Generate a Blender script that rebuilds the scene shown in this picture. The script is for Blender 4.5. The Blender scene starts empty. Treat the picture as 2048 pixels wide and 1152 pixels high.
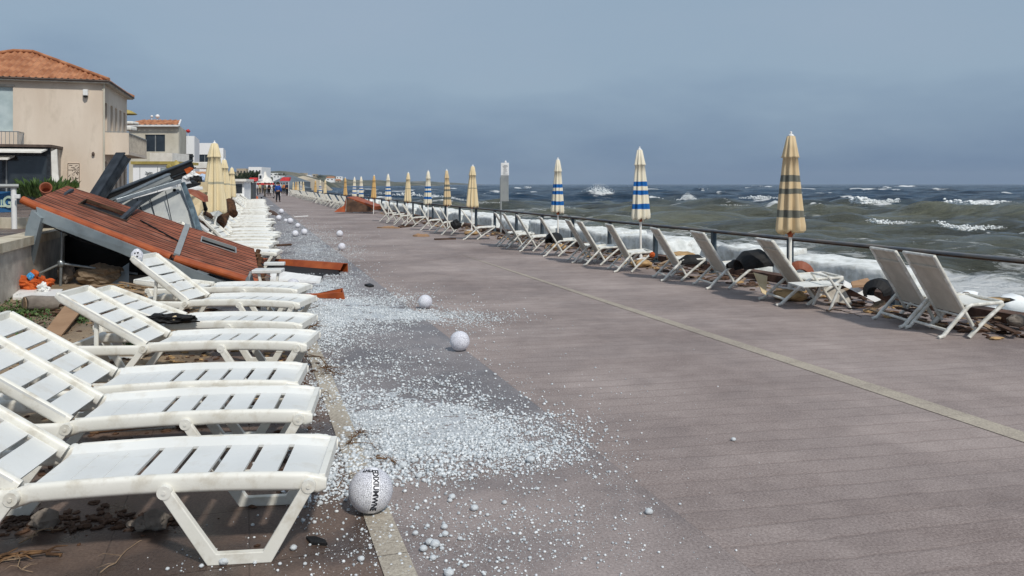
import bpy, math, random
import numpy as np
from mathutils import Vector, Matrix, noise

# ------------------------------------------------------------ camera, light
sc = bpy.context.scene
F = 1593.0; CX = 1024.0; HY = 368.0; H = 1.6
cam_d = bpy.data.cameras.new("camera"); cam = bpy.data.objects.new("camera", cam_d)
sc.collection.objects.link(cam); sc.camera = cam
cam.location = (0, 0, H); cam.rotation_euler = (math.radians(90), 0, 0)
cam_d.sensor_width = 36.0; cam_d.lens = F / 2048 * 36.0
cam_d.shift_y = (HY - 576) / 2048.0
cam_d.clip_start = 0.05; cam_d.clip_end = 40000

SUN = Vector((0.34, -0.58, 0.74)).normalized()
ELEV = math.asin(SUN.z); AZ = math.atan2(SUN.x, SUN.y)
sd = bpy.data.lights.new("sun", 'SUN'); so = bpy.data.objects.new("sun", sd)
sc.collection.objects.link(so)
so.rotation_euler = (-SUN).to_track_quat('-Z', 'Y').to_euler()
sd.energy = 2.65; sd.angle = math.radians(4.0); sd.color = (1.0, 0.955, 0.88)

w = bpy.data.worlds.new("World"); sc.world = w; w.use_nodes = True
nt = w.node_tree; nt.nodes.clear()
def WN(t, **k):
    n = nt.nodes.new(t)
    for a, b in k.items(): setattr(n, a, b)
    return n
sky = WN('ShaderNodeTexSky', sky_type='NISHITA', sun_disc=False, sun_elevation=ELEV, sun_rotation=AZ,
         dust_density=2.5, air_density=1.0)
bg1 = WN('ShaderNodeBackground'); bg1.inputs[1].default_value = 0.06
bg2 = WN('ShaderNodeBackground'); bg2.inputs[1].default_value = 1.0
mixs = WN('ShaderNodeMixShader'); mixs.inputs[0].default_value = 0.86
tc = WN('ShaderNodeTexCoord'); sep = WN('ShaderNodeSeparateXYZ')
mr = WN('ShaderNodeMapRange'); mr.inputs[1].default_value = 0.0; mr.inputs[2].default_value = 0.6
nz = WN('ShaderNodeTexNoise'); nz.inputs['Scale'].default_value = 1.7; nz.inputs['Detail'].default_value = 6.0
mp = WN('ShaderNodeMapping'); mp.inputs['Scale'].default_value = (1, 1, 3.2)
ramp = WN('ShaderNodeValToRGB')
e = ramp.color_ramp.elements
e[0].position = 0.0; e[0].color = (0.165, 0.250, 0.385, 1)
e[1].position = 1.0; e[1].color = (0.37, 0.45, 0.56, 1)
m1 = e.new(0.35); m1.color = (0.310, 0.415, 0.530, 1)
addn = WN('ShaderNodeMath', operation='MULTIPLY_ADD'); addn.inputs[1].default_value = 1.25; 
outw = WN('ShaderNodeOutputWorld'); L = nt.links.new
L(tc.outputs['Generated'], sep.inputs[0]); L(sep.outputs[2], mr.inputs[0])
L(tc.outputs['Generated'], mp.inputs[0]); L(mp.outputs[0], nz.inputs['Vector'])
sb = WN('ShaderNodeMath', operation='SUBTRACT'); sb.inputs[1].default_value = 0.5
L(nz.outputs[0], sb.inputs[0]); L(sb.outputs[0], addn.inputs[0]); L(mr.outputs[0], addn.inputs[2])
L(addn.outputs[0], ramp.inputs[0]); L(ramp.outputs[0], bg2.inputs[0]); L(sky.outputs[0], bg1.inputs[0])
L(bg1.outputs[0], mixs.inputs[1]); L(bg2.outputs[0], mixs.inputs[2]); L(mixs.outputs[0], outw.inputs[0])
vs = sc.view_settings
vs.view_transform = 'Standard'; vs.look = 'None'; vs.exposure = 0.06; vs.gamma = 1.0

# ------------------------------------------------------------ helpers
R = random.Random(7)
def P(px, py, Y): return Vector(((px - CX) / F * Y, Y, H - (py - HY) / F * Y))
def G(px, py, z=0.0):
    Y = (H - z) * F / (py - HY); return Vector(((px - CX) / F * Y, Y, z))
def col(h, a=1.0):
    h = h.lstrip('#'); c = [int(h[i:i+2], 16) / 255 for i in (0, 2, 4)]
    return tuple([(x / 12.92 if x <= .04045 else ((x + .055) / 1.055) ** 2.4) for x in c] + [a])

def mat(name, c1, c2=None, scale=6.0, rough=0.6, bump=0.0, bscale=None, metal=0.0, spec=0.4,
        stain=None, stain_amt=0.3, stain_scale=3.0, stretch=(1, 1, 1), detail=6.0, lo=.38, hi=.62, trans=0.0, ribs=None):
    m = bpy.data.materials.new(name); m.use_nodes = True
    t = m.node_tree; n = t.nodes; l = t.links.new; b = n['Principled BSDF']
    b.inputs['Roughness'].default_value = rough; b.inputs['Metallic'].default_value = metal
    b.inputs['Specular IOR Level'].default_value = spec
    if trans: b.inputs['Transmission Weight'].default_value = trans
    c1 = col(c1) if isinstance(c1, str) else c1
    c2 = c1 if c2 is None else (col(c2) if isinstance(c2, str) else c2)
    tcn = n.new('ShaderNodeTexCoord'); mpn = n.new('ShaderNodeMapping'); mpn.inputs['Scale'].default_value = stretch
    l(tcn.outputs['Object'], mpn.inputs[0])
    nn = n.new('ShaderNodeTexNoise'); nn.inputs['Scale'].default_value = scale; nn.inputs['Detail'].default_value = detail
    l(mpn.outputs[0], nn.inputs['Vector'])
    r = n.new('ShaderNodeValToRGB'); r.color_ramp.elements[0].position = lo; r.color_ramp.elements[1].position = hi
    r.color_ramp.elements[0].color = c1; r.color_ramp.elements[1].color = c2
    l(nn.outputs[0], r.inputs[0]); out = r.outputs[0]
    if stain:
        s = n.new('ShaderNodeTexNoise'); s.inputs['Scale'].default_value = stain_scale; s.inputs['Detail'].default_value = 8
        s.inputs['Roughness'].default_value = .65
        l(mpn.outputs[0], s.inputs['Vector'])
        rr = n.new('ShaderNodeMapRange'); rr.inputs[1].default_value = .52; rr.inputs[2].default_value = .75
        rr.inputs[4].default_value = stain_amt; l(s.outputs[0], rr.inputs[0])
        mx = n.new('ShaderNodeMixRGB'); l(rr.outputs[0], mx.inputs[0]); l(out, mx.inputs[1]); mx.inputs[2].default_value = col(stain)
        out = mx.outputs[0]
    if ribs:    # (count, colour): rib shade painted as dark stripes along the sheet, from the mesh's own 'across'/'along' values
        at = n.new('ShaderNodeAttribute'); at.attribute_name = 'across'; al = n.new('ShaderNodeAttribute'); al.attribute_name = 'along'
        cm = n.new('ShaderNodeCombineXYZ'); l(al.outputs['Fac'], cm.inputs[0]); ml = n.new('ShaderNodeMath'); ml.operation = 'MULTIPLY'; ml.inputs[1].default_value = 14
        l(at.outputs['Fac'], ml.inputs[0]); l(ml.outputs[0], cm.inputs[1])
        sn = n.new('ShaderNodeTexNoise'); sn.inputs['Scale'].default_value = 3.2; sn.inputs['Detail'].default_value = 6; sn.inputs['Roughness'].default_value = .7; l(cm.outputs[0], sn.inputs['Vector'])
        wv = n.new('ShaderNodeMath'); wv.operation = 'MULTIPLY_ADD'; wv.inputs[1].default_value = ribs[0]; l(at.outputs['Fac'], wv.inputs[0]); l(sn.outputs[0], wv.inputs[2])
        fr = n.new('ShaderNodeMath'); fr.operation = 'FRACT'; l(wv.outputs[0], fr.inputs[0])
        rm = n.new('ShaderNodeMapRange'); rm.inputs[1].default_value = .35; rm.inputs[2].default_value = .8; l(fr.outputs[0], rm.inputs[0])
        ad_ = n.new('ShaderNodeMath'); ad_.operation = 'MULTIPLY'; l(rm.outputs[0], ad_.inputs[0]); sm2 = n.new('ShaderNodeMapRange'); sm2.inputs[1].default_value = .25; sm2.inputs[2].default_value = .5; l(sn.outputs[0], sm2.inputs[0]); l(sm2.outputs[0], ad_.inputs[1])
        mx = n.new('ShaderNodeMixRGB'); l(ad_.outputs[0], mx.inputs[0]); l(out, mx.inputs[1]); mx.inputs[2].default_value = col(ribs[1]); out = mx.outputs[0]
    l(out, b.inputs['Base Color'])
    if bump:
        bn = n.new('ShaderNodeBump'); bn.inputs['Strength'].default_value = min(1, bump); bn.inputs['Distance'].default_value = .01
        bt = n.new('ShaderNodeTexNoise'); bt.inputs['Scale'].default_value = bscale or scale * 3; bt.inputs['Detail'].default_value = 5
        l(mpn.outputs[0], bt.inputs['Vector']); l(bt.outputs[0], bn.inputs['Height']); l(bn.outputs[0], b.inputs['Normal'])
    return m

class MB:
    def __init__(s): s.v = []; s.f = []; s.sm = []
    def add(s, vs, fs, smooth=False):
        o = len(s.v); s.v += [tuple(v) for v in vs]
        s.f += [tuple(i + o for i in f) for f in fs]; s.sm += [smooth] * len(fs); return s
    def box(s, c, size, rot=None):
        c = Vector(c); hx, hy, hz = [a / 2 for a in size]
        vs = [Vector((x, y, z)) for z in (-hz, hz) for y in (-hy, hy) for x in (-hx, hx)]
        if rot: vs = [rot @ v for v in vs]
        return s.hexa([c + v for v in vs])
    def hexa(s, p, smooth=False):   # order: bottom (00,10,01,11) then top
        return s.add(p, [(0, 2, 3, 1), (4, 5, 7, 6), (0, 1, 5, 4), (2, 6, 7, 3), (0, 4, 6, 2), (1, 3, 7, 5)], smooth)
    def beam(s, a, b, wd, ht, up=(0, 0, 1)):
        a = Vector(a); b = Vector(b); t = (b - a).normalized(); sd_ = t.cross(Vector(up))
        if sd_.length < 1e-4: sd_ = t.cross(Vector((0, 1, 0)))
        sd_.normalize(); n = sd_.cross(t)
        x = sd_ * wd / 2; y = n * ht / 2
        return s.hexa([a - x - y, b - x - y, a + x - y, b + x - y, a - x + y, b - x + y, a + x + y, b + x + y])
    def sweep(s, path, sec, up=(0, 0, 1), smooth=True, cap=True):
        path = [Vector(p) for p in path]; n = len(sec(0)) if callable(sec) else len(sec); vs = []
        for i, p in enumerate(path):
            t = (path[min(i + 1, len(path) - 1)] - path[max(i - 1, 0)]).normalized()
            sd_ = t.cross(Vector(up))
            if sd_.length < 1e-3: sd_ = t.cross(Vector((0, 1, 0.01)))
            sd_.normalize(); nn = sd_.cross(t)
            k = sec if not callable(sec) else sec(i)
            for (a, b) in k: vs.append(p + sd_ * a + nn * b)
        fs = [(i * n + j, i * n + (j + 1) % n, (i + 1) * n + (j + 1) % n, (i + 1) * n + j)
              for i in range(len(path) - 1) for j in range(n)]
        s.add(vs, fs, smooth)
        if cap:
            s.add(vs[:n], [tuple(range(n))[::-1]]); s.add(vs[-n:], [tuple(range(n))])
        return s
    def tube(s, path, r, n=8, up=(0, 0, 1), cap=True):
        path = [Vector(p) for p in path]
        rs = r if isinstance(r, (list, tuple)) else [r] * len(path); vs = []
        for i, p in enumerate(path):
            t = (path[min(i + 1, len(path) - 1)] - path[max(i - 1, 0)]).normalized()
            sd_ = t.cross(Vector(up))
            if sd_.length < 1e-3: sd_ = t.cross(Vector((0, 1, 0.01)))
            sd_.normalize(); nn = sd_.cross(t)
            for j in range(n):
                a = 2 * math.pi * j / n; vs.append(p + (sd_ * math.cos(a) + nn * math.sin(a)) * rs[i])
        fs = [(i * n + j, i * n + (j + 1) % n, (i + 1) * n + (j + 1) % n, (i + 1) * n + j)
              for i in range(len(path) - 1) for j in range(n)]
        s.add(vs, fs, True)
        if cap: s.add(vs[:n], [tuple(range(n))[::-1]]); s.add(vs[-n:], [tuple(range(n))])
        return s
    def prism(s, poly, ext):
        poly = [Vector(p) for p in poly]; ext = Vector(ext); n = len(poly)
        vs = poly + [p + ext for p in poly]
        fs = [tuple(range(n)), tuple(range(n, 2 * n))[::-1]] + [(i, i + n, (i + 1) % n + n, (i + 1) % n) for i in range(n)]
        return s.add(vs, fs)
    def lathe(s, prof, n=16, c=(0, 0, 0), fold=0.0, k=8, smooth=True, ph=0.0):
        c = Vector(c); vs = []
        for i, (r, z) in enumerate(prof):
            for j in range(n):
                a = 2 * math.pi * j / n
                fo = fold[i] if isinstance(fold, (list, tuple)) else fold
                rr = r * (1 + fo * math.cos(k * a + ph) + fo * .35 * math.cos(3 * a + 1.3 + z * 2))
                vs.append(c + Vector((math.cos(a) * rr, math.sin(a) * rr, z)))
        fs = [(i * n + j, i * n + (j + 1) % n, (i + 1) * n + (j + 1) % n, (i + 1) * n + j)
              for i in range(len(prof) - 1) for j in range(n)]
        return s.add(vs, fs, smooth)
    def blob(s, c, size, seed=0, amp=.25, sub=2, freq=1.3, box=0.0, rz=0.0, smooth=True):
        vs, fs = ICO[sub]; o = Vector((seed * 7.13, seed * 3.1, seed * 1.7)); out = []
        rot = Matrix.Rotation(rz, 3, 'Z')
        for v in vs:
            v = Vector(v); d = v
            if box:
                mx = max(abs(v.x), abs(v.y), abs(v.z)); d = v.lerp(v / mx, box)
            d = d * (1 + amp * noise.noise(v * freq + o) + amp * .5 * noise.noise(v * freq * 2.7 + o))
            d = Vector((d.x * size[0] / 2, d.y * size[1] / 2, d.z * size[2] / 2))
            out.append(Vector(c) + rot @ d)
        return s.add(out, fs, smooth)
    def build(s, name, m, parent=None, org=None, bevel=0.0):
        me = bpy.data.meshes.new(name)
        o = Vector(org) if org is not None else None
        me.from_pydata([tuple(Vector(v) - o) for v in s.v] if o is not None else s.v, [], s.f)
        me.polygons.foreach_set('use_smooth', s.sm); me.materials.append(m); me.update()
        ob = bpy.data.objects.new(name, me); sc.collection.objects.link(ob)
        if parent is not None: ob.parent = parent
        elif o is not None: ob.location = o
        if bevel:
            b = ob.modifiers.new('bevel', 'BEVEL'); b.width = bevel; b.segments = 2; b.limit_method = 'ANGLE'
        return ob

def make_ico(sub):
    import bmesh
    bm = bmesh.new(); bmesh.ops.create_icosphere(bm, subdivisions=sub + 1, radius=1.0)
    bm.verts.ensure_lookup_table()
    r = ([tuple(v.co) for v in bm.verts], [tuple(v.index for v in f.verts) for f in bm.faces]); bm.free(); return r
ICO = [make_ico(i) for i in range(5)]

def tag(o, label, cat, group=None, kind=None):
    o['label'] = label; o['category'] = cat
    if group: o['group'] = group
    if kind: o['kind'] = kind
    return o
def setting(o): o['kind'] = 'structure'; return o
def thing(name, label, cat, loc=(0, 0, 0), rz=0.0, group=None):
    o = bpy.data.objects.new(name, None); sc.collection.objects.link(o); o.empty_display_size = .1
    o.location = loc; o.rotation_euler = (0, 0, rz); return tag(o, label, cat, group)
def dup(root, loc, rz, label, group=None, scale=None):
    r = root.copy(); sc.collection.objects.link(r); r.location = loc; r.rotation_euler = (0, 0, rz)
    r['label'] = label
    if group: r['group'] = group
    if scale: r.scale = scale
    for ch in list(root.children):
        c = ch.copy(); sc.collection.objects.link(c); c.parent = r
        for g in list(ch.children):
            d = g.copy(); sc.collection.objects.link(d); d.parent = c
    return r
def rrect(wd, ht, r, k=2):
    pts = []
    for cx_, cy_, a0 in ((wd/2 - r, ht/2 - r, 0), (-wd/2 + r, ht/2 - r, 90), (-wd/2 + r, -ht/2 + r, 180), (wd/2 - r, -ht/2 + r, 270)):
        for i in range(k + 1):
            a = math.radians(a0 + 90 * i / k); pts.append((cx_ + r * math.cos(a), cy_ + r * math.sin(a)))
    return pts

# ------------------------------------------------------------ materials
M = {}
M['plastic'] = mat('white_plastic', '#e2e0d6', '#e9e7df', 3, .38, .08, 60, stain='#9c8a68', stain_amt=.6, stain_scale=7)
M['plastic_seat'] = mat('white_plastic_sky_grey', '#d7d8d5', '#e0e1de', 3, .34, .05, 40, stain='#a89a80', stain_amt=.42, stain_scale=6)  # greyer than the rails: sky reflection on the tops put into the colour
M['chair_frame'] = mat('painted_tube', '#c9c7bd', '#e8e6de', 14, .45, .1, 60, stain='#8a7c66', stain_amt=.5, stain_scale=18)
M['sling'] = mat('sling_fabric_shaded', '#bdb5a7', '#cfc7b9', 5, .85, .5, 500, stain='#8a8072', stain_amt=.35)  # beige of the chair backs: their shade put into the fabric colour
M['seat_sling'] = mat('seat_fabric_sunlit', '#d6d7d2', '#e6e6e2', 5, .8, .3, 400, stain='#b0a893', stain_amt=.3)  # lighter copy of the chair fabric, sunlit tone put into the colour
M['pole'] = mat('white_pole', '#e6e3da', '#f0eee8', 5, .4, 0, stain='#b07a55', stain_amt=.4, stain_scale=8)
M['rail'] = mat('weathered_rail', '#5b626b', '#787673', 3, .6, .3, 40, stretch=(1, 1, 6), stain='#7d6450', stain_amt=.6)
M['post'] = mat('blue_grey_steel', '#38464f', '#4b5861', 8, .5, .2, 30, metal=.3, stain='#6b4a36', stain_amt=.4)
M['roofpanel'] = mat('rust_panel', '#80452f', '#9c5a40', 2.5, .6, .3, 60, stain='#63351f', stain_amt=.7, stain_scale=4)
M['ribroof'] = mat('rust_panel_rib_shade', '#7c4630', '#9a5a42', 2.2, .6, .3, 60, stain='#a88878', stain_amt=.35, stain_scale=3.2, ribs=(19, '#35180c'))
M['rust'] = mat('rust_trim', '#93431c', '#a9562a', 4, .5, .2, 40, stain='#6e2f12', stain_amt=.6)
M['dark'] = mat('dark_metal', '#2a2e33', '#41464c', 5, .45, .2, 30, metal=.3)
M['black'] = mat('black_rubber', '#0e0e10', '#1c1b1b', 5, .7, .4, 40)
M['gray'] = mat('grey_sheet', '#8b8f90', '#a3a6a4', 3, .5, .2, 20, metal=.2, stain='#5f5d58', stain_amt=.6)
M['fascia'] = mat('blue_grey_fascia', '#7f8a90', '#98a2a6', 2, .4, .1, 20, metal=.3, stain='#5c5e5e', stain_amt=.5)
M['bluegray'] = mat('blue_grey_panel', '#46555e', '#6d7f88', 6, .4, .1, 30, metal=.2, stain='#3c4a50', stain_amt=.6)
M['steel'] = mat('galvanised_pipe', '#8d9599', '#a7adaf', 10, .35, .1, 40, metal=.7)
M['wood'] = mat('bare_wood', '#8a735b', '#ab947a', 3, .8, .6, 20, stretch=(1, 8, 8), stain='#5e4732', stain_amt=.6)
M['darkwood'] = mat('dark_wood', '#3d2a1e', '#5e4432', 4, .8, .6, 25, stain='#1e1510', stain_amt=.6)
M['cardboard'] = mat('brown_board', '#97775a', '#a88769', 3, .85, .2, 30, stain='#7c5c3e', stain_amt=.4)
M['white'] = mat('white_paint', '#e0e0de', '#ececea', 4, .5, .1, 20, stain='#a9a49a', stain_amt=.5)
M['orange'] = mat('orange_cloth', '#b04c1a', '#c8622a', 8, .8, .3, 20)
M['beigecloth'] = mat('beige_cloth', '#c9b48e', '#d8c6a2', 5, .9, .3, 40, stain='#a08a64', stain_amt=.4)
M['brown'] = mat('brown_fibre', '#3a2415', '#5c3d24', 14, .9, .8, 50)
M['sandbag'] = mat('tan_bag', '#9c7f58', '#bd9c70', 9, .9, .6, 60, stain='#7d5a36', stain_amt=.5)
M['twig'] = mat('twig_bark', '#4a3524', '#7d5f42', 20, .9, .4, 60)
M['rock'] = mat('stone', '#6d645c', '#938a80', 5, .9, .7, 20, stain='#4a423b', stain_amt=.6)
M['ice'] = mat('hail_ice', '#a9b0b5', '#e6e9ea', 60, .3, .3, 80, spec=.5, lo=.42, hi=.6)
M['green'] = mat('leaf_green', (.035, .075, .02, 1), (.09, .15, .035, 1), 9, .6, 0)
M['darkleaf'] = mat('leaf_dark', (.018, .032, .018, 1), (.05, .075, .035, 1), 3, .7, 0)
M['glass'] = mat('dark_glass', '#1d2226', '#3a4146', .6, .12, 0, spec=.8)
M['palewin'] = mat('pale_shutter', '#a9b9bb', '#bccacb', 2, .4, 0)
M['yellow'] = mat('yellow_board', '#9c8b4a', '#b09e5c', 4, .6, 0)
M['red'] = mat('red_cloth', '#a8262a', '#c23a3a', 4, .8, 0)
M['awning'] = mat('pale_canvas', '#dcd8cf', '#ebe8e0', 3, .7, .1, 20)
M['peach'] = mat('peach_canvas', '#d9a077', '#e0ae88', 3, .8)
M['concrete'] = mat('concrete', '#a39c92', '#bdb6aa', 5, .85, .5, 40, stain='#7a7166', stain_amt=.5)

# ------------------------------------------------------------ ground sheets
SL = 0.33
def UX(u, Y): return u - SL * Y
def KX(Y): return 8.81 - .36 * Y if Y < 34.7 else -3.68 - .335 * (Y - 34.7)   # railing / kerb line
def CHX(Y): return 7.45 - .39 * Y if Y < 29.5 else -4.06 - .333 * (Y - 29.5)  # tops of the deck chair backs
YS = [-6, 0, 3, 6, 9, 12, 16, 20, 25, 30, 34.7, 45, 60, 80, 110, 150]

def floor_mat(name, c1, c2, plank=False, wet=0.0, rough=.75, joint=None, grout=.5, gz_=False):
    m = bpy.data.materials.new(name); m.use_nodes = True; t = m.node_tree; l = t.links.new; b = t.nodes['Principled BSDF']
    def N(ty, **k):
        n = t.nodes.new(ty)
        for a, v in k.items():
            if a.startswith('i_'):
                n.inputs[int(a[2:])].default_value = v
            else: setattr(n, a, v)
        return n
    def MA(op, a, b_=None, c=None):
        n = t.nodes.new('ShaderNodeMath'); n.operation = op
        for i, x in enumerate((a, b_, c)):
            if x is None: continue
            if isinstance(x, (int, float)): n.inputs[i].default_value = x
            else: l(x, n.inputs[i])
        return n.outputs[0]
    tcn = N('ShaderNodeTexCoord'); sp = N('ShaderNodeSeparateXYZ'); l(tcn.outputs['Object'], sp.inputs[0])
    X, Y = sp.outputs[0], sp.outputs[1]
    def noi(s, d=6, r=.6):
        n = N('ShaderNodeTexNoise'); n.inputs['Scale'].default_value = s; n.inputs['Detail'].default_value = d
        n.inputs['Roughness'].default_value = r; l(tcn.outputs['Object'], n.inputs['Vector']); return n.outputs[0]
    big = noi(.45, 4); mid = noi(4, 6, .7); fine = noi(75, 4, .85)
    f = MA('ADD', MA('MULTIPLY', big, .9), MA('ADD', MA('MULTIPLY', mid, .4), MA('MULTIPLY', fine, 1.6)))
    mr_ = N('ShaderNodeMapRange'); mr_.inputs[1].default_value = 1.12; mr_.inputs[2].default_value = 1.80; l(f, mr_.inputs[0])
    mx = N('ShaderNodeMixRGB'); mx.inputs[1].default_value = col(c1); mx.inputs[2].default_value = col(c2); l(mr_.outputs[0], mx.inputs[0])
    out = mx.outputs[0]; hgt = MA('MULTIPLY', fine, .5)
    def darken(mask, colr, out):
        k = N('ShaderNodeMixRGB'); l(mask, k.inputs[0]); l(out, k.inputs[1]); k.inputs[2].default_value = col(colr); return k.outputs[0]
    if plank:
        v = MA('DIVIDE', MA('SUBTRACT', Y, MA('MULTIPLY', X, .2)), .19)
        v = MA('ADD', v, MA('ADD', MA('MULTIPLY', mid, .35), MA('MULTIPLY', big, .8)))
        fr = MA('FRACT', v); d = MA('ABSOLUTE', MA('SUBTRACT', fr, .5))
        wn = N('ShaderNodeTexWhiteNoise', noise_dimensions='1D'); l(MA('FLOOR', v), wn.inputs[1])
        ln = N('ShaderNodeMapRange'); ln.inputs[1].default_value = .40; ln.inputs[2].default_value = .5; l(d, ln.inputs[0])
        pn = N('ShaderNodeTexNoise'); pn.inputs['Scale'].default_value = .9; l(tcn.outputs['Object'], pn.inputs['Vector'])
        amt = MA('MULTIPLY', ln.outputs[0], MA('MULTIPLY_ADD', pn.outputs[0], 1.1, -.12))
        out = darken(MA('MULTIPLY', amt, .5), '#5c4c46', out)
        out = darken(MA('MULTIPLY', wn.outputs[0], .12), '#66564f', out)
        hgt = MA('SUBTRACT', hgt, MA('MULTIPLY', ln.outputs[0], .5))
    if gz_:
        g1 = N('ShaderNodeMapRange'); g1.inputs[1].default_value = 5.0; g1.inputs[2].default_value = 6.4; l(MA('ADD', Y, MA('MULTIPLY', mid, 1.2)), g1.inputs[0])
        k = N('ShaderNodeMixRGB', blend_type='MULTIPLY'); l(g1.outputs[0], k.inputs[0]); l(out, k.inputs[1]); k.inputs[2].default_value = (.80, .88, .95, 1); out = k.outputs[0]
    if joint:
        us = MA('ADD', X, MA('MULTIPLY', Y, SL)); vv = MA('SUBTRACT', Y, MA('MULTIPLY', X, SL))
        for cc in (MA('DIVIDE', us, joint), MA('DIVIDE', vv, joint)):
            d = MA('ABSOLUTE', MA('SUBTRACT', MA('FRACT', cc), .5))
            ln = N('ShaderNodeMapRange'); ln.inputs[1].default_value = .5 - .006 / joint; ln.inputs[2].default_value = .5; l(d, ln.inputs[0])
            out = darken(MA('MULTIPLY', ln.outputs[0], grout), '#3a302b', out)
            hgt = MA('SUBTRACT', hgt, MA('MULTIPLY', ln.outputs[0], .8))
    if wet:
        wm = N('ShaderNodeMapRange'); wm.inputs[1].default_value = .47; wm.inputs[2].default_value = .56
        wn_ = noi(1.1, 5, .55); l(wn_, wm.inputs[0])
        wf = MA('MULTIPLY', wm.outputs[0], wet)
        k = N('ShaderNodeMixRGB', blend_type='MULTIPLY'); l(wf, k.inputs[0]); l(out, k.inputs[1]); k.inputs[2].default_value = (.42, .40, .40, 1)
        out = k.outputs[0]
        l(MA('SUBTRACT', rough, MA('MULTIPLY', wf, rough - .15)), b.inputs['Roughness'])
    else: b.inputs['Roughness'].default_value = rough
    l(out, b.inputs['Base Color']); b.inputs['Specular IOR Level'].default_value = .35
    bn = N('ShaderNodeBump'); bn.inputs['Strength'].default_value = .55; bn.inputs['Distance'].default_value = .006
    l(hgt, bn.inputs['Height']); l(bn.outputs[0], b.inputs['Normal'])
    return m

M['deck'] = floor_mat('promenade_deck', '#6d605c', '#b8aaa4', plank=True, rough=.8, wet=.16)
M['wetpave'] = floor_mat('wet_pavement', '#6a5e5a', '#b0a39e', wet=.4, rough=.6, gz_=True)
M['tiles'] = floor_mat('dark_paving', '#54453d', '#87756a', wet=.8, rough=.6, joint=.62)
M['sand'] = floor_mat('sandy_soil', '#6a5846', '#a8957c', wet=.5, rough=.9)
M['kerbstone'] = floor_mat('pale_kerb_stone', '#7c7166', '#cdc5b4', rough=.8, joint=.9, grout=.8)
M['stripe'] = floor_mat('yellow_stone', '#7c716c', '#c2b8a5', rough=.8, joint=.9, grout=.25)
M['soil'] = floor_mat('ground_soil', '#6b5d50', '#8f8070', rough=.9)

def strip(name, lf, rf, z, m, ys=YS, nx=1):
    mb = MB(); vs = []; fs = []
    for Y in ys:
        a, b_ = lf(Y), rf(Y)
        for i in range(nx + 1): vs.append((a + (b_ - a) * i / nx, Y, z))
    for j in range(len(ys) - 1):
        for i in range(nx):
            q = j * (nx + 1) + i; fs.append((q, q + 1, q + nx + 2, q + nx + 1))
    mb.add(vs, fs); return setting(mb.build(name, m))
LW = lambda Y: -3.35 - .32 * Y          # sea face of the terrace wall
strip('promenade', lambda Y: UX(2.08, Y), lambda Y: KX(Y) + .12, 0, M['deck'])
strip('wet_pavement', lambda Y: UX(.687, Y), lambda Y: UX(2.08, Y) - .0008, 0.0, M['wetpave'])
strip('kerb_strip', lambda Y: UX(.55, Y), lambda Y: UX(.687, Y), .006, M['kerbstone'])
strip('centre_strip', lambda Y: UX(4.79, Y), lambda Y: UX(4.97, Y) + .02 - max(0, Y - 6) * .0155, .004, M['stripe'], [-6, 0, 3, 6, 9, 12, 15, 18])
strip('paving', lambda Y: LW(Y) - .02, lambda Y: UX(.55, Y), 0, M['tiles'])
# ground sheet under everything and far inland
mb = MB(); vs = []; ys = [-30, -6, 10, 34.7, 80, 150, 300, 600, 1200, 3500]
for Y in ys: vs += [(-4000, Y, -.02), (KX(Y) + .1 if Y <= 300 else -.295 * Y, Y, -.02)]
mb.add(vs, [(2*i, 2*i+1, 2*i+3, 2*i+2) for i in range(len(ys)-1)]); setting(mb.build('ground', M['soil']))
# sea wall face and kerb
mb = MB(); kb = MB()
for a, b_ in zip(YS[:-1], YS[1:]):
    p = [(KX(a) + .13, a), (KX(b_) + .13, b_)]
    mb.hexa([(p[0][0], p[0][1], -2.4), (p[0][0] + .3, p[0][1], -2.4), (p[1][0], p[1][1], -2.4), (p[1][0] + .3, p[1][1], -2.4),
             (p[0][0], p[0][1], -.03), (p[0][0] + .3, p[0][1], -.03), (p[1][0], p[1][1], -.03), (p[1][0] + .3, p[1][1], -.03)])
    kb.hexa([(p[0][0], p[0][1], -.03), (p[0][0] + .26, p[0][1], -.03), (p[1][0], p[1][1], -.03), (p[1][0] + .26, p[1][1], -.03),
             (p[0][0], p[0][1], .12), (p[0][0] + .26, p[0][1], .12), (p[1][0], p[1][1], .12), (p[1][0] + .26, p[1][1], .12)])
M['kerb'] = mat('rusty_kerb', '#3d2a22', '#6a4f40', 4, .85, .6, 25, stain='#1d1613', stain_amt=.8)
tag(mb.build('sea_wall', M['concrete']), 'grey concrete sea wall dropping from the promenade to the surf', 'sea wall')
setting(kb.build('kerb', M['kerb']))

# sandy soil under the left loungers: a lumpy sheet that comes up through the paving
def gridmesh(name, x0, x1, nx, y0, y1, ny, fz, m, shear=0.0):
    vs = []; 
    for j in range(ny + 1):
        Y = y0 + (y1 - y0) * j / ny
        for i in range(nx + 1):
            X = x0 + (x1 - x0) * i / nx - shear * Y; vs.append((X, Y, fz(X, Y)))
    fs = [(j*(nx+1)+i, j*(nx+1)+i+1, (j+1)*(nx+1)+i+1, (j+1)*(nx+1)+i) for j in range(ny) for i in range(nx)]
    mb = MB(); mb.add(vs, fs, True); return mb.build(name, m)
def soil_z(X, Y):
    u = X + SL * Y
    a = min(1, max(0, (-.15 - u) * 1.6 + .9 * noise.noise(Vector((X * .9, Y * .9, 2)))))
    b_ = min(1, max(0, (Y - 4.75 - .35 * (X + 2.5)) * 1.1 + .9 * noise.noise(Vector((X * .8, Y * .8, 9)))))
    k = a * b_; n1 = noise.noise(Vector((X * 2.3, Y * 2.3, 0))); n2 = noise.noise(Vector((X * 9, Y * 9, 3)))
    return -.03 + k * (.06 + .03 * n1) + k * .014 * n2
setting(gridmesh('sand', -3.3, .5, 110, 3.5, 15, 300, soil_z, M['sand'], SL))

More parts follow.
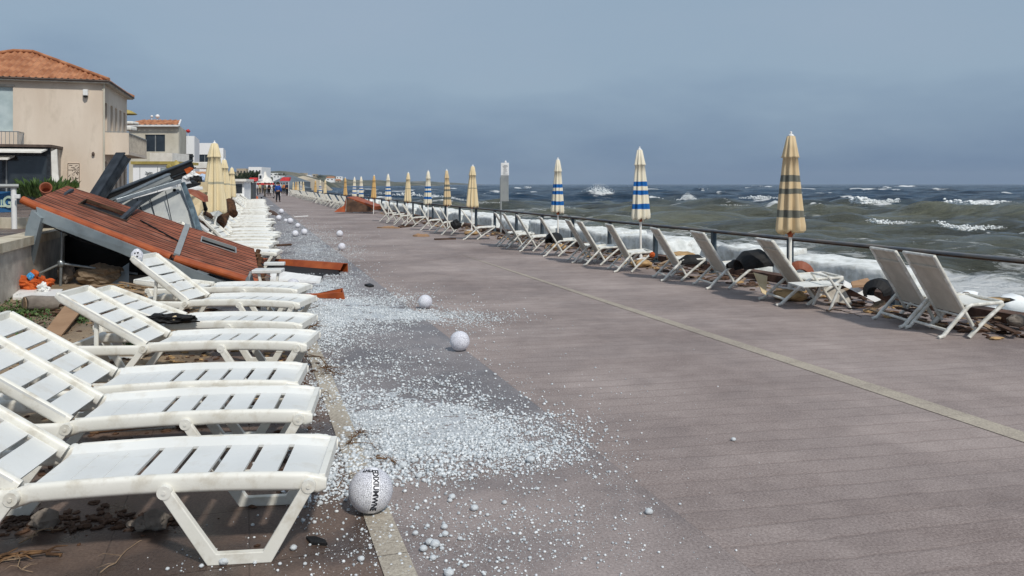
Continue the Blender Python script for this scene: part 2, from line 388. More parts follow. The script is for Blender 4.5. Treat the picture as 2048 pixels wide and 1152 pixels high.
# ------------------------------------------------------------ sea
SEA = -1.0; HS = H - SEA
def build_sea():
    NXC, NYC = 1150, 760
    T = np.linspace(-.62, 1.15, NXC); Yr = np.geomspace(7.0, 4800.0, NYC)
    Yg, Tg = np.meshgrid(Yr, T, indexing='ij'); Xg = Tg * Yg
    dY = np.gradient(Yr)[:, None]; rg = np.random.RandomState(3)
    h = np.zeros_like(Xg)
    for Lw in [34, 26, 21, 17, 14, 11.5, 9.5, 8, 6.5, 5.4, 4.5, 3.7, 3.0, 2.4, 1.9, 1.5, 1.2, .95, .75]:
        for q in range(3):
            th = math.radians(-100 + rg.uniform(-34, 34)); k = 2 * math.pi / (Lw * rg.uniform(.85, 1.15))
            ph = rg.uniform(0, 6.28); A = (.0135 if Lw > 10 else .020) * Lw * rg.uniform(.5, 1) / (1 + Lw / 40)
            s = np.sin(k * (math.cos(th) * Xg + math.sin(th) * Yg) + ph + .6 * np.sin(.11 * Xg + ph) + .5 * np.sin(.07 * Yg + 2 * ph))
            att = np.clip((Lw / (3.2 * dY) - .6), 0, 1)
            h += A * att * (2 * ((s + 1) / 2) ** 1.6 - 1)
    nzf = np.zeros_like(Xg)
    for q in range(26):
        th = rg.uniform(0, 6.28); k = 2 * math.pi / rg.uniform(1.5, 16); ph = rg.uniform(0, 6.28)
        nzf += np.sin(k * (math.cos(th) * Xg * .6 + math.sin(th) * Yg) + ph + 1.5 * np.sin(k * .37 * Xg))
    nzf /= 26 ** .5
    foam = np.clip((h - .55) * 2.0 + nzf * .25 - .05, 0, .8) * np.clip((Yg - 60) / 60, 0, 1)
    kx = np.where(Yg < 34.7, 8.81 - .36 * Yg, -3.68 - .335 * (Yg - 34.7)); d = Xg - kx
    # calmer height close to the wall, then surf
    near = np.clip((d - 1) / 14, .25, 1); h *= near
    surf = .80 * np.clip(1.25 - (d - 9) / (9.5 + 2 * nzf), 0, 1) * np.clip(1.35 - Yg / 75, .45, 1)
    lace = np.clip(1 - np.abs(d - 20 - 3 * nzf) / 9, 0, 1) * .50
    foam = np.maximum(foam, np.maximum(surf, lace))
    caps = [(1200,394,38,1.1),(1375,399,20,.9),(1520,397,34,.6),(1745,405,55,.9),(1960,411,80,.9),(1786,441,50,.4),(1930,453,66,.5),
            (1995,448,20,.4),(868,391,26,.8),(800,386,24,.8),(880,397,40,.5),(940,404,36,.4),(1310,397,14,.7),(1040,377,16,.8),(900,378,20,.8),(820,384,16,.6),
            (1400,382,12,1.2),(1530,374,16,1.4),(1810,374,30,1.4),(1620,379,22,1),(1880,381,30,1),(1130,413,22,.3),(1085,405,26,.4),(1195,413,18,.3),(760,392,20,.7),
            (1470,410,60,.3),(1690,392,26,.5),(990,386,18,.7),(1560,410,30,.35),(1620,452,60,.12),(1390,494,44,.5),(1880,540,90,.4),(1480,505,60,.35),(2040,470,40,.4),
            (720,388,20,.7),(735,381,14,.7),(1770,376,12,1.3),(1270,380,10,1),(1340,386,10,.8),(1070,384,14,.8),(1440,388,18,.5),(2010,388,20,.6)]
    for (px, py, hw, hh) in caps:
        Y0 = HS * F / (py - HY); X0 = (px - CX) / F * Y0; wx = hw / F * Y0 / 1.15
        st = float(np.interp(Y0, Yr, dY[:, 0])); wy = max(.85, 1.5 * st)
        yc = Y0 + .5 * np.sin((Xg - X0) / wx * 3 + px) * wy + .35 * wy * nzf
        ex = np.exp(-np.abs((Xg - X0) / wx) ** 3); dy = (Yg - yc) / wy
        prof = np.where(dy > 0, np.exp(-(dy / 2.6) ** 2), np.exp(-(dy / 1.0) ** 2))
        h += .8 * hh * np.exp(-((Xg - X0) / wx / 1.7) ** 2) * prof
        if py < 520 or hw > 60:
            fr = np.where(dy > 0, np.exp(-(dy / .9) ** 2), np.exp(-(dy / 1.5) ** 2))
            foam = np.maximum(foam, ex * fr * (.80 + .22 * nzf) * (1 if hh > .2 else .45))
    rc_ = np.random.RandomState(12)
    for _ in range(95):
        py = 371.5 + 95 * rc_.rand() ** 1.5; px = rc_.uniform(640, 2150); hw = rc_.uniform(10, 42) * (.5 + (py - 370) / 60)
        Y0 = HS * F / (py - HY); X0 = (px - CX) / F * Y0; wx = hw / F * Y0; st = float(np.interp(Y0, Yr, dY[:, 0])); wy = max(.55, 1.1 * st)
        yc = Y0 + .8 * np.sin((Xg - X0) / wx * 2.3 + px) * wy + .5 * wy * nzf
        ex = np.exp(-np.abs((Xg - X0) / wx) ** 3); dy = (Yg - yc) / wy
        h += .28 * ex * np.exp(-dy ** 2) * min(1, Y0 / 60); foam = np.maximum(foam, ex * np.exp(-(dy / .9) ** 2) * (.62 + .25 * nzf))
    # swell humps
    for (px, py, hw, hh) in [(1490,455,120,.75),(1700,432,130,.6),(1600,475,70,.35),(1930,480,120,.5),(1240,425,90,.5),(1820,420,90,.5),(1010,415,110,.4),(1400,430,110,.4),(2000,425,80,.5)]:
        Y0 = HS * F / (py - HY); X0 = (px - CX) / F * Y0; wx = hw / F * Y0
        dy = (Yg - Y0 - .12 * (Xg - X0)) / 2.2
        h += .62 * hh * np.exp(-((Xg - X0) / wx / 1.25) ** 2) * np.where(dy > 0, np.exp(-(dy / 1.8) ** 2), np.exp(-dy ** 2))
    h = np.where(d < 3, np.minimum(h, .25), h)
    z = SEA + h - (Yg ** 2) * 2e-9
    deep = np.clip((Yg - 85 + nzf * 14) / 60, 0, 1)
    v = np.stack([Xg, Yg, z], -1).reshape(-1, 3).astype(np.float32)
    i = np.arange(NYC - 1)[:, None] * NXC + np.arange(NXC - 1)[None, :]
    q = np.stack([i, i + 1, i + NXC + 1, i + NXC], -1).reshape(-1, 4)
    keep = (d[:-1, :-1].reshape(-1) > -1.5) | (Yg[:-1, :-1].reshape(-1) > 160)
    q = q[keep]
    me = bpy.data.meshes.new('sea'); me.vertices.add(len(v)); me.vertices.foreach_set('co', v.ravel())
    me.loops.add(q.size); me.loops.foreach_set('vertex_index', q.ravel().astype(np.int32))
    me.polygons.add(len(q)); me.polygons.foreach_set('loop_start', (np.arange(len(q)) * 4).astype(np.int32))
    me.polygons.foreach_set('loop_total', np.full(len(q), 4, np.int32))
    me.polygons.foreach_set('use_smooth', np.ones(len(q), bool)); me.update(calc_edges=True)
    for nm, arr in (('foam', foam), ('deep', deep)):
        at = me.attributes.new(nm, 'FLOAT', 'POINT'); at.data.foreach_set('value', arr.reshape(-1).astype(np.float32))
    m = bpy.data.materials.new('sea_water'); m.use_nodes = True; t = m.node_tree; l = t.links.new; b = t.nodes['Principled BSDF']
    def N(ty): return t.nodes.new(ty)
    af = N('ShaderNodeAttribute'); af.attribute_name = 'foam'; ad = N('ShaderNodeAttribute'); ad.attribute_name = 'deep'
    tcn = N('ShaderNodeTexCoord'); mpn = N('ShaderNodeMapping'); mpn.inputs['Scale'].default_value = (.38, 1, 1); l(tcn.outputs['Object'], mpn.inputs[0])
    mixc = N('ShaderNodeMixRGB'); mixc.inputs[1].default_value = (.112, .117, .085, 1); mixc.inputs[2].default_value = (.004, .028, .062, 1); l(ad.outputs['Fac'], mixc.inputs[0])
    mp2 = N('ShaderNodeMapping'); mp2.inputs['Scale'].default_value = (.3, 1, 1); l(tcn.outputs['Object'], mp2.inputs[0])
    nc = N('ShaderNodeTexNoise'); nc.inputs['Scale'].default_value = .12; nc.inputs['Detail'].default_value = 8; nc.inputs['Roughness'].default_value = .75; l(mp2.outputs[0], nc.inputs['Vector'])
    rc2 = N('ShaderNodeMapRange'); rc2.inputs[1].default_value = .38; rc2.inputs[2].default_value = .62; rc2.inputs[3].default_value = .45; rc2.inputs[4].default_value = 1.55; l(nc.outputs[0], rc2.inputs[0])
    mulc = N('ShaderNodeVectorMath'); mulc.operation = 'SCALE'; l(mixc.outputs[0], mulc.inputs[0]); l(rc2.outputs[0], mulc.inputs['Scale'])
    n1 = N('ShaderNodeTexNoise'); n1.inputs['Scale'].default_value = 1.6; n1.inputs['Detail'].default_value = 8; n1.inputs['Roughness'].default_value = .68; l(mpn.outputs[0], n1.inputs['Vector'])
    n2 = N('ShaderNodeTexNoise'); n2.inputs['Scale'].default_value = .22; n2.inputs['Detail'].default_value = 6; n2.inputs['Roughness'].default_value = .6; l(mpn.outputs[0], n2.inputs['Vector'])
    n4 = N('ShaderNodeTexNoise'); n4.inputs['Scale'].default_value = .05; n4.inputs['Detail'].default_value = 5; l(mpn.outputs[0], n4.inputs['Vector'])
    # foam break up
    fn = N('ShaderNodeTexNoise'); fn.inputs['Scale'].default_value = 1.5; fn.inputs['Detail'].default_value = 9; fn.inputs['Roughness'].default_value = .7; fn.inputs['Distortion'].default_value = 1.2
    l(mpn.outputs[0], fn.inputs['Vector'])
    ma = N('ShaderNodeMath'); ma.operation = 'MULTIPLY_ADD'; ma.inputs[1].default_value = 1.0; l(af.outputs['Fac'], ma.inputs[0]); l(fn.outputs[0], ma.inputs[2])
    mr_ = N('ShaderNodeMapRange'); mr_.inputs[1].default_value = .95; mr_.inputs[2].default_value = 1.14; l(ma.outputs[0], mr_.inputs[0])
    fc = N('ShaderNodeMixRGB'); l(mr_.outputs[0], fc.inputs[0]); l(mulc.outputs[0], fc.inputs[1]); fc.inputs[2].default_value = (.80, .82, .82, 1)
    l(fc.outputs[0], b.inputs['Base Color'])
    rg_ = N('ShaderNodeMapRange'); rg_.inputs[3].default_value = .12; rg_.inputs[4].default_value = .9; l(mr_.outputs[0], rg_.inputs[0]); l(rg_.outputs[0], b.inputs['Roughness'])
    b.inputs['IOR'].default_value = 1.33; b.inputs['Specular IOR Level'].default_value = .38
    ad2 = N('ShaderNodeMath'); ad2.operation = 'MULTIPLY_ADD'; ad2.inputs[1].default_value = 3.2; l(n2.outputs[0], ad2.inputs[0]); l(n1.outputs[0], ad2.inputs[2])
    ad3 = N('ShaderNodeMath'); ad3.operation = 'MULTIPLY_ADD'; ad3.inputs[1].default_value = 14; l(n4.outputs[0], ad3.inputs[0]); l(ad2.outputs[0], ad3.inputs[2])
    bn = N('ShaderNodeBump'); bn.inputs['Strength'].default_value = 1; bn.inputs['Distance'].default_value = .8; l(ad3.outputs[0], bn.inputs['Height']); l(bn.outputs[0], b.inputs['Normal'])
    me.materials.append(m); ob = bpy.data.objects.new('sea', me); sc.collection.objects.link(ob); setting(ob)
build_sea()
# spray thrown up by breaking waves
M['foam'] = mat('sea_foam', '#e6eaea', '#f4f6f6', 5, .9, .6, 8)
def spray(px, py, wpx, hpx, label, n=260, seed=1):
    Y0 = HS * F / (py - HY); c = Vector(((px - CX) / F * Y0, Y0, SEA)); s = Y0 / F; rr = random.Random(seed); mb = MB()
    for i in range(n):
        a = rr.gauss(0, .42); top = max(.05, math.exp(-(a * 1.5) ** 2)) * (0.75 + .5 * rr.random())
        z = rr.random() ** 1.2 * top * hpx; x = a * wpx * (1 - .25 * z / hpx)
        r = rr.uniform(.02, .085) * hpx * (1.15 - z / hpx / 1.4) * s
        mb.blob(c + Vector((x * s, rr.gauss(0, .5) * wpx * .2 * s, z * s)), (2*r*1.3, 2*r, 2*r), i, .35, 0 if r < .1 else 1)
    for i in range(n // 2):
        a = rr.gauss(0, .5); z = rr.uniform(.2, 1.35) * hpx * max(.15, math.exp(-(a * 1.3) ** 2)); r = rr.uniform(.008, .03) * hpx * s
        mb.blob(c + Vector((a * wpx * s, rr.gauss(0, .5), z * s)), (2*r, 2*r, 2*r), i, .2, 0)
    o = mb.build('wave_spray', M['foam']); tag(o, label, 'spray', 'bursts of spray on the sea', 'stuff')
spray(1198, 394, 46, 21, 'large white burst of spray on a wave near the horizon, left of the blue striped parasol', 700, 1)
spray(1376, 400, 20, 13, 'small pointed burst of spray far out behind the railing, right of the blue striped parasol', 350, 2)
spray(868, 392, 22, 6, 'low distant splash between two parasols near the headland', 110, 3)
spray(1398, 505, 40, 34, 'splash of surf behind the railing at the sea wall', 220, 4)

def crest(pts, h0, n, seed, mb):
    """ragged foam tumbling along a breaking crest"""
    rr = random.Random(seed); seg = [0]
    for a, b_ in zip(pts[:-1], pts[1:]): seg.append(seg[-1] + math.hypot(b_[0] - a[0], b_[1] - a[1]))
    for i in range(n):
        s_ = rr.random() * seg[-1]; k = max(j for j in range(len(seg) - 1) if seg[j] <= s_); f = (s_ - seg[k]) / (seg[k+1] - seg[k])
        px = pts[k][0] + (pts[k+1][0] - pts[k][0]) * f; py = pts[k][1] + (pts[k+1][1] - pts[k][1]) * f; hh = h0 * (pts[k][2] + (pts[k+1][2] - pts[k][2]) * f)
        hh *= .65 + .6 * abs(noise.noise(Vector((px * .09, seed, 0)))) * 1.6
        Y0 = (H - SEA - .15) * F / (py - HY); s = Y0 / F; z = SEA + .1 + rr.random() ** 1.3 * hh * s; r = rr.uniform(.10, .26) * max(hh, 2.2) * s * (1.1 - .5 * rr.random())
        mb.blob(((px - CX) / F * Y0 + rr.gauss(0, .5) * s, Y0 + rr.gauss(0, .35) - (.5 - (z - SEA) / max(.2, hh * s)) * .5, z), (2*r*1.5, 2*r, 2*r), i, .45, 1 if r / s > 1.1 else 0)
mb = MB()
for k, (pts, h0, n) in enumerate([([(1702,406,1.3),(1722,407,1.0),(1755,406,.6),(1797,403,.5)], 13, 420), ([(1886,407,.5),(1902,410,1),(1945,412,1),(1990,409,.8),(2034,406,.3)], 12, 560),
    ([(1738,443,.6),(1752,445,1),(1790,446,.7),(1834,444,.3)], 9, 300), ([(1880,444,.6),(1895,453,1),(1925,459,1),(1965,456,.7),(2004,454,.4)], 11, 420), ([(1478,396,.4),(1510,398,1),(1530,397,.8),(1562,396,.3)], 8, 220),
    ([(1300,399,.4),(1318,400,1),(1328,400,.4)], 7, 90), ([(1440,409,.3),(1475,411,1),(1500,410,.4)], 3.5, 90), ([(780,390,.4),(815,391,1),(845,392,.4)], 7, 150), ([(845,393,.3),(870,397,1),(905,398,.8),(935,401,.3)], 8, 220), ([(935,402,.3),(960,406,.9),(1000,405,.3)], 5, 120),
    ([(1115,413,.3),(1135,415,1),(1150,416,.3)], 4, 50), ([(1046,376,.3),(1056,376.6,1),(1064,376,.3)], 5, 50), ([(740,386,.3),(760,388,1),(780,388,.3)], 5, 80), ([(1330,505,.4),(1400,503,1),(1450,508,.4)], 12, 200), ([(1192,470,.3),(1240,474,1),(1275,478,.4)], 8, 140)]):
    crest(pts, h0, n, k + 1, mb)
tag(mb.build('breaking_crests', M['foam']), 'ragged white foam tumbling along the breaking wave crests', 'sea foam', kind='stuff')

# ------------------------------------------------------------ white sea defence blocks beyond the railing
M['block'] = mat('foam_white_block', '#cfd2cf', '#eaecea', 7, .85, 1.0, 14, stain='#8f8878', stain_amt=.85, stain_scale=4)  # stain is dirt, with darker crevices painted in alongside
ORD = 'x x third fourth fifth sixth seventh eighth ninth tenth eleventh'.split()
rb = random.Random(11); Y = 9.4; blist = []
while Y < 62:
    ln = rb.uniform(1.5, 2.6) * (1 + max(0, Y - 25) / 60)
    if 12.4 < Y < 12.41: pass
    blist.append((Y + ln / 2, ln)); Y += ln * rb.uniform(.98, 1.08)
blist[0] = (13.2, 2.3); blist[1] = (15.6, 2.0)
blist = [blist[0], blist[1]] + [b for b in blist[2:] if b[0] > 17.2]
for i, (Yc, ln) in enumerate(blist):
    top = .36 + .1 * rb.random() if i else .34
    hh = 1.5; off = 1.45 if i else 1.55
    mb = MB(); mb.blob((0, 0, 0), (ln * 1.12, 1.15, hh), i, .08, 4, 1.8, .88, 0)
    lab = ('long white weathered block with rounded end beyond the railing, nearest to the viewer' if i == 0 else
           'second nearest white block of the row beyond the railing' if i == 1 else
           ORD[i] + ' nearest white block of the row beyond the railing' if i < len(ORD) else
           'white rough sea defence block far along the row beyond the railing')
    o = mb.build('sea_defence_block', M['block']); o.location = (KX(Yc) + off, Yc, top - hh / 2)
    o.rotation_euler = (rb.uniform(-.04, .04), rb.uniform(-.05, .05), math.radians(108) + rb.uniform(-.12, .12))
    tag(o, lab, 'block', 'white blocks along the sea wall')
mb = MB()
for i in range(260):
    Yc = 9 + 42 * (i / 420) ** 1.3; r = rb.uniform(.08, .3)
    mb.blob((KX(Yc) + rb.uniform(.5, 2.9), Yc, -.35 + rb.uniform(-.3, .25)), (r*2, r*1.6, r*1.3), i, .4, 1, 1.6)
tag(mb.build('foam_heap', M['foam']), 'white foam thrown up between the blocks and the railing', 'foam', kind='stuff')

# ------------------------------------------------------------ railing
t = thing('railing', 'low railing with weathered flat handrail and blue grey posts along the sea', 'railing', (KX(10), 10, 0))
O = Vector((KX(10), 10, 0)); mb = MB()
pth = [Vector((KX(Y) + .02, Y, .755)) for Y in (2, 6, 10.5, 14.3, 18.4, 24, 30, 34.7, 45, 60, 80, 110, 150)]
mb.sweep([p - O for p in pth], rrect(.082, .040, .016)); mb.build('handrail', M['rail'], t)
mb = MB(); mb.sweep([p - O - Vector((0, 0, .030)) for p in pth], rrect(.045, .02, .006)); mb.build('rail_underside', M['darkwood'], t)
Y = 6.6
while Y < 125:
    mb = MB(); x = KX(Y) + .02
    mb.box(Vector((x, Y, .36)) - O, (.075, .075, .735), Matrix.Rotation(.3, 3, 'Z')); mb.box(Vector((x, Y, .006)) - O, (.16, .16, .012), Matrix.Rotation(.3, 3, 'Z'))
    mb.build('post', M['post'], t); Y += 1.95 if Y < 40 else 2.4

# ------------------------------------------------------------ sun loungers
def make_lounger(label, ang=32):
    t = thing('sun_lounger', label, 'sun lounger', group='white sun loungers along the left side')
    W = .565; zt = .355; HX = -1.27; TX = -1.90
    def arch(x): return zt + (.018 * math.sin(math.pi * min(1, max(0, (x + 1.27) / 1.27))) if x > HX else -.02) - (.012 if x > -.04 else 0)
    sec = rrect(.046, .078, .020, 3)
    mb = MB()
    for y in (0.022, W - .022):
        xs = [0.0, -.03, -.09] + [-.2 - .1 * i for i in range(11)] + [-1.27, -1.32, -1.6, -1.86, TX]
        def sc_(i, n=len(xs)):
            k = .62 if i in (0, n - 1) else 1.0
            return [(a * k, b * k) for a, b in sec]
        mb.sweep([(x, y, arch(x) - .041) for x in xs], sc_)
    mb.beam((TX + .01, .02, zt - .065), (TX + .01, W - .02, zt - .065), .04, .06)
    mb.beam((-.02, .02, zt - .04), (-.02, W - .02, zt - .04), .03, .06)
    mb.build('frame', M['plastic'], t, bevel=.004)
    # slatted panel: sunk between the side rails, with real slots
    def panel(mb, x0, x1, zf, slots, sw=.026, tf=None, th=.012):
        ys = [.034, .078, .115, W - .115, W - .078, W - .034]; zo = [-.004, -.036, -.038, -.038, -.036, -.004]
        xs = [x0]
        for s_ in slots: xs += [s_ - sw / 2, s_ + sw / 2]
        xs += [x1]
        fine = []
        for a, b_ in zip(xs[:-1], xs[1:]): fine.append((a, b_))
        for k, (a, b_) in enumerate(fine):
            slot = (k % 2 == 1)
            for j in range(5):
                if slot and 0 < j < 4: continue
                p = [(a, ys[j], zf(a) + zo[j] - th), (b_, ys[j], zf(b_) + zo[j] - th), (a, ys[j+1], zf(a) + zo[j+1] - th), (b_, ys[j+1], zf(b_) + zo[j+1] - th),
                     (a, ys[j], zf(a) + zo[j]), (b_, ys[j], zf(b_) + zo[j]), (a, ys[j+1], zf(a) + zo[j+1]), (b_, ys[j+1], zf(b_) + zo[j+1])]
                mb.hexa([tf(q) for q in p] if tf else p)
    mb = MB(); panel(mb, -1.235, -.006, arch, [-.82, -.665, -.51, -.36, -.215])
    for gx in (-1.10, -.965): mb.hexa([(gx + a, y_, arch(gx) + z_) for z_ in (-.042, -.0355) for y_ in (.115, W - .115) for a in (-.006, .006)])
    mb.build('seat_panel', M['plastic_seat'], t)
    # backrest
    ca, sa = math.cos(math.radians(ang)), math.sin(math.radians(ang)); LB = .80; hz = zt - .03
    def tf(q):      # q: x distance along the back (0..LB), y, z offset from its plane
        s_, y, z = q; return (HX - s_ * ca + z * sa, y, hz + s_ * sa + z * ca)
    br = thing_part('backrest', t)
    mb = MB()
    panel(mb, .03, LB - .02, lambda x: .035, [.17, .32, .47, .62], .026, tf)
    o = mb.build('back_panel', M['plastic_seat'], br)
    mb = MB()
    for y in (.055, W - .055):
        mb.sweep([tf((s_, y, .0)) for s_ in (0, .03, .2, .4, .6, LB - .05, LB)], lambda i: [(a * (.6 if i in (6,) else .9), b * (.6 if i in (6,) else .95)) for a, b in sec])
    mb.beam(tf((LB - .015, .05, .005)), tf((LB - .015, W - .05, .005)), .035, .05)
    mb.build('back_rail', M['plastic'], br, bevel=.004)
    if ang > 12:
        for y in (.09, W - .09):
            mb = MB(); mb.sweep([tf((.45, y, -.02)), (HX - .40, y, zt - .06)], rrect(.025, .035, .008)); mb.build('back_strut', M['plastic'], t)
    # four trapezoid leg frames
    for y, s_ in ((-.012, -1), (W + .012, 1)):
        for (xa, xb, ba, bb) in ((-.66, -.07, -.455, -.25), (TX + .05, -1.26, TX + .22, -1.49)):
            mb = MB(); zc = zt - .045; lean = s_ * .012
            sg = 1 if xb > xa else -1
            U = [(xa - .027, zc), (ba - .028, .0), (bb + .028, .0), (xb + .027, zc), (xb - .029, zc), (bb - .008, .046), (ba + .008, .046), (xa + .029, zc)] if xb > xa else [(xa - .027, zc), (ba - .028, .0), (bb + .028, .0), (xb + .027, zc), (xb - .029, zc), (bb - .008, .046), (ba + .008, .046), (xa + .029, zc)]
            mb.add([(a, y - .016 + lean * (1 - b_ / zc), b_) for a, b_ in U] + [(a, y + .018 + lean * (1 - b_ / zc), b_) for a, b_ in U],
                   [(7, 6, 1, 0), (6, 5, 2, 1), (5, 4, 3, 2)] + [(8, 9, 14, 15), (9, 10, 13, 14), (10, 11, 12, 13)] + [(i, (i + 1) % 8, (i + 1) % 8 + 8, i + 8) for i in range(8)])
            for (cx_, cz) in ((xa, zc), (xb, zc)):
                mb.tube([(cx_, y - .021 , cz), (cx_, y + .021, cz)], .029, 16, up=(0, 0, 1)); mb.tube([(cx_, y - .025, cz), (cx_, y + .025, cz)], .009, 8)
            mb.build('leg', M['plastic'], t, bevel=.007)
    return t
def thing_part(name, parent):
    o = bpy.data.objects.new(name, None); sc.collection.objects.link(o); o.parent = parent; o.empty_display_size = .05; return o
LG = 'white sun loungers along the left side'
def place_px(px, py, hx, hy, z=.32):     # foot end corner pixel and hinge pixel -> location and turn
    a = G(px, py, z); b_ = G(hx, hy, z); d = a - b_; return (a.x, a.y, 0), math.atan2(d.y, d.x)
near = [((652, 962), (60, 988), 33, 'nearest white slatted sun lounger, in the bottom left corner, its backrest running out of frame', 1),
        ((624, 832), (150, 852), 33, 'white sun lounger second from the viewer, backrest raised at the left edge', 1),
        ((597, 772), (180, 786), 31, 'third white sun lounger from the viewer, directly behind the one with the pipe beneath it', 1),
        ((613, 693), (325, 695), 30, 'fourth white sun lounger, raised backrest in front of the brown board, beside the black rag', 1),
        ((604, 653), (275, 652), 20, 'white sun lounger with a black rag on its seat and low backrest', 1),
        ((599, 610), (352, 606), 36, 'white sun lounger whose steep backrest carries a white lace ball against the wrecked roof', 1),
        ((594, 583), (345, 580), 6, 'white sun lounger lying nearly flat just in front of the fallen red roof', 1)]
for k, (a, b_, ang, lab, _) in enumerate(near):
    t = make_lounger(lab, ang); loc, rz = place_px(*a, *b_); t.location = loc; t.rotation_euler = (0, 0, rz)
protoA = make_lounger('white plastic sun lounger in the tightly packed far part of the left row', 44)
protoB = make_lounger('white plastic sun lounger in the tightly packed far part of the left row', 34)
FG = 'far white sun loungers packed along the promenade'
rl = random.Random(5); Yl = 14.6; i = 0
while Yl < 66:
    x = -.82 - .316 * (Yl - 3.5) + rl.uniform(-.12, .1); pr = protoA if rl.random() < .65 else protoB
    rz = math.radians(rl.uniform(-3, 8)); lab = pr['label']
    if i == 0: t = protoA; t.location = (x, Yl, 0); t['group'] = FG; t['label'] = 'white sun lounger behind the broken end of the red roof, first of the far row'
    elif i == 1: t = protoB; t.location = (x, Yl, 0); t['group'] = FG
    else: t = dup(pr, (x, Yl, 0), rz, ORD[i] + ' white sun lounger of the far row, counted from the red roof' if 1 < i < len(ORD) else 'white plastic sun lounger in the tightly packed far part of the left row', FG)
    t.rotation_euler = (math.radians(rl.uniform(-1.5, 1.5)), math.radians(rl.uniform(-1.2, .2)), rz)
    i += 1; Yl += rl.uniform(.95, 1.45) * (1 if Yl < 30 else 1.35)

# ------------------------------------------------------------ deck chairs on the right
def make_deckchair(label, group):
    t = thing('deck_chair', label, 'deck chair', group=group); W = .52
    a_top, a_bot = Vector((0, 0, .85)), Vector((.44, 0, .10)); sec = rrect(.034, .042, .012, 2)
    mb = MB()
    for y in (0, W):
        mb.sweep([a_top + Vector((0, y, 0)), a_top.lerp(a_bot, .5) + Vector((0, y, 0)), a_bot + Vector((0, y, 0))], sec, up=(0, 1, 0))
    mb.tube([a_top + Vector((0, -.012, 0)), a_top + Vector((0, W + .012, 0))], .017, 10)
    d = (a_bot - a_top).normalized(); mb.tube([a_top + d * .74 + Vector((0, 0, 0)), a_top + d * .74 + Vector((0, W, 0))], .012, 8)
    mb.build('back_frame', M['chair_frame'], t)
    nrm = Vector((d.z, 0, -d.x)); mb = MB()
    n = 10
    for i in range(n):          # sagging sling
        s0, s1 = .015 + .70 * i / n, .015 + .70 * (i + 1) / n
        f = lambda s_: .018 * math.sin(math.pi * min(1, s_ / .72))
        for j in range(6):
            y0, y1 = .014 + (W - .028) * j / 6, .014 + (W - .028) * (j + 1) / 6
            g = lambda y, s_: a_top + d * s_ + Vector((0, y, 0)) - nrm * (f(s_) * math.sin(math.pi * y / W) - .0)
            p0, p1, p2, p3 = g(y0, s0), g(y1, s0), g(y1, s1), g(y0, s1); th = -nrm * .004
            mb.add([p0, p1, p2, p3], [(0, 1, 2, 3)], True); mb.add([p0 + th, p1 + th, p2 + th, p3 + th], [(3, 2, 1, 0)], True)
    s_ = mb.build('back_sling', M['sling'], t)
    mb = MB(); q = a_top + d * .135; mb.prism([q + Vector((0, .012, 0)) + nrm * .012, q + Vector((0, W - .012, 0)) + nrm * .012, q + d * .028 + Vector((0, W - .012, 0)) + nrm * .012, q + d * .028 + Vector((0, .012, 0)) + nrm * .012], nrm * -.03)
    mb.build('hem', M['sling'], s_)
    sf, se = Vector((.74, 0, .375)), Vector((.37, 0, .345)); mb = MB()
    for j in range(6):
        y0, y1 = .012 + (W - .024) * j / 6, .012 + (W - .024) * (j + 1) / 6
        z0, z1 = [-.02 * math.sin(math.pi * y / W) for y in (y0, y1)]
        p = [se + Vector((-.03, y0, z0)), sf + Vector((0, y0, z0)), se + Vector((-.03, y1, z1)), sf + Vector((0, y1, z1))]
        mb.hexa([a - Vector((0, 0, .005)) for a in p] + p)
    mb.build('seat', M['seat_sling'], t)
    for p0, p1, r_ in ((sf + Vector((0, -.012, 0)), sf + Vector((0, W + .012, 0)), .015), (se + Vector((0, 0, -.01)), se + Vector((0, W, -.01)), .012), (Vector((.13, -.01, .085)), Vector((.13, W + .01, .085)), .017)):
        mb = MB(); mb.tube([p0, p1], r_, 8); mb.build('crossbar', M['chair_frame'], t)
    for y in (-.028, W + .028):
        mb = MB(); mb.sweep([sf + Vector((0, y, -.008)), se + Vector((.02, y, 0)), se + Vector((-.015, y, -.02)), (.13, y, .085), (.085, y, .03), (.03, y, .014)], sec, up=(0, 1, 0))
        mb.build('rear_leg', M['chair_frame'], t)
        mb = MB(); yy = y * 1.0 + (.03 if y < 0 else -.03) * -1 * .9
        mb.sweep([sf + Vector((-.01, yy, -.02)), (.53, yy, .19), (.345, yy, .014)], rrect(.032, .046, .012, 2), up=(0, 1, 0)); mb.build('front_leg', M['chair_frame'], t)
    return t
DG = 'white deck chairs with taupe slings along the railing'
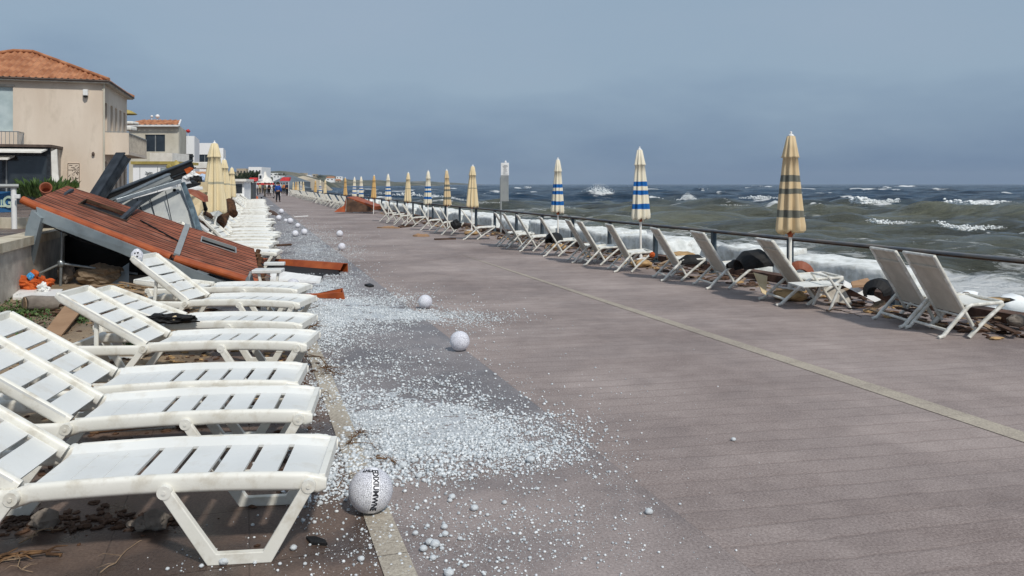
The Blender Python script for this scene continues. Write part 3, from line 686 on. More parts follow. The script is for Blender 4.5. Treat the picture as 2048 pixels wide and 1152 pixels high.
chairs = [(1868, 8.25, 4.365, 6, 1, 'nearest deck chair, at the right end of the row, taupe sling back with its shade painted in'),
 (1791, 8.85, None, 4, 1, 'second nearest deck chair, touching the one at the right end of the row'),
 (1545, 10.45, None, 5, 1.28, 'deck chair just in front of the brown striped parasol pole'),
 (1407, 12.1, None, 8, 1.1, 'second deck chair to the right of the tall blue striped parasol pole'),
 (1317, 13.1, None, 4, 1.05, 'deck chair immediately right of the tall blue striped parasol pole'),
 (1224, 14.4, None, 6, 1.0, 'deck chair immediately left of the tall blue striped parasol pole'),
 (1163, 15.6, None, 6, 1.05, 'front deck chair of the overlapping pair between the two blue striped parasols'),
 (1140, 16.1, None, 6, 1.0, 'rear deck chair of the overlapping pair between the two blue striped parasols'),
 (1083, 17.5, None, 4, 1.05, 'deck chair in front of the smaller blue striped parasol pole'),
 (1036, 18.8, None, 4, 1.0, 'deck chair below the grey information sign, nearest of three close together'),
 (1009, 19.7, None, 6, 1.0, 'middle deck chair of three close together below the information sign'),
 (992, 20.3, None, 6, 1.0, 'farthest deck chair of three close together below the information sign'),
 (923, 22.8, None, 4, 1.3, 'deck chair with long seat in front of the plain cream parasol'),
 (880, 25.0, None, 5, 1.0, 'near deck chair of the pair left of the plain cream parasol'),
 (866, 25.9, None, 5, 1.0, 'far deck chair of the pair left of the plain cream parasol'),
 (838, 27.4, None, 5, 1.0, 'deck chair beside the pale brown driftwood lying on the promenade'),
 (804, 29.6, None, 3, 1.15, 'deck chair at the near end of the crowded stretch by the fallen rust roof'),
 (786, 31.2, None, 5, 1.0, 'second deck chair of the crowded stretch near the fallen rust roof'),
 (771, 32.6, None, 5, 1.0, 'third deck chair of the crowded stretch near the fallen rust roof'),
 (757, 34.0, None, 5, 1.0, 'last deck chair of the crowded stretch, touching the fallen rust roof')]
dp = None
for (px, Yc, _, rz, sx, lab) in chairs:
    xt = (px - CX) / F * Yc; th = math.radians(rz)
    loc = (xt, Yc, 0)
    if dp is None: dp = make_deckchair(lab, DG); dp.location = loc; dp.rotation_euler = (0, 0, th)
    else: dup(dp, loc, th, lab, DG, (sx, 1, 1.0))
rc = random.Random(9); Yc = 45.0; kc = 0; O2 = 'first second third fourth fifth sixth'.split()
while Yc < 112:
    dup(dp, (CHX(Yc) + rc.uniform(-.12, .12), Yc, 0), math.radians(rc.uniform(0, 10)), (O2[kc] + ' deck chair beyond the fallen rust roof') if kc < 6 else 'deck chair in the dense far stretch of the row beyond the fallen rust roof', 'far deck chairs beyond the fallen rust roof', (rc.uniform(.95, 1.1), 1, 1))
    kc += 1; Yc += rc.uniform(1.0, 1.5) * (1 if Yc < 65 else 1.3)
# a folded frame lying between the third and second chair
t = thing('folded_chair', 'collapsed white chair frame with crossed legs, right of the brown striped parasol', 'chair', (3.95, 9.95, 0), math.radians(5))
mb = MB(); mb.sweep([(0, 0, .44), (.06, 0, .36), (.30, 0, .03)], rrect(.03, .035, .01), up=(0, 1, 0)); mb.sweep([(.0, .45, .44), (.06, .45, .36), (.30, .45, .03)], rrect(.03, .035, .01), up=(0, 1, 0)); mb.tube([(0, 0, .44), (0, .45, .44)], .015)
mb.build('back_frame', M['chair_frame'], t)
for y in (0, .45):
    mb = MB(); mb.sweep([(.16, y, .34), (.02, y, .02)], rrect(.03, .035, .01), up=(0, 1, 0)); mb.build('leg', M['chair_frame'], t)
mb = MB(); mb.hexa([(-.32, 0, .31), (.2, 0, .33), (-.32, .45, .31), (.2, .45, .33), (-.32, 0, .32), (.2, 0, .34), (-.32, .45, .32), (.2, .45, .34)]); mb.build('seat', M['seat_sling'], t)

# ------------------------------------------------------------ parasols
def canopy_mat(name, base, stripes, zt, zb, c2=None):
    m = bpy.data.materials.new(name); m.use_nodes = True; t = m.node_tree; l = t.links.new; b = t.nodes['Principled BSDF']
    b.inputs['Roughness'].default_value = .9; b.inputs['Specular IOR Level'].default_value = .15
    tcn = t.nodes.new('ShaderNodeTexCoord'); sp = t.nodes.new('ShaderNodeSeparateXYZ'); l(tcn.outputs['Object'], sp.inputs[0])
    nn = t.nodes.new('ShaderNodeTexNoise'); nn.inputs['Scale'].default_value = 6; l(tcn.outputs['Object'], nn.inputs['Vector'])
    wob = t.nodes.new('ShaderNodeMath'); wob.operation = 'MULTIPLY_ADD'; wob.inputs[1].default_value = .03; l(nn.outputs[0], wob.inputs[0]); l(sp.outputs[2], wob.inputs[2])
    mr_ = t.nodes.new('ShaderNodeMapRange'); mr_.inputs[1].default_value = zt + .015; mr_.inputs[2].default_value = zb + .015; l(wob.outputs[0], mr_.inputs[0])
    r = t.nodes.new('ShaderNodeValToRGB'); r.color_ramp.interpolation = 'CONSTANT'; el = r.color_ramp.elements
    el[0].position = 0; el[0].color = (0, 0, 0, 1); el[1].position = .999; el[1].color = (0, 0, 0, 1)
    for (a, b_) in stripes:
        e1 = el.new(a); e1.color = (1, 1, 1, 1); e2 = el.new(b_); e2.color = (0, 0, 0, 1)
    l(mr_.outputs[0], r.inputs[0])
    n2 = t.nodes.new('ShaderNodeTexNoise'); n2.inputs['Scale'].default_value = 5; n2.inputs['Detail'].default_value = 7; l(tcn.outputs['Object'], n2.inputs['Vector'])
    bm_ = t.nodes.new('ShaderNodeMixRGB'); bm_.inputs[1].default_value = col(base[0]); bm_.inputs[2].default_value = col(base[1]); l(n2.outputs[0], bm_.inputs[0])
    mx = t.nodes.new('ShaderNodeMixRGB'); l(r.outputs[0], mx.inputs[0]); l(bm_.outputs[0], mx.inputs[1]); mx.inputs[2].default_value = col(c2 or '#1f5fa8')
    l(mx.outputs[0], b.inputs['Base Color'])
    return m
CM = {'brown': canopy_mat('tan_grey_canopy', ('#c9b08a', '#decaa6'), [(.40, .47), (.54, .60), (.77, .85)], 2.24, .95, '#73736a'),
      'blue': canopy_mat('cream_blue_canopy', ('#dcd3bc', '#ebe4d2'), [(.46, .53), (.59, .66), (.79, .87)], 2.24, .95, '#2465a8'),
      'cream': canopy_mat('cream_canopy', ('#d8c39a', '#e6d6b4'), [(.53, .55)], 2.24, .95, '#8c8770'),
      'tan': canopy_mat('tan_canopy', ('#cba467', '#dbb985'), [(.52, .55)], 2.24, .95, '#6e6250'),
      'pale': canopy_mat('pale_canopy', ('#dccaa2', '#e8dab8'), [(.62, .66)], 2.24, .95, '#a9a592')}
def make_parasol(label, style, h=2.32, wide=1.0, group='closed parasols along the railing', bag=True, zb=.95, lean=(0, 0)):
    t = thing('closed_parasol', label, 'parasol', group=group)
    mb = MB(); mb.tube([(0, 0, 0), (0, 0, 2.25)], .021, 12); mb.build('pole', M['pole'], t)
    hsh = sum(ord(c) for c in label) % 97; rr = random.Random(hsh)
    prof = [(.028, 2.27), (.05, 2.255), (.075, 2.10), (.092, 1.985), (.098, 1.965), (.082, 1.96), (.092, 1.80), (.112, 1.55), (.128, 1.3), (.142, 1.1), (.150, zb + .09), (.150, zb + .03), (.13, zb), (.10, zb + .02), (.05, zb + .06)]
    prof = [(r * wide, z) for r, z in prof]; fold = [.02, .08, .16, .21, .23, .18, .22, .25, .27, .28, .28, .28, .27, .2, .1]
    mb = MB(); mb.lathe(prof, 56, fold=fold, k=8, ph=rr.random() * 6)
    # scalloped hem: lower the hem points unevenly
    nv = 56
    for i in range(10, 13):
        for j in range(nv):
            x, y, z = mb.v[i * nv + j]; a = 2 * math.pi * j / nv
            mb.v[i * nv + j] = (x, y, z - .035 * abs(math.sin(4 * a + 1)) - .03 * rr.random() * (j % 7 == 0) + .02 * math.cos(a + hsh))
    mb.build('canopy', CM[style], t)
    mb = MB(); mb.lathe([(.002, 2.325), (.014, 2.322), (.017, 2.31), (.010, 2.295), (.03, 2.285), (.045, 2.262), (.036, 2.25)], 14); mb.build('finial', M['white'], t)
    mb = MB(); mb.tube([(0, 0, zb - .08), (0, 0, zb + .05)], .032, 10); 
    for j in range(8):
        a = j * math.pi / 4; mb.beam((math.cos(a) * .03, math.sin(a) * .03, zb - .05), (math.cos(a) * .09, math.sin(a) * .09, zb + .07), .008, .012)
    mb.build('runner', M['rust'], t)
    if bag:
        mb = MB(); mb.blob((0, 0, .06), (.48, .42, .17), hsh, .25, 2, 1.5); mb.build('sandbag', M['sandbag'], t)
        mb = MB(); mb.tube([(0, 0, .1), (0, 0, .22)], .034, 10); mb.tube([(-.22, 0, .155), (.22, 0, .155)], .016, 6); mb.build('base_socket', M['white'], t)
    k = h / 2.32; t.scale = (k, k, k); t.rotation_euler = (math.radians(rr.uniform(-1, 1)), math.radians(rr.uniform(-1.3, 1.3)), rr.random() * 3); return t
pl = [(1580, 11.0, 2.32, 'brown', 'tallest parasol in view, tan with brown grey stripes, nearest on the right', 1.05),
 (1282, 15.4, 2.32, 'blue', 'cream parasol with three blue stripes, second from the right', 1.0),
 (1116, 19.6, 2.25, 'blue', 'cream parasol with thin blue stripes, third from the right', .92),
 (943, 25.0, 2.21, 'cream', 'plain cream parasol left of the information sign', 1.1),
 (895, 28.2, 2.13, 'brown', 'pale parasol with grey stripes and an orange tip, left of the plain cream one', .85),
 (856, 30.4, 2.13, 'blue', 'blue striped parasol beside the brown one left of the plain cream parasol', .9),
 (815, 33.4, 2.11, 'cream', 'yellowish cream parasol between two blue striped ones', .95),
 (777, 37.4, 2.09, 'blue', 'small blue striped parasol right of the fallen rust roof', .9),
 (747, 42.5, 2.10, 'tan', 'tan parasol directly behind the right part of the fallen rust roof', .9),
 (722, 46.8, 2.06, 'blue', 'right one of two far blue striped parasols behind the rust roof', .9),
 (708, 50.0, 2.06, 'blue', 'left one of two far blue striped parasols behind the rust roof', .85),
 (691, 54.5, 2.07, 'tan', 'orange tan far parasol over the left end of the rust roof', .85),
 (650, 68.0, 2.0, 'cream', 'far cream parasol, right one of the pair before the headland', .9),
 (641, 72.0, 2.0, 'blue', 'far striped parasol, left one of the pair before the headland', .9),
 (631, 78.0, 2.0, 'tan', 'single far tan parasol left of the pair before the headland', .9),
 (607, 92.0, 1.9, 'cream', 'rightmost parasol of the far cluster at the end of the chair row', 1),
 (602, 97.0, 1.95, 'blue', 'second parasol from the right in the far cluster', 1),
 (596, 103.0, 1.95, 'cream', 'third parasol from the right in the far cluster', 1),
 (592, 108.0, 1.95, 'tan', 'fourth parasol from the right in the far cluster', 1),
 (587, 114.0, 1.9, 'cream', 'leftmost parasol of the far cluster', 1)]
for (px, Yp, h, st, lab, wd) in pl:
    t = make_parasol(lab, st, h, wd, bag=Yp < 26); t.location = ((px - CX) / F * Yp, Yp, 0)
for (px, Yp, h, lab, wd) in [(430, 19.5, 2.66, 'largest beige parasol standing among the left sun loungers beside the wreck', 1.28), (447, 31.5, 2.62, 'middle beige parasol, partly hidden behind the largest one on the left', 1.25), (462, 44.0, 2.55, 'smallest beige parasol, right of the other two on the left side', 1.3)]:
    t = make_parasol(lab, 'pale', h, wd, 'beige parasols among the left loungers', False, .78); t.location = ((px - CX) / F * Yp, Yp, 0)

# ------------------------------------------------------------ information sign
t = thing('information_sign', 'tall narrow sign beyond the railing, white notice above a grey panel', 'sign', P(1008, 430, 25.6) * 1.0)
o = t.location.copy(); t.location = (o.x, o.y, -.4); zz = .4
mb = MB(); mb.tube([(-.1, 0, 0), (-.1, 0, 2.2)], .03, 8); mb.build('pole', M['gray'], t)
mb = MB(); mb.box((.02, 0, 1.04 + zz + .42), (.26, .05, .84)); mb.build('panel', M['gray'], t, bevel=.008)
mb = MB(); mb.box((.03, -.005, 1.89 + zz + .19), (.26, .05, .40)); nb = mb.build('notice', M['white'], t, bevel=.006)
mb = MB(); rr = random.Random(2)
for i in range(9):
    z = 2.25 + zz - .33 + i * .035; mb.box((.03 + rr.uniform(-.02, .02), -.034, z), (rr.uniform(.06, .17), .006, .008))
mb.build('print', M['dark'], nb)
mb = MB(); mb.blob((.05, 0, 2.31 + zz), (.07, .06, .09), 3, .1, 1); mb.build('cap', M['white'], t)

# ------------------------------------------------------------ wrecked kiosk on the left
M['slot'] = mat('slot_dark', '#15181b', '#2c3136', 9, .35, .2, 30)
def lerp(a, b, t): return a + (b - a) * t
A = P(62, 402, 12.0); B = P(135, 371, 13.7); E = P(374, 452, 14.0); Fp = P(352, 512, 12.15); C_ = P(508, 497, 14.0); D_ = P(521, 562, 12.3)
wk = thing('collapsed_kiosk', 'wrecked kiosk with a tilted rust red ribbed roof and two dark slots', 'wreck', (A.x, 12, 0)); WO = Vector((A.x, 12, 0))
def slabquad(a, b, c, d, holes, m, name, th=.05, ns=60, nt_=34, sag=0.0, ribs=30):
    """a near-left, b far-left, c far-right, d near-right; holes in (s,t)."""
    mb = MB(); nrm = (d - a).cross(b - a).normalized()
    if nrm.z < 0: nrm = -nrm
    def pt(s_, t_):
        p = lerp(lerp(a, d, s_), lerp(b, c, s_), t_)
        return p + nrm * (.006 * math.sin(t_ * ribs * 2 * math.pi) + .012 * noise.noise(p * 2.2) - sag * math.sin(math.pi * s_) * (1 - t_))
    ss = sorted(set([round(i / ns, 4) for i in range(ns + 1)] + [h for q in holes for h in q[:2]]))
    tt = sorted(set([round(i / (nt_ * 4), 4) for i in range(nt_ * 4 + 1)] + [h for q in holes for h in q[2:]]))
    top = {}; vs = []
    for i, s_ in enumerate(ss):
        for j, t_ in enumerate(tt):
            p = pt(s_, t_); top[i, j] = len(vs); vs += [p - WO, p - nrm * th - WO]
    fs = []
    inh = lambda i, j: not (0 <= i < len(ss) - 1 and 0 <= j < len(tt) - 1) or any(q[0] - 1e-6 <= ss[i] and ss[i+1] <= q[1] + 1e-6 and q[2] - 1e-6 <= tt[j] and tt[j+1] <= q[3] + 1e-6 for q in holes)
    for i in range(len(ss) - 1):
        for j in range(len(tt) - 1):
            if inh(i, j): continue
            k = [top[i, j], top[i+1, j], top[i+1, j+1], top[i, j+1]]; fs += [tuple(k), tuple(x + 1 for x in k[::-1])]
            for (di, dj, p0, p1) in ((-1, 0, 0, 3), (1, 0, 1, 2), (0, -1, 0, 1), (0, 1, 3, 2)):
                if (inh(i + di, j + dj) if (0 <= i + di and 0 <= j + dj) else True):
                    fs.append((k[p0], k[p1], k[p1] + 1, k[p0] + 1))
    mb.add(vs, fs); ob = mb.build(name, m, wk)
    ac = [t_ for s_ in ss for t_ in tt for k in (0, 1)]; al = [s_ for s_ in ss for t_ in tt for k in (0, 1)]
    for nm, arr in (('across', ac), ('along', al)): ob.data.attributes.new(nm, 'FLOAT', 'POINT').data.foreach_set('value', arr)
    return ob, nrm
o1, n1 = slabquad(A, B, E, Fp, [(.22, .58, .46, .72)], M['ribroof'], 'roof_panel')
mb = MB(); a, b_, c, d = [lerp(lerp(A, Fp, s_), lerp(B, E, s_), t_) for s_, t_ in ((.20, .43), (.20, .75), (.60, .75), (.60, .43))]
mb.prism([q - n1 * .056 - WO for q in (a, b_, c, d)], -n1 * .02); mb.build('slot_shade', M['slot'], o1)  # black backing paints the dark seen through the slot
o2, n2 = slabquad(lerp(Fp, D_, .03), lerp(E, C_, .03), C_, D_, [(.22, .72, .62, .80)], M['ribroof'], 'roof_panel', ns=30)
mb = MB(); a, b_, c, d = [lerp(lerp(Fp, D_, s_), lerp(E, C_, s_), t_) for s_, t_ in ((.20, .59), (.20, .84), (.76, .84), (.76, .59))]
mb.prism([q - n2 * .056 - WO for q in (a, b_, c, d)], -n2 * .02); mb.build('slot_shade', M['slot'], o2)
for (oo, nn, q0, q1, q2, q3, hs) in ((o1, n1, A, Fp, E, B, (.22, .58, .46, .72)), (o2, n2, Fp, D_, C_, E, (.24, .72, .62, .80))):
    f = lambda s_, t_: lerp(lerp(q0, q1, s_), lerp(q3, q2, s_), t_) - nn * .01 - WO
    mb = MB(); w1 = .018
    for (p0, p1) in ((f(hs[0], hs[2]), f(hs[1], hs[2])), (f(hs[1], hs[2]), f(hs[1], hs[3])), (f(hs[1], hs[3]), f(hs[0], hs[3])), (f(hs[0], hs[3]), f(hs[0], hs[2]))):
        mb.beam(p0, p1, w1, .05, up=nn)
    mb.build('slot_frame', M['gray'] if oo is o2 else M['darkwood'], oo)
mb = MB(); mb.beam(Fp + n1 * .02 - WO, E + n1 * .02 - WO, .09, .035, up=n1); mb.build('joint_flashing', M['gray'], wk)
# rolled lip along the lower edge
def tubearc(path, r, a0, a1, name, m, th=.006, n=10, nr=Vector((0, 0, 1))):
    mb = MB()
    sec = [(r * math.cos(a0 + (a1 - a0) * i / n), r * math.sin(a0 + (a1 - a0) * i / n)) for i in range(n + 1)]
    sec += [((r - th) * math.cos(a1 + (a0 - a1) * i / n), (r - th) * math.sin(a1 + (a0 - a1) * i / n)) for i in range(n + 1)]
    mb.sweep([q - WO for q in path], sec, up=nr, smooth=False, cap=False); return mb.build(name, m, wk)
ofs = Vector((0, -.035, -.04))
tubearc([P(44, 399, 11.95)] + [lerp(A, Fp, s_) + ofs for s_ in (.04, .25, .5, .75, .97)], .058, -2.6, 1.9, 'rolled_edge', M['rust'])
tubearc([lerp(Fp, D_, s_) + ofs for s_ in (.0, .3, .6, .97)], .06, -2.6, 1.9, 'rolled_edge', M['rust'])
mb = MB(); mb.beam(A + Vector((.05, .04, -.16)) - WO, Fp + Vector((0, .04, -.16)) - WO, .03, .035); mb.beam(Fp + Vector((0, .04, -.16)) - WO, D_ + Vector((0, .02, -.12)) - WO, .03, .035); mb.build('edge_channel', M['dark'], wk)
# fascia beam, posts, inner walls
mb = MB(); mb.prism([q - WO for q in (P(72, 414, 11.88), P(352, 526, 11.98), P(470, 574, 12.08), P(392, 574, 12.03), P(240, 506, 11.95), P(78, 443, 11.88))], (0, .05, 0)); mb.build('fascia', M['fascia'], wk)
mb = MB(); mb.prism([q - WO for q in (P(63, 420, 11.82), P(82, 436, 11.82), P(47, 574, 11.82), P(34, 572, 11.82), P(52, 452, 11.82))], (0, .12, 0)); mb.build('post', M['fascia'], wk)
mb = MB(); mb.prism([q - WO for q in (P(393, 541, 12.05), P(414, 549, 12.05), P(403, 572, 12.1), P(383, 572, 12.1))], (0, .1, 0)); mb.build('post', M['fascia'], wk)
mb = MB(); mb.prism([q - WO for q in (P(86, 425, 13.9), P(420, 530, 14.1), P(520, 545, 14.0), P(500, 580, 13.6), P(60, 560, 13.8))], (0, .06, 0)); mb.build('inner_wall', M['black'], wk)  # black sheet stands in for the shade inside the kiosk
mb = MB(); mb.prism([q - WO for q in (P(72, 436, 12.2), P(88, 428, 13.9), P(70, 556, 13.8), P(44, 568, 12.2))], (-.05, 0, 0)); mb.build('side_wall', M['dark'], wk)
mb = MB(); a = P(122, 527, 12.3) - WO
mb.tube([P(124, 462, 12.3) - WO, P(121, 572, 12.3) - WO], .022, 10); mb.tube([a, P(37, 566, 12.1) - WO], .019, 8); mb.tube([a, P(275, 548, 12.6) - WO], .019, 8)
mb.blob(a, (.11, .1, .13), 2, .2, 1); mb.build('scaffold_pipe', M['steel'], wk)
mb = MB(); mb.tube([P(58, 430, 11.9) - WO, P(90, 447, 11.9) - WO, P(120, 462, 11.95) - WO, P(150, 474, 12) - WO], .008, 6); mb.tube([P(62, 428, 11.9) - WO, P(112, 452, 11.9) - WO, P(152, 478, 12) - WO, P(240, 505, 12.1) - WO], .007, 6); mb.build('cable', M['black'], wk)
mb = MB(); mb.beam(P(247, 459, 13.0) + Vector((0, -.35, .05)) - WO, P(292, 410, 13.9) + Vector((0, -.2, .06)) - WO, .07, .05); mb.build('batten', M['dark'], wk); mb = MB(); mb.beam(P(112, 404, 12.8) + n1 * .03 - WO, P(143, 383, 13.4) + n1 * .03 - WO, .06, .04)
mb.build('batten', M['dark'], wk)
f = lambda s_, t_: lerp(lerp(A, Fp, s_), lerp(B, E, s_), t_) + n1 * .016 - WO
mb = MB(); mb.beam(f(.66, .62), f(.98, .40), .02, .02, up=n1); mb.build('crack_strip', M['black'], wk)
# ragged right edge
mb = MB(); rr = random.Random(3)
mb.tube([lerp(D_, C_, i / 40) + Vector((.03 + rr.uniform(-.04, .06), 0, -.06 + rr.uniform(-.04, .03))) - WO for i in range(41)], [rr.uniform(.012, .06) for i in range(41)], 7)
mb.build('torn_edge', M['brown'], wk)

for i in range(12):
    p = lerp(D_, C_, rr.random()) + Vector((-.02, 0, -.03)) - WO; q = p + Vector((rr.uniform(.08, .28), rr.uniform(-.1, .1), rr.uniform(-.12, .06)))
    mb = MB(); mb.prism([p, p + Vector((0, .04, 0)), q], (0, 0, .008)); mb.build('splinter', M['wood'] if i % 3 else M['roofpanel'], wk)
for (s0, s1) in ((.30, .42), (.55, .72), (.80, .9)):
    p, q = lerp(A, Fp, s0) + Vector((0, -.06, -.12)) - WO, lerp(A, Fp, s1) + Vector((0, -.07, -.12)) - WO; m_ = (p + q) / 2 + Vector((0, -.02, -.16)); mb = MB()
    mb.tube([p, lerp(p, m_, .6), m_, lerp(m_, q, .4), q], .006, 5); mb.build('loose_wire', M['black'], wk)
# beams and panels piled behind the red roof
def beam_thing(name, label, a, b, w_, h_, m, m2=None, cat='beam', group=None):
    org = (a + b) / 2; mb = MB(); mb.beam(a - org, b - org, w_, h_)
    if m2 is None:
        o = mb.build(name, m, bevel=.01); o.location = org; return tag(o, label, cat, group)
    t = thing(name, label, cat, org, group=group); mb.build('web', m, t, bevel=.008)
    d = (b - a).normalized(); s_ = d.cross(Vector((0, 0, 1))).normalized(); n_ = s_.cross(d)
    mb = MB()
    for k in (-1, 1): mb.beam(a - org + n_ * k * (h_ / 2 + .012) - d * .02, b - org + n_ * k * (h_ / 2 + .012) + d * .02, w_ * 1.3, .022)
    mb.build('flange', m2, t); return t
beam_thing('steel_beam', 'dark blue grey beam sticking up steeply in front of the beige house corner', P(192, 398, 14.6), P(246, 313, 15.2), .17, .15, M['dark'], M['dark'])
beam_thing('steel_beam', 'long black beam rising to the right above the grey panel, orange patch near its end', P(208, 398, 14.8), P(383, 329, 16.0), .16, .13, M['black'], M['dark'])
beam_thing('steel_beam', 'paler rail lying just beneath the long black beam', P(225, 405, 14.6), P(338, 354, 15.4), .12, .09, M['gray'], M['steel'])
o = beam_thing('bent_pipe', 'pale round pipe lying along the top edge of the grey panel', P(232, 402, 14.5), P(362, 362, 15.3), .08, .08, M['steel'])
def slab(name, label, pts, th, m, cat, group=None, bev=0.0, extra=None):
    org = sum(pts, Vector()) / len(pts); mb = MB(); mb.prism([p - org for p in pts], th)
    o = mb.build(name, m, bevel=bev); o.location = org; return tag(o, label, cat, group)
o = slab('leaning_sheet', 'large grey sheet panel with small bolt holes leaning behind the red roof', [P(232, 407, 15.0), P(360, 372, 15.5), P(397, 470, 15.1), P(310, 450, 15.1)], Vector((0, .05, 0)), M['gray'], 'panel')
mb = MB(); oo = o.location
for (px, py, r) in ((349, 380, .028), (350, 394, .03), (345, 398, .02), (356, 386, .012)): c = P(px, py, 15.42) - oo; mb.tube([c + Vector((0, -.02, 0)), c + Vector((0, .02, 0))], r, 10)
mb.build('bolt_hole', M['black'], o)
mb = MB()
for (x0, y0, x1, y1) in ((300, 392, 312, 440), (332, 383, 345, 450), (275, 398, 285, 425)): mb.beam(P(x0, y0, 15.15) - oo + Vector((0, -.02, 0)), P(x1, y1, 15.03) - oo + Vector((0, -.004, 0)), .012, .012, up=(0, 1, 0))
mb.build('seam', M['dark'], o)
slab('glass_strip', 'blue grey strip hanging down the right edge of the grey panel', [P(361, 366, 15.3), P(367, 364, 15.3), P(387, 415, 15.2), P(402, 462, 14.9), P(393, 466, 14.9), P(377, 412, 15.2)], Vector((0, .07, 0)), M['bluegray'], 'strip')
slab('dark_board', 'black folded board under the end of the long black beam', [P(334, 352, 15.6), P(352, 338, 15.9), P(378, 334, 15.9), P(376, 346, 15.9), P(362, 353, 15.7), P(358, 364, 15.5), P(338, 368, 15.5)], Vector((0, .08, 0)), M['black'], 'board')
slab('orange_tip', 'small bright orange plate at the end of the long black beam', [P(368, 339, 15.8), P(379, 334, 15.8), P(386, 337, 15.8), P(381, 343, 15.8), P(374, 348, 15.8)], Vector((0, .04, 0)), M['orange'], 'plate')
slab('plank', 'black slat pointing right between the grey panel and the largest beige parasol', [P(372, 369, 16.5), P(398, 366, 17), P(398, 371, 17), P(374, 378, 16.5)], Vector((0, .1, .02)), M['black'], 'slat')
slab('beige_board', 'beige board leaning left of the largest beige parasol', [P(378, 388, 17.0), P(402, 402, 17.2), P(405, 418, 17.2), P(396, 432, 17.0), P(384, 415, 17)], Vector((0, .06, 0)), M['beigecloth'], 'board')
slab('beige_board', 'small pale board standing behind the largest beige parasol on the left', [P(396, 364, 19), P(415, 364, 19.2), P(414, 384, 19.2), P(397, 386, 19)], Vector((0, .05, 0)), M['beigecloth'], 'board')
slab('rust_shell', 'dark rust curved shell above the beige board left of the parasol', [P(374, 378, 17.4), P(390, 382, 17.5), P(407, 392, 17.6), P(408, 404, 17.5), P(396, 396, 17.4), P(378, 388, 17.4)], Vector((0, .25, 0)), M['roofpanel'], 'shell')
def roll(label, a, b, r, m=None, name='fibre_roll'):
    org = (a + b) / 2; mb = MB(); n = 8; pth = [lerp(a, b, i / n) - org + Vector((noise.noise(a + Vector((i, 0, 0))) * .04, 0, 0)) for i in range(n + 1)]
    mb.tube(pth, [r * (1 + .15 * noise.noise(Vector((i * .7, a.x, a.y)))) for i in range(n + 1)], 14); o = mb.build(name, m or M['brown']); o.location = org; return tag(o, label, 'roll')
roll('brown fibre roll leaning on the loungers right of the largest beige parasol pole', P(440, 452, 19.8), P(449, 430, 20.3), .125)
roll('brown fibre roll standing behind the largest beige parasol, further away', P(466, 428, 27), P(459, 405, 27.6), .16)
roll('dark brown crumpled roll under the skirt of the largest beige parasol', P(410, 426, 18), P(424, 434, 18.2), .05, M['darkwood'])
slab('grey_shard', 'small grey shard under the skirt of the largest beige parasol', [P(420, 425, 17.5), P(436, 421, 17.6), P(444, 427, 17.6), P(434, 434, 17.5), P(426, 432, 17.5)], Vector((0, .05, 0)), M['gray'], 'shard')

# pieces thrown onto the promenade
def gutter(name, label, a, b, w_, h_, m=None, open_end=True):
    """bent sheet profile lying from a to b"""
    org = a.copy(); mb = MB(); d = b - a; sec = [(-w_/2, 0), (-w_/2 + .008, h_), (w_ * .1, h_ * 1.05), (w_/2, h_ * .35), (w_/2 - .01, h_ * .30), (w_ * .08, h_), (-w_/2 + .02, h_ - .015), (-w_/2 + .015, 0)]
    mb.sweep([Vector((0, 0, 0)), d * .5 + Vector((0, 0, .01)), d], sec, smooth=False); o = mb.build(name, m or M['rust']); o.location = org; return o
o = gutter('rust_gutter', '', G(512, 533), G(688, 545), .22, .16); tag(o, 'long rust coloured gutter lying across the hail right of the red roof', 'gutter')
mb = MB(); mb.prism([G(520, 545) + Vector((0, -.05, .0)), G(680, 551), G(672, 541) + Vector((0, 0, .09)), G(520, 531) + Vector((0, 0, .12))], (0, .03, 0)); tag(mb.build('gutter_underside_shade', M['black'], org=G(600, 545)), 'black sheet painting the shaded underside of the long rust gutter', 'sheet')  # added to give the gutter a dark, shaded underside
o = slab('white_trim', 'torn white trim board lying in the hail below the long rust gutter', [G(540, 557) + Vector((0, 0, .12)), G(600, 560) + Vector((0, 0, .07)), G(643, 563) + Vector((0, 0, .05)), G(640, 567), G(600, 564), G(540, 562)], Vector((0, .02, .03)), M['white'], 'board')
slab('black_trim', 'black underside piece behind the torn white trim board', [G(540, 560), G(640, 562), G(648, 556) + Vector((0, 0, .07)), G(600, 558) + Vector((0, 0, .05))], Vector((0, .05, 0)), M['black'], 'board')
mb = MB(); a, b_, c = G(598, 596), G(690, 599), G(690, 592)
mb.prism([a + Vector((0, 0, .02)), b_ + Vector((0, 0, .0)), b_ + Vector((-.03, 0, .10)), a + Vector((.05, .02, .055))], (0, .015, 0)); mb.prism([b_ + Vector((-.01, .0, .0)), G(687, 590), G(684, 590) + Vector((0, 0, .1)), b_ + Vector((-.035, 0, .10))], (.012, 0, 0)); mb.prism([a + Vector((0, .03, 0)), G(687, 590), G(684, 590) + Vector((0, 0, .1)), a + Vector((.2, .05, .05))], (0, .012, 0))
tag(mb.build('rust_gutter', M['rust'], org=a), 'short bent rust gutter with triangular open end beside the flat lounger', 'gutter')
beam_thing('rust_strip', 'thin rust strip lying beside the far loungers near the round white balls', G(552, 492) + Vector((0, 0, .02)), G(583, 491) + Vector((0, 0, .03)), .16, .04, M['darkwood'], cat='strip')
slab('dark_board', 'long dark board slanting onto the promenade from the far left loungers', [G(510, 423), G(560, 433), G(548, 427) + Vector((0, 0, .1)), G(512, 420) + Vector((0, 0, .25))], Vector((0, .08, .02)), M['darkwood'], 'board')
beam_thing('white_pole', 'thin white pole lying across the middle of the promenade', G(588, 435) + Vector((0, 0, .03)), G(616, 434) + Vector((0, 0, .05)), .06, .04, M['white'], cat='pole')
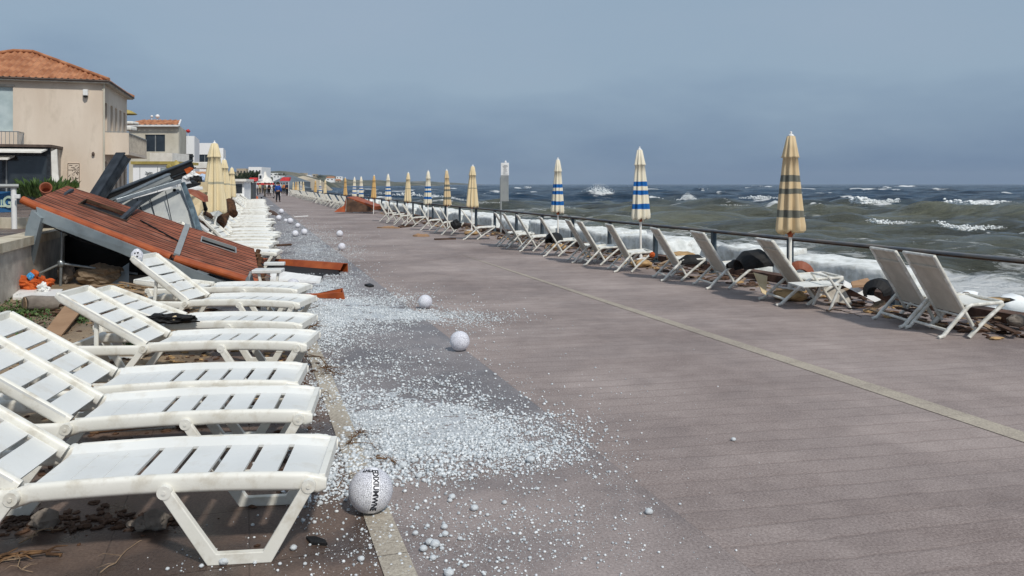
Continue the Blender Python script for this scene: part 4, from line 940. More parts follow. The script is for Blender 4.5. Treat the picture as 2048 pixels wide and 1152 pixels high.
beam_thing('white_pole', 'pale thin pole lying beside the dark board at the far loungers', G(520, 416) + Vector((0, 0, .05)), G(545, 413) + Vector((0, 0, .05)), .12, .05, M['white'], cat='pole')
slab('orange_heap', 'orange tarpaulin heap at the foot of the grey hut', [G(492, 400), G(514, 401), G(514, 397) + Vector((0, 0, .2)), G(500, 395) + Vector((0, 0, .35))], Vector((0, .4, 0)), M['orange'], 'tarpaulin')

# fallen rust roof among the right chairs
t0 = G(668, 424); t1 = G(696, 426)
ap = P(694, 393, 44); r1 = P(748, 424, 42.5); l0 = P(667, 423, 42.5)
t = thing('fallen_canopy', 'rust coloured canopy tipped over among the right deck chairs, dark inside', 'wreck', (ap.x, 43, 0)); WO2 = Vector((ap.x, 43, 0))
mb = MB(); mb.prism([q - WO2 for q in (P(693, 394, 44.6), P(699, 394, 44.6), P(752, 413, 42.8), P(750, 420, 42.8))], (.12, 1.4, .02)); mb.build('roof_sheet', M['rust'], t)
mb = MB(); mb.prism([q - WO2 for q in (P(692, 395, 43.6), P(690, 424, 43.0), P(668, 424, 43.0), P(676, 418, 43.2), P(688, 411, 43.4))], (0, .1, 0)); mb.build('side_sheet', M['rust'], t)
mb = MB(); mb.prism([q - WO2 for q in (P(693, 396, 43.7), P(748, 417, 43.0), P(744, 424, 42.9), P(692, 424, 43.2))], (0, .12, 0)); mb.build('inner_face', M['darkwood'], t)  # dark sheet paints the shaded inside of the canopy
slab('white_crate_frame', 'small white broken frame lying in front of the fallen rust canopy', [G(706, 425), G(726, 426), G(724, 420) + Vector((0, 0, .25)), G(712, 420) + Vector((0, 0, .35))], Vector((0, .04, 0)), M['white'], 'frame')
for (x0, y0, x1, y1, lab) in ((754, 456, 797, 457, 'long flat driftwood board at mid promenade, nearest the crowded chairs'), (800, 456, 834, 450, 'dark flat driftwood touching the chair feet at mid promenade'), (826, 473, 858, 473, 'pale flat driftwood board, right of the long one'), (870, 480, 912, 479, 'thin dark strip lying alone on the promenade below the cream parasol')):
    a, b_ = G(x0, y0), G(x1, y1); d = (b_ - a); n_ = Vector((-d.y, d.x, 0)).normalized(); mb = MB(); rr = random.Random(x0)
    pts = [a, lerp(a, b_, .3) - n_ * .12, b_ - n_ * .05, b_ + n_ * .1, lerp(a, b_, .6) + n_ * .35, lerp(a, b_, .25) + n_ * .25]
    if x0 == 870: pts = [a, b_, b_ + n_ * .12, a + n_ * .12]
    mb.prism([p - a for p in pts], (0, 0, .04)); 
    if x0 != 870:
        for i in range(6): mb.blob(lerp(a, b_, rr.uniform(.2, .8)) + n_ * rr.uniform(0, .3) - a, (rr.uniform(.2, .5), .12, .12), i, .5, 1)
    o = mb.build('driftwood', M['darkwood'] if x0 in (800, 870) else M['cardboard']); o.location = a; tag(o, lab, 'driftwood')
o = slab('black_scrap', 'small black scrap at the edge of the hail in the middle distance', [G(729, 572), G(738, 575), G(748, 574), G(740, 570)], Vector((0, 0, .03)), M['black'], 'scrap')
slab('black_scrap', 'small black scrap on the bottom left paving right of the nearest lounger leg', [G(612, 1078), G(622, 1090), G(655, 1092), G(650, 1084), G(630, 1077)], Vector((0, 0, .012)), M['black'], 'scrap')

# ------------------------------------------------------------ terrace wall, terrace, rail, sign, plants
mb = MB(); ys = [6.5, 8, 10, 12, 14.5, 17, 24, 40, 60]
for a, b_ in zip(ys[:-1], ys[1:]):
    for (o0, o1_, z0, z1, which) in ((-.34, 0, -.03, .70, 0),):
        mb.hexa([(LW(a) + o0, a, z0), (LW(a) + o1_, a, z0), (LW(b_) + o0, b_, z0), (LW(b_) + o1_, b_, z0), (LW(a) + o0, a, z1), (LW(a) + o1_, a, z1), (LW(b_) + o0, b_, z1), (LW(b_) + o1_, b_, z1)])
mb.hexa([(-70, 6.2, -.03), (LW(6.5), 6.2, -.03), (-70, 6.498, -.03), (LW(6.5), 6.498, -.03), (-70, 6.2, .70), (LW(6.5), 6.2, .70), (-70, 6.498, .70), (LW(6.5), 6.498, .70)])
tw = tag(mb.build('terrace_wall', M['concrete']), 'low rough concrete wall with pale coping at the left edge', 'wall')
mb = MB(); 
for a, b_ in zip(ys[:-1], ys[1:]):
    mb.hexa([(LW(a) - .37, a, .703), (LW(a) + .04, a, .703), (LW(b_) - .37, b_, .703), (LW(b_) + .04, b_, .703), (LW(a) - .37, a, .83), (LW(a) + .04, a, .83), (LW(b_) - .37, b_, .83), (LW(b_) + .04, b_, .83)])
M['coping'] = mat('coping_stone', '#b5a992', '#d0c6b1', 4, .85, .6, 40, stain='#8f8470', stain_amt=.5)
mb.build('coping', M['coping'], tw)
mb = MB(); vs = []; ys2 = [6.4, 15, 25, 40, 70, 110]
for Y in ys2: vs += [(-70, Y, .66), (LW(Y) - .33, Y, .66)]
mb.add(vs, [(2*i, 2*i+1, 2*i+3, 2*i+2) for i in range(5)]); setting(mb.build('terrace', M['tiles']))
mb = MB(); mb.hexa([(-14, 17.4, .66), (LW(16.6) - .5, 16.6, .66), (-14, 17.7, .66), (LW(16.9) - .5, 16.9, .66), (-14, 17.4, .88), (LW(16.6) - .5, 16.6, .88), (-14, 17.7, .88), (LW(16.9) - .5, 16.9, .88)])
tag(mb.build('terrace_kerb', M['coping']), 'pale low stone step on the terrace behind the pipe railing', 'step')
t = thing('pipe_railing', 'white steel pipe railing at the left edge, with one upright on the terrace wall', 'railing', P(30, 457, 14.4)); OO = t.location.copy()
mb = MB(); mb.tube([P(29, 458, 14.4) - OO, P(27, 374, 14.4) - OO], .045, 12); mb.build('post', M['white'], t)
mb = MB(); mb.tube([P(37, 372, 14.4) - OO, P(-160, 372, 13.6) - OO], .038, 10); mb.build('top_rail', M['gray'], t)
mb = MB(); mb.box(P(35, 393, 14.3) - OO, (.085, .05, .075)); mb.build('lamp_box', M['white'], t, bevel=.01)
M['bluesign'] = mat('blue_sign', '#1b4f80', '#2d6796', 3, .5, .1, 20, stain='#163a5a', stain_amt=.5)
t = thing('blue_sign', 'faded blue sign with pale curly lettering hanging below the pipe railing', 'sign', P(0, 405, 14.45)); OO = t.location.copy()
mb = MB(); mb.prism([q - OO for q in (P(-75, 383, 14.2), P(20, 383, 14.45), P(23, 424, 14.45), P(-75, 428, 14.2))], (0, .03, 0)); mb.build('board', M['bluesign'], t)
def text_mesh(s_, size, ext=.003, bold=0.0):
    cu = bpy.data.curves.new('lettering', 'FONT'); cu.body = s_; cu.size = size; cu.extrude = ext; cu.align_x = 'CENTER'; cu.align_y = 'CENTER'; cu.offset = bold
    ob = bpy.data.objects.new('lettering', cu); sc.collection.objects.link(ob); dg = bpy.context.evaluated_depsgraph_get(); me = bpy.data.meshes.new_from_object(ob.evaluated_get(dg))
    bpy.data.objects.remove(ob); bpy.data.curves.remove(cu); return me
M['signpale'] = mat('sign_lettering', '#a9bfae', '#c6d2c0', 5, .6)
me = text_mesh('aruG', .26, .006, .008); me.materials.clear(); me.materials.append(M['signpale']); ob = bpy.data.objects.new('lettering', me); sc.collection.objects.link(ob); ob.parent = t
ob.location = P(-3, 405, 14.40) - OO; ob.rotation_euler = (math.radians(90), 0, .05)
ob.scale = (.95, 1.1, 1)
mb = MB(); mb.beam(P(-40, 413, 14.33) - OO, P(21, 412, 14.41) - OO, .012, .03); mb.build('underline', M['signpale'], t)

def leafplant(name, label, c, spread, hgt, n, m, seed, lw=.06, ll=.3):
    rr = random.Random(seed); mb = MB()
    for i in range(n):
        a = rr.random() * 6.28; r0 = rr.random() ** .5 * spread; p = Vector((math.cos(a) * r0, math.sin(a) * r0, rr.uniform(0, hgt * .5)))
        d = Vector((math.cos(a) * rr.uniform(.1, .7), math.sin(a) * rr.uniform(.1, .7), 1)).normalized(); L_ = ll * rr.uniform(.6, 1.2)
        sd_ = d.cross(Vector((rr.uniform(-1, 1), rr.uniform(-1, 1), .2))).normalized() * lw * rr.uniform(.6, 1.1)
        q = p + d * L_ * .55; e_ = p + d * L_ + Vector((d.x, d.y, -.3)) * L_ * .2
        mb.add([p, q - sd_, e_, q + sd_], [(0, 1, 2, 3)])
    o = mb.build(name, m); o.location = c; return tag(o, label, 'plant')
leafplant('potted_plant', 'leafy green plant with upright leaves behind the top left of the red roof', P(82, 400, 16.5), .35, .2, 150, M['green'], 1, .05, .42)
leafplant('potted_plant', 'low green plant with pale tips between the upright plant and the roof ridge', P(112, 390, 17.5), .35, .2, 140, M['green'], 2, .04, .3)
leafplant('potted_plant', 'small round green plant right of the roof ridge against the beige wall', P(144, 378, 17.5), .12, .15, 120, M['green'], 3, .035, .12)
mb = MB(); mb.lathe([(.01, -.16), (.09, -.15), (.105, .12), (.115, .12), (.115, .15), (.092, .15), (.08, -.12), (.01, -.13)], 18); o = mb.build('terracotta_pot', M['roofpanel']); o.location = P(92, 380, 15.8); o.rotation_euler = (1.25, 0, .5); tag(o, 'round terracotta pot lying on its side on the roof ridge', 'pot')
mb = MB(); rr = random.Random(8)
for i in range(1500):
    q = G(rr.gauss(30, 40), rr.gauss(633, 14) if rr.random() < .6 else rr.gauss(650, 20)); 
    if q.x < LW(q.y) + .03: continue
    z0 = max(0, soil_z(q.x, q.y)); L_ = rr.uniform(.02, .05); a = rr.random() * 6.28; d = Vector((math.cos(a), math.sin(a), rr.uniform(.4, 1.4))).normalized() * L_; s_ = d.cross(Vector((0, 0, 1))).normalized() * L_ * .35; p = Vector((q.x, q.y, z0 + rr.uniform(0, .05)))
    mb.add([p, p + d * .5 - s_, p + d, p + d * .5 + s_], [(0, 1, 2, 3)])
for (cx_, cy_) in ((165, 648), (200, 655), (260, 700)):
    for i in range(70):
        q = G(rr.gauss(cx_, 6), rr.gauss(cy_, 4)); L_ = .04; a = rr.random() * 6.28; d = Vector((math.cos(a), math.sin(a), 1)).normalized() * L_; s_ = d.cross(Vector((0, 0, 1))).normalized() * .012; p = Vector((q.x, q.y, max(0, soil_z(q.x, q.y)) + rr.uniform(0, .05)))
        mb.add([p, p + d * .5 - s_, p + d, p + d * .5 + s_], [(0, 1, 2, 3)])
tag(mb.build('weeds', M['green']), 'low green weeds growing at the foot of the terrace wall', 'weeds', kind='stuff')

t = thing('broken_lounger', 'broken white lounger end standing on its leg, right of the torn red roof', 'sun lounger', G(545, 588) , .1)
mb = MB(); mb.box((-.08, .1, .33), (.42, .3, .05)); mb.box((-.05, .42, .40), (.30, .12, .05)); mb.build('seat_panel', M['plastic_seat'], t, bevel=.01)
for x in (-.2, .08): mb = MB(); mb.beam((x, .02, .31), (x + (.06 if x < 0 else -.05), .02, .0), .05, .035); mb.build('leg', M['plastic'], t, bevel=.005)
mb = MB(); mb.blob((-.34, .1, .12), (.12, .1, .3), 4, .4, 3); mb.build('split_edge', M['gray'], t)

# ------------------------------------------------------------ debris on the soil by the wall
def gz(px, py): q = G(px, py); return Vector((q.x, q.y, max(0, soil_z(q.x, q.y))))
slab('brown_board', 'flat brown board leaning on the rubble behind the fourth lounger backrest', [gz(85, 678), gz(122, 682), gz(180, 628) + Vector((0, 0, .12)), gz(152, 612) + Vector((0, 0, .14))], Vector((0, .01, .025)), M['cardboard'], 'board')
slab('white_tray', 'narrow white tray lying below the orange cloth by the terrace wall', [gz(25, 604), gz(112, 608), gz(126, 592) + Vector((0, .0, .02)), gz(26, 594) + Vector((0, 0, .03))], Vector((0, 0, .05)), M['white'], 'tray', bev=.01)
def crumple(name, label, c, size, m, seed, cat, amp=.5, sub=3):
    mb = MB(); mb.blob((0, 0, size[2] / 2), size, seed, amp, sub, 1.6, smooth=False); o = mb.build(name, m); o.location = c; return tag(o, label, cat)
crumple('orange_cloth', 'crumpled orange cloth on the white tray by the wall', gz(52, 594) + Vector((0, .1, .05)), (.42, .25, .22), M['orange'], 1, 'cloth', .8)
crumple('orange_cloth', 'second fold of orange cloth right of the blue scrap', gz(76, 595) + Vector((0, .1, .05)), (.28, .2, .18), M['orange'], 6, 'cloth', .8)
M['bluecloth'] = mat('blue_scrap', '#3a8ec6', '#55a3d6', 5, .7)
crumple('blue_scrap', 'small bright blue scrap on top of the orange cloth', gz(61, 594) + Vector((0, .0, .20)), (.09, .07, .10), M['bluecloth'], 3, 'scrap', .5, 2)
crumple('white_paper', 'crumpled white paper at the right end of the orange cloth', gz(88, 596) + Vector((0, -.02, .04)), (.14, .12, .12), M['white'], 4, 'paper', .9)
crumple('white_paper', 'white folded scrap above the brown board', gz(137, 618), (.24, .18, .07), M['white'], 9, 'paper', .7)
t = thing('cut_log', 'short sawn grey log section below the white tray', 'log', gz(80, 626), .2)
mb = MB(); mb.tube([(-.15, -.05, .1), (-.1, 0, .1), (.14, .03, .09), (.2, .05, .07)], [.095, .10, .09, .055], 12); mb.build('bark', M['rock'], t)
mb = MB(); mb.tube([(-.158, -.055, .1), (-.150, -.05, .1)], .088, 12); mb.build('cut_face', M['wood'], t)
crumple('rubble_stone', 'grey cone shaped stone in the shade under the red roof', gz(95, 580) + Vector((0, .5, 0)), (.25, .2, .32), M['rock'], 5, 'stone', .35, 2)
crumple('rubble_heap', 'olive brown mound in the shade under the red roof', gz(165, 580) + Vector((0, .5, -.05)), (.75, .4, .35), M['sand'], 12, 'rubble', .3)
for (x0, y0, x1, y1, w_, lab) in ((182, 583, 290, 596, .09, 'long pale plank on the rubble under the red roof'), (240, 578, 300, 586, .06, 'thin brown plank above the long pale plank'), (195, 590, 275, 603, .05, 'dark narrow plank beneath the long pale plank')):
    beam_thing('plank', lab, gz(x0, y0) + Vector((0, 0, .08)), gz(x1, y1) + Vector((0, 0, .05)), w_, .022, M['wood'] if w_ > .055 else M['darkwood'], cat='plank')
slab('glass_sheet', 'grey translucent sheet leaning in the shade under the red roof', [gz(190, 578) + Vector((0, .3, 0)), gz(238, 582) + Vector((0, .3, 0)), gz(226, 578) + Vector((0, .5, .32)), gz(205, 578) + Vector((0, .5, .2))], Vector((0, .01, .01)), M['fascia'], 'sheet')
t = thing('drain_pipe', 'brown ceramic pipe with open end lying under the nearest two loungers', 'pipe', gz(192, 867))
OO = t.location; q = gz(420, 848) - OO
mb = MB(); d = Vector((q.x, q.y, 0)); sec = [(.028 * math.cos(i * .4488), .028 * math.sin(i * .4488)) for i in range(14)]
mb.tube([Vector((0, 0, .03)), d * .5 + Vector((0, 0, .03)), d + Vector((0, 0, .03))], [.026, .022, .022], 14, cap=False); mb.tube([Vector((0, 0, .03)) - d.normalized() * .03, Vector((0, 0, .03)) + d.normalized() * .02], .034, 14, cap=False); mb.build('tube', M['cardboard'], t)
mb = MB(); mb.tube([Vector((0, 0, .03)) - d.normalized() * .022, Vector((0, 0, .03)) - d.normalized() * .015], .028, 14); mb.build('bore', M['black'], t)
crumple('black_rag', 'black rag draped on the lounger seat, beige patch in the middle', Vector((0, 0, 0)), (.42, .14, .09), M['black'], 13, 'rag', .6)
bpy.data.objects[-1] if False else None
o = [x for x in sc.objects if x.name.startswith('black_rag')][0]; q = P(338, 657, 7.05); o.location = (q.x, q.y + .05, .355)
o.rotation_euler = (0, .0, .05)
mb = MB(); mb.blob((.05, -.045, .055), (.07, .04, .05), 3, .3, 1); mb.build('beige_patch', M['beigecloth'], o)
# stones
for (px, py, s_, lab) in ((312, 1058, .10, 'angular brown stone leaning beside the nearest lounger legs'), (285, 1062, .07, 'smaller round stone left of the angular brown stone'), (262, 1055, .035, 'pale pebble left of the two brown stones'), (88, 1060, .10, 'dark stone in the shadow at the left edge')):
    o = crumple('stone', lab, G(px, py), (s_ * 1.2, s_, s_ * .9), M['rock'], int(px), 'stone', .35, 2)
# litter: leaves, bark and shingle nobody could count
mb = MB(); rr = random.Random(21)
def litter(n, fx, fy, smin, smax, flat=.35, zf=None):
    for i in range(n):
        q = G(fx(), fy()); s_ = rr.uniform(smin, smax); z = (zf(q.x, q.y) if zf else 0)
        mb.blob((q.x, q.y, z + s_ * flat * .3), (s_ * rr.uniform(.6, 2.2), s_, s_ * flat), i, .5, 0 if s_ < .03 else 1, 1.5, rz=rr.random() * 3, smooth=False)
zs = lambda x, y: max(0, soil_z(x, y))
litter(900, lambda: rr.uniform(0, 640), lambda: rr.gauss(790, 120) if rr.random() < .5 else rr.uniform(590, 760), .01, .045, .4, zs)
litter(260, lambda: rr.uniform(0, 360), lambda: rr.gauss(1045, 10), .008, .04, .5)
litter(240, lambda: rr.gauss(200, 90), lambda: rr.uniform(590, 640), .03, .13, .4, zs)
litter(160, lambda: rr.gauss(640, 16), lambda: rr.uniform(620, 960), .006, .02, .3)
tag(mb.build('ground_litter', M['darkwood']), 'dark bark, leaf and stone litter scattered under the left loungers', 'litter', kind='stuff')
mb = MB()
litter(330, lambda: rr.uniform(0, 600), lambda: rr.uniform(590, 800), .01, .05, .4, zs)
litter(120, lambda: rr.uniform(150, 320), lambda: rr.uniform(575, 620), .03, .12, .3, zs)
tag(mb.build('rubble_chips', M['sandbag']), 'pale chips and splinters mixed into the soil under the loungers', 'litter', kind='stuff')
# twigs
def twig(label, px, py, px2, py2, seed, r=.006, n=7, br=6, m='twig', lift=.05):
    a, b_ = gz(px, py), gz(px2, py2); rr = random.Random(seed); L_ = (b_ - a).length; mb = MB()
    pts = [lerp(a, b_, i / n) - a + Vector((rr.gauss(0, .04) * L_, rr.gauss(0, .06) * L_, lift * math.sin(math.pi * i / n) + .006)) for i in range(n + 1)]
    mb.tube(pts, [r * (1 - .6 * i / n) for i in range(n + 1)], 6)
    for k in range(br):
        p = pts[rr.randrange(1, n)]; d = Vector((rr.gauss(0, 1), rr.gauss(0, 1), rr.gauss(.1, .3))).normalized() * L_ * rr.uniform(.15, .4)
        q1 = p + d * .5 + Vector((rr.gauss(0, .01), 0, .01)); q2 = p + d; q1.z = max(.004, q1.z); q2.z = max(.003, q2.z)
        mb.tube([p, q1, q2], [r * .45, r * .35, r * .15], 5)
    o = mb.build('twig', M[m]); o.location = a; return tag(o, label, 'twig')
twig('forked twig arching over the hail right of the third lounger', 600, 705, 678, 760, 1, .006, 8, 9, lift=.07)
twig('matted brown twigs in the hail below the forked twig', 640, 735, 676, 756, 2, .005, 7, 26, lift=.03)
twig('thin straight twig on the hail beside the sixth lounger', 598, 632, 652, 612, 3, .006, 6, 3)
twig('brown root tangle at the foot end of the fifth lounger', 606, 668, 640, 655, 4, .008, 6, 26, lift=.05)
twig('dark tangled twigs on the pale kerb strip between the loungers and the hail', 696, 890, 728, 868, 5, .004, 6, 34, lift=.03)
twig('long twig trailing right from the tangle on the kerb strip', 700, 888, 770, 905, 6, .003, 8, 10, lift=.02)
twig('brown rootlets in the hail above the lettered ball', 742, 918, 800, 930, 7, .004, 7, 36, lift=.01)
twig('thin curled twig just left of the lettered ball', 668, 985, 706, 952, 8, .003, 8, 4, lift=.03)
twig('pale bent twig in the shadow under the nearest lounger', 40, 1090, 125, 1062, 9, .004, 8, 8, 'wood', .03)
twig('thin straight straw on the bottom left paving', 208, 1146, 282, 1084, 10, .003, 6, 2, 'wood', .004)
twig('thick dark root crossing the bottom left corner', -20, 1128, 128, 1112, 11, .012, 9, 12, lift=.02)
twig('thin curled twig under the pale splintered plank', 10, 1120, 60, 1150, 12, .003, 6, 7, 'wood', .02)
twig('small twig lying beyond the second lounger foot end', 640, 790, 668, 812, 13, .003, 6, 6)
twig('dark wire like twig lying below the second nearest deck chair', 1650, 622, 1728, 640, 14, .006, 8, 3)
mb = MB(); a = G(20, 1142); 
mb.prism([G(x, y) - a + Vector((0, 0, .004)) for x, y in ((22, 1135), (60, 1136), (152, 1140), (158, 1145), (120, 1150), (60, 1156), (18, 1150))], (0, 0, .028))
for k in range(9): mb.beam(G(25 + 6 * k, 1140 + k % 3 * 3) - a + Vector((0, 0, .035)), G(90 + 7 * k, 1142 + k % 4 * 2) - a + Vector((0, 0, .033)), .008, .008)
tag(mb.build('splintered_plank', M['wood'], org=a), 'pale splintered plank in the bottom left corner', 'plank')

# debris strip between the right chairs and the kerb
mb = MB(); mb2 = MB(); mb3 = MB(); rr = random.Random(31)
for i in range(620):
    Yc = 8.2 + 36 * rr.random() ** 1.5; x = KX(Yc) - rr.random() ** .8 * 1.0 * (1 if Yc < 35 else .6) + .1; s_ = rr.uniform(.02, .11)
    (mb if i % 4 else mb2).blob((x, Yc, s_ * .15), (s_ * rr.uniform(.7, 2.5), s_, s_ * .45), i, .6, 1 if s_ > .06 else 0, 1.5, rz=rr.random() * 3, smooth=False)
for i in range(230):
    Yc = 8.4 + 34 * rr.random() ** 1.4; x = KX(Yc) - rr.uniform(-.1, .95); L_ = rr.uniform(.2, .8); a = rr.random() * 6.28
    p = Vector((x, Yc, rr.uniform(.01, .12))); d = Vector((math.cos(a), math.sin(a), rr.uniform(-.05, .25))) * L_ / 2
    (mb3 if i % 2 else mb).beam(p - d * .2, p + d, rr.uniform(.02, .08), rr.uniform(.008, .02))
tag(mb.build('wrack', M['darkwood']), 'dark storm wrack heaped between the deck chairs and the railing', 'debris', kind='stuff')
tag(mb2.build('wrack_chips', M['sandbag']), 'tan chips among the storm wrack by the railing', 'debris', kind='stuff')
tag(mb3.build('wrack_sticks', M['wood']), 'pale sticks among the storm wrack by the railing', 'debris', kind='stuff')
def shell(name, label, px, py, Yc, size, m, rz, ry, cat):
    """half open curved shell: a bent sheet with thickness"""
    mb = MB(); n = 12; r = size[2] / 2
    sec = [(r * math.cos(math.pi * 1.15 * i / n - .1), r * math.sin(math.pi * 1.15 * i / n - .1)) for i in range(n + 1)]
    sec += [((r - .015) * math.cos(math.pi * 1.15 * i / n - .1), (r - .015) * math.sin(math.pi * 1.15 * i / n - .1)) for i in range(n, -1, -1)]
    L_ = size[0]; mb.sweep([(-L_/2, 0, 0), (-L_*.2, 0, .02), (L_*.2, 0, .02), (L_/2, 0, -.02)], lambda i: [(a * (.6 if i in (0, 3) else 1), b * (.6 if i in (0, 3) else 1)) for a, b in sec], smooth=False)
    o = mb.build(name, m); p = P(px, py, Yc); o.location = p; o.rotation_euler = (0, ry, rz); return tag(o, label, cat)
shell('bent_shell', 'large black curved shell left of the brown striped parasol, right of the fourth chair', 1507, 532, 11.3, (.5, .3, .42), M['black'], .35, -.1, 'shell')
shell('bent_shell', 'low black curved lid behind the seat of the chair left of the brown striped parasol', 1478, 535, 11.8, (.35, .25, .2), M['black'], .1, 0, 'shell')
shell('bent_shell', 'dark rusty hoop at the foot of the steel post right of the brown striped parasol', 1600, 551, 11.3, (.22, .3, .38), M['roofpanel'], 1.3, 0, 'shell')
shell('bent_shell', 'black shell half hidden behind the back of the second nearest chair', 1757, 587, 10.0, (.35, .3, .34), M['black'], .9, 0, 'shell')
shell('bent_shell', 'black open bin behind the pair of deck chairs at the thin striped parasol', 1108, 483, 17.8, (.5, .4, .36), M['black'], 1.1, 0, 'shell')
shell('bent_shell', 'small dark shell beneath the chair right of the tall blue striped parasol', 1385, 527, 13.2, (.45, .3, .26), M['black'], .3, 0, 'shell')
crumple('black_bag', 'black bag lying behind the chairs below the cream parasol', P(912, 458, 24.5) * 1 , (.34, .3, .28), M['black'], 3, 'bag', .4, 2)
slab('grey_board', 'tilted pale grey board between the black shell and the brown striped parasol', [P(1508, 545, 11), P(1535, 552, 11), P(1532, 590, 10.7), P(1524, 585, 10.7)], Vector((0, .03, 0)), M['beigecloth'], 'board')
slab('grey_sheet', 'curved grey sheet behind the rusty hoop', [P(1616, 535, 11.4), P(1632, 545, 11.2), P(1650, 566, 11), P(1628, 564, 11)], Vector((0, .04, 0)), M['fascia'], 'sheet')
slab('tan_board', 'flat tan board lying left of the second nearest deck chair', [P(1702, 568, 10.3), P(1735, 560, 10.8), P(1746, 572, 10.6), P(1705, 576, 10.2)], Vector((0, 0, .03)), M['cardboard'], 'board')
beam_thing('plank', 'tan plank propped between the collapsed chair frame and the debris', P(1733, 624, 9.9), P(1766, 604, 10.1), .07, .05, M['wood'], cat='plank')
beam_thing('long_board', 'long pale board lying on the kerb behind the nearest deck chair', P(1915, 600, 8.9), P(2010, 598, 9.0), .16, .03, M['sandbag'], cat='board')
slab('black_sheet', 'black bent sheet on the kerb at the right edge', [P(1945, 608, 8.95), P(2000, 598, 9.0), P(2032, 600, 8.95), P(2005, 608, 8.9), P(1960, 613, 8.85)], Vector((0, .1, .01)), M['black'], 'sheet')
crumple('dark_stone', 'round dark stone on the kerb behind the nearest deck chair', P(1932, 596, 9.2), (.11, .09, .07), M['rock'], 5, 'stone', .25, 2)
crumple('kerb_stone', 'large brown grey stone under the kerb at the right edge', P(2037, 656, 8.75), (.22, .16, .15), M['rock'], 7, 'stone', .3, 2)
crumple('orange_float', 'small orange float behind the chair right of the blue striped parasol', P(1304, 515, 14.2), (.1, .08, .1), M['orange'], 8, 'float', .2, 2)
slab('hanging_sheet', 'pale grey hanging sheet beneath the collapsed chair frame', [P(1640, 570, 10.6), P(1690, 580, 10.5), P(1705, 608, 10.3), P(1660, 604, 10.4)], Vector((0, .03, 0)), M['concrete'], 'sheet')
slab('broken_strip', 'curved white broken strips behind the collapsed chair frame', [P(1690, 562, 10.7), P(1762, 600, 10.3), P(1750, 604, 10.3), P(1688, 572, 10.6)], Vector((0, .03, .01)), M['white'], 'frame')
crumple('tan_heap', 'tan sandy heap beside the post right of the tall blue striped parasol', P(1365, 525, 14.3), (.5, .4, .2), M['sandbag'], 18, 'heap', .3, 2)

# ------------------------------------------------------------ balls and hail
def ball_mat(name, dark, scale, ring=0.0):
    m = mat(name, '#e2e3ec', '#f2f3f8', 4, .45, 0); t = m.node_tree; l = t.links.new; b = t.nodes['Principled BSDF']
    tcn = t.nodes['Texture Coordinate']; v = t.nodes.new('ShaderNodeTexVoronoi'); v.feature = 'DISTANCE_TO_EDGE'; v.inputs['Scale'].default_value = scale; l(tcn.outputs['Object'], v.inputs['Vector'])
    mr_ = t.nodes.new('ShaderNodeMapRange'); mr_.inputs[1].default_value = 0.0; mr_.inputs[2].default_value = .10; l(v.outputs['Distance'], mr_.inputs[0])
    n = t.nodes.new('ShaderNodeTexNoise'); n.inputs['Scale'].default_value = 11; l(tcn.outputs['Object'], n.inputs['Vector'])
    inv = t.nodes.new('ShaderNodeMath'); inv.operation = 'SUBTRACT'; inv.inputs[0].default_value = 1; l(mr_.outputs[0], inv.inputs[1])
    mu = t.nodes.new('ShaderNodeMath'); mu.operation = 'MULTIPLY'; l(inv.outputs[0], mu.inputs[0]); l(n.outputs[0], mu.inputs[1])
    mu2 = t.nodes.new('ShaderNodeMath'); mu2.operation = 'MULTIPLY'; mu2.inputs[1].default_value = dark; l(mu.outputs[0], mu2.inputs[0])
    src = b.inputs['Base Color'].links[0].from_socket; mx = t.nodes.new('ShaderNodeMixRGB'); l(mu2.outputs[0], mx.inputs[0]); l(src, mx.inputs[1]); mx.inputs[2].default_value = col('#3d3a4e'); l(mx.outputs[0], b.inputs['Base Color'])
    bn = t.nodes.new('ShaderNodeBump'); bn.inputs['Strength'].default_value = .8; bn.inputs['Distance'].default_value = .003; l(mr_.outputs[0], bn.inputs['Height']); l(bn.outputs[0], b.inputs['Normal'])
    return m
M['ball'] = ball_mat('knobbly_ball', 1.1, 120); M['ball2'] = ball_mat('scuffed_ball', .8, 60); M['seam'] = mat('ball_band', '#e9e9ee', '#f1f1f4', 5, .45)
M['ink'] = mat('black_ink', '#17171c', '#26262c', 8, .6)
def ball(px, pyb, r, label, m='ball2'):
    q = G(px, pyb); t = thing('ball', label, 'ball', (q.x, q.y + r * .3, r), random.Random(px).random() * 6, 'white balls rolled across the promenade')
    mb = MB(); mb.blob((0, 0, 0), (2*r, 2*r, 2*r), px, .012, 4, 1.0); mb.build('skin', M[m], t); return t
t = ball(739, 1030, .107, 'largest white ball in front, knobbly with a band of black lettering, on the kerb strip', 'ball')
t.rotation_euler = (0, 0, 0)
c = Vector(t.location); view = (Vector((0, 0, H)) - c).normalized(); right = Vector((1, 0, 0)); upv = view.cross(right).normalized(); right = upv.cross(view).normalized()
rB = .1085; ang0 = .22
def onball(u, v, r=rB):      # u: across in radians, v: along the band
    d = (view * math.cos(u) + right * math.sin(u)); d = d * math.cos(v) + upv * math.sin(v); return d * r
mb = MB(); nb_ = 40; vs = []
for i in range(nb_ + 1):
    v = -1.25 + 2.5 * i / nb_
    for u in (-.17, -.06, .06, .17): vs.append(onball(ang0 + u / max(.35, math.cos(v)) , v, rB + .0006))
mb.add(vs, [(i*4+j, i*4+j+1, (i+1)*4+j+1, (i+1)*4+j) for i in range(nb_) for j in range(3)], True); mb.build('band', M['seam'], t)
def ballwords(s_, size, fu, name):
    me = text_mesh(s_, size, .0006, .001)
    for v in me.vertices: x, y, z = v.co; v.co = fu(x, y) * (1 + (z + .0022) / rB)
    me.materials.clear(); me.materials.append(M['ink']); ob = bpy.data.objects.new(name, me); sc.collection.objects.link(ob); ob.parent = t
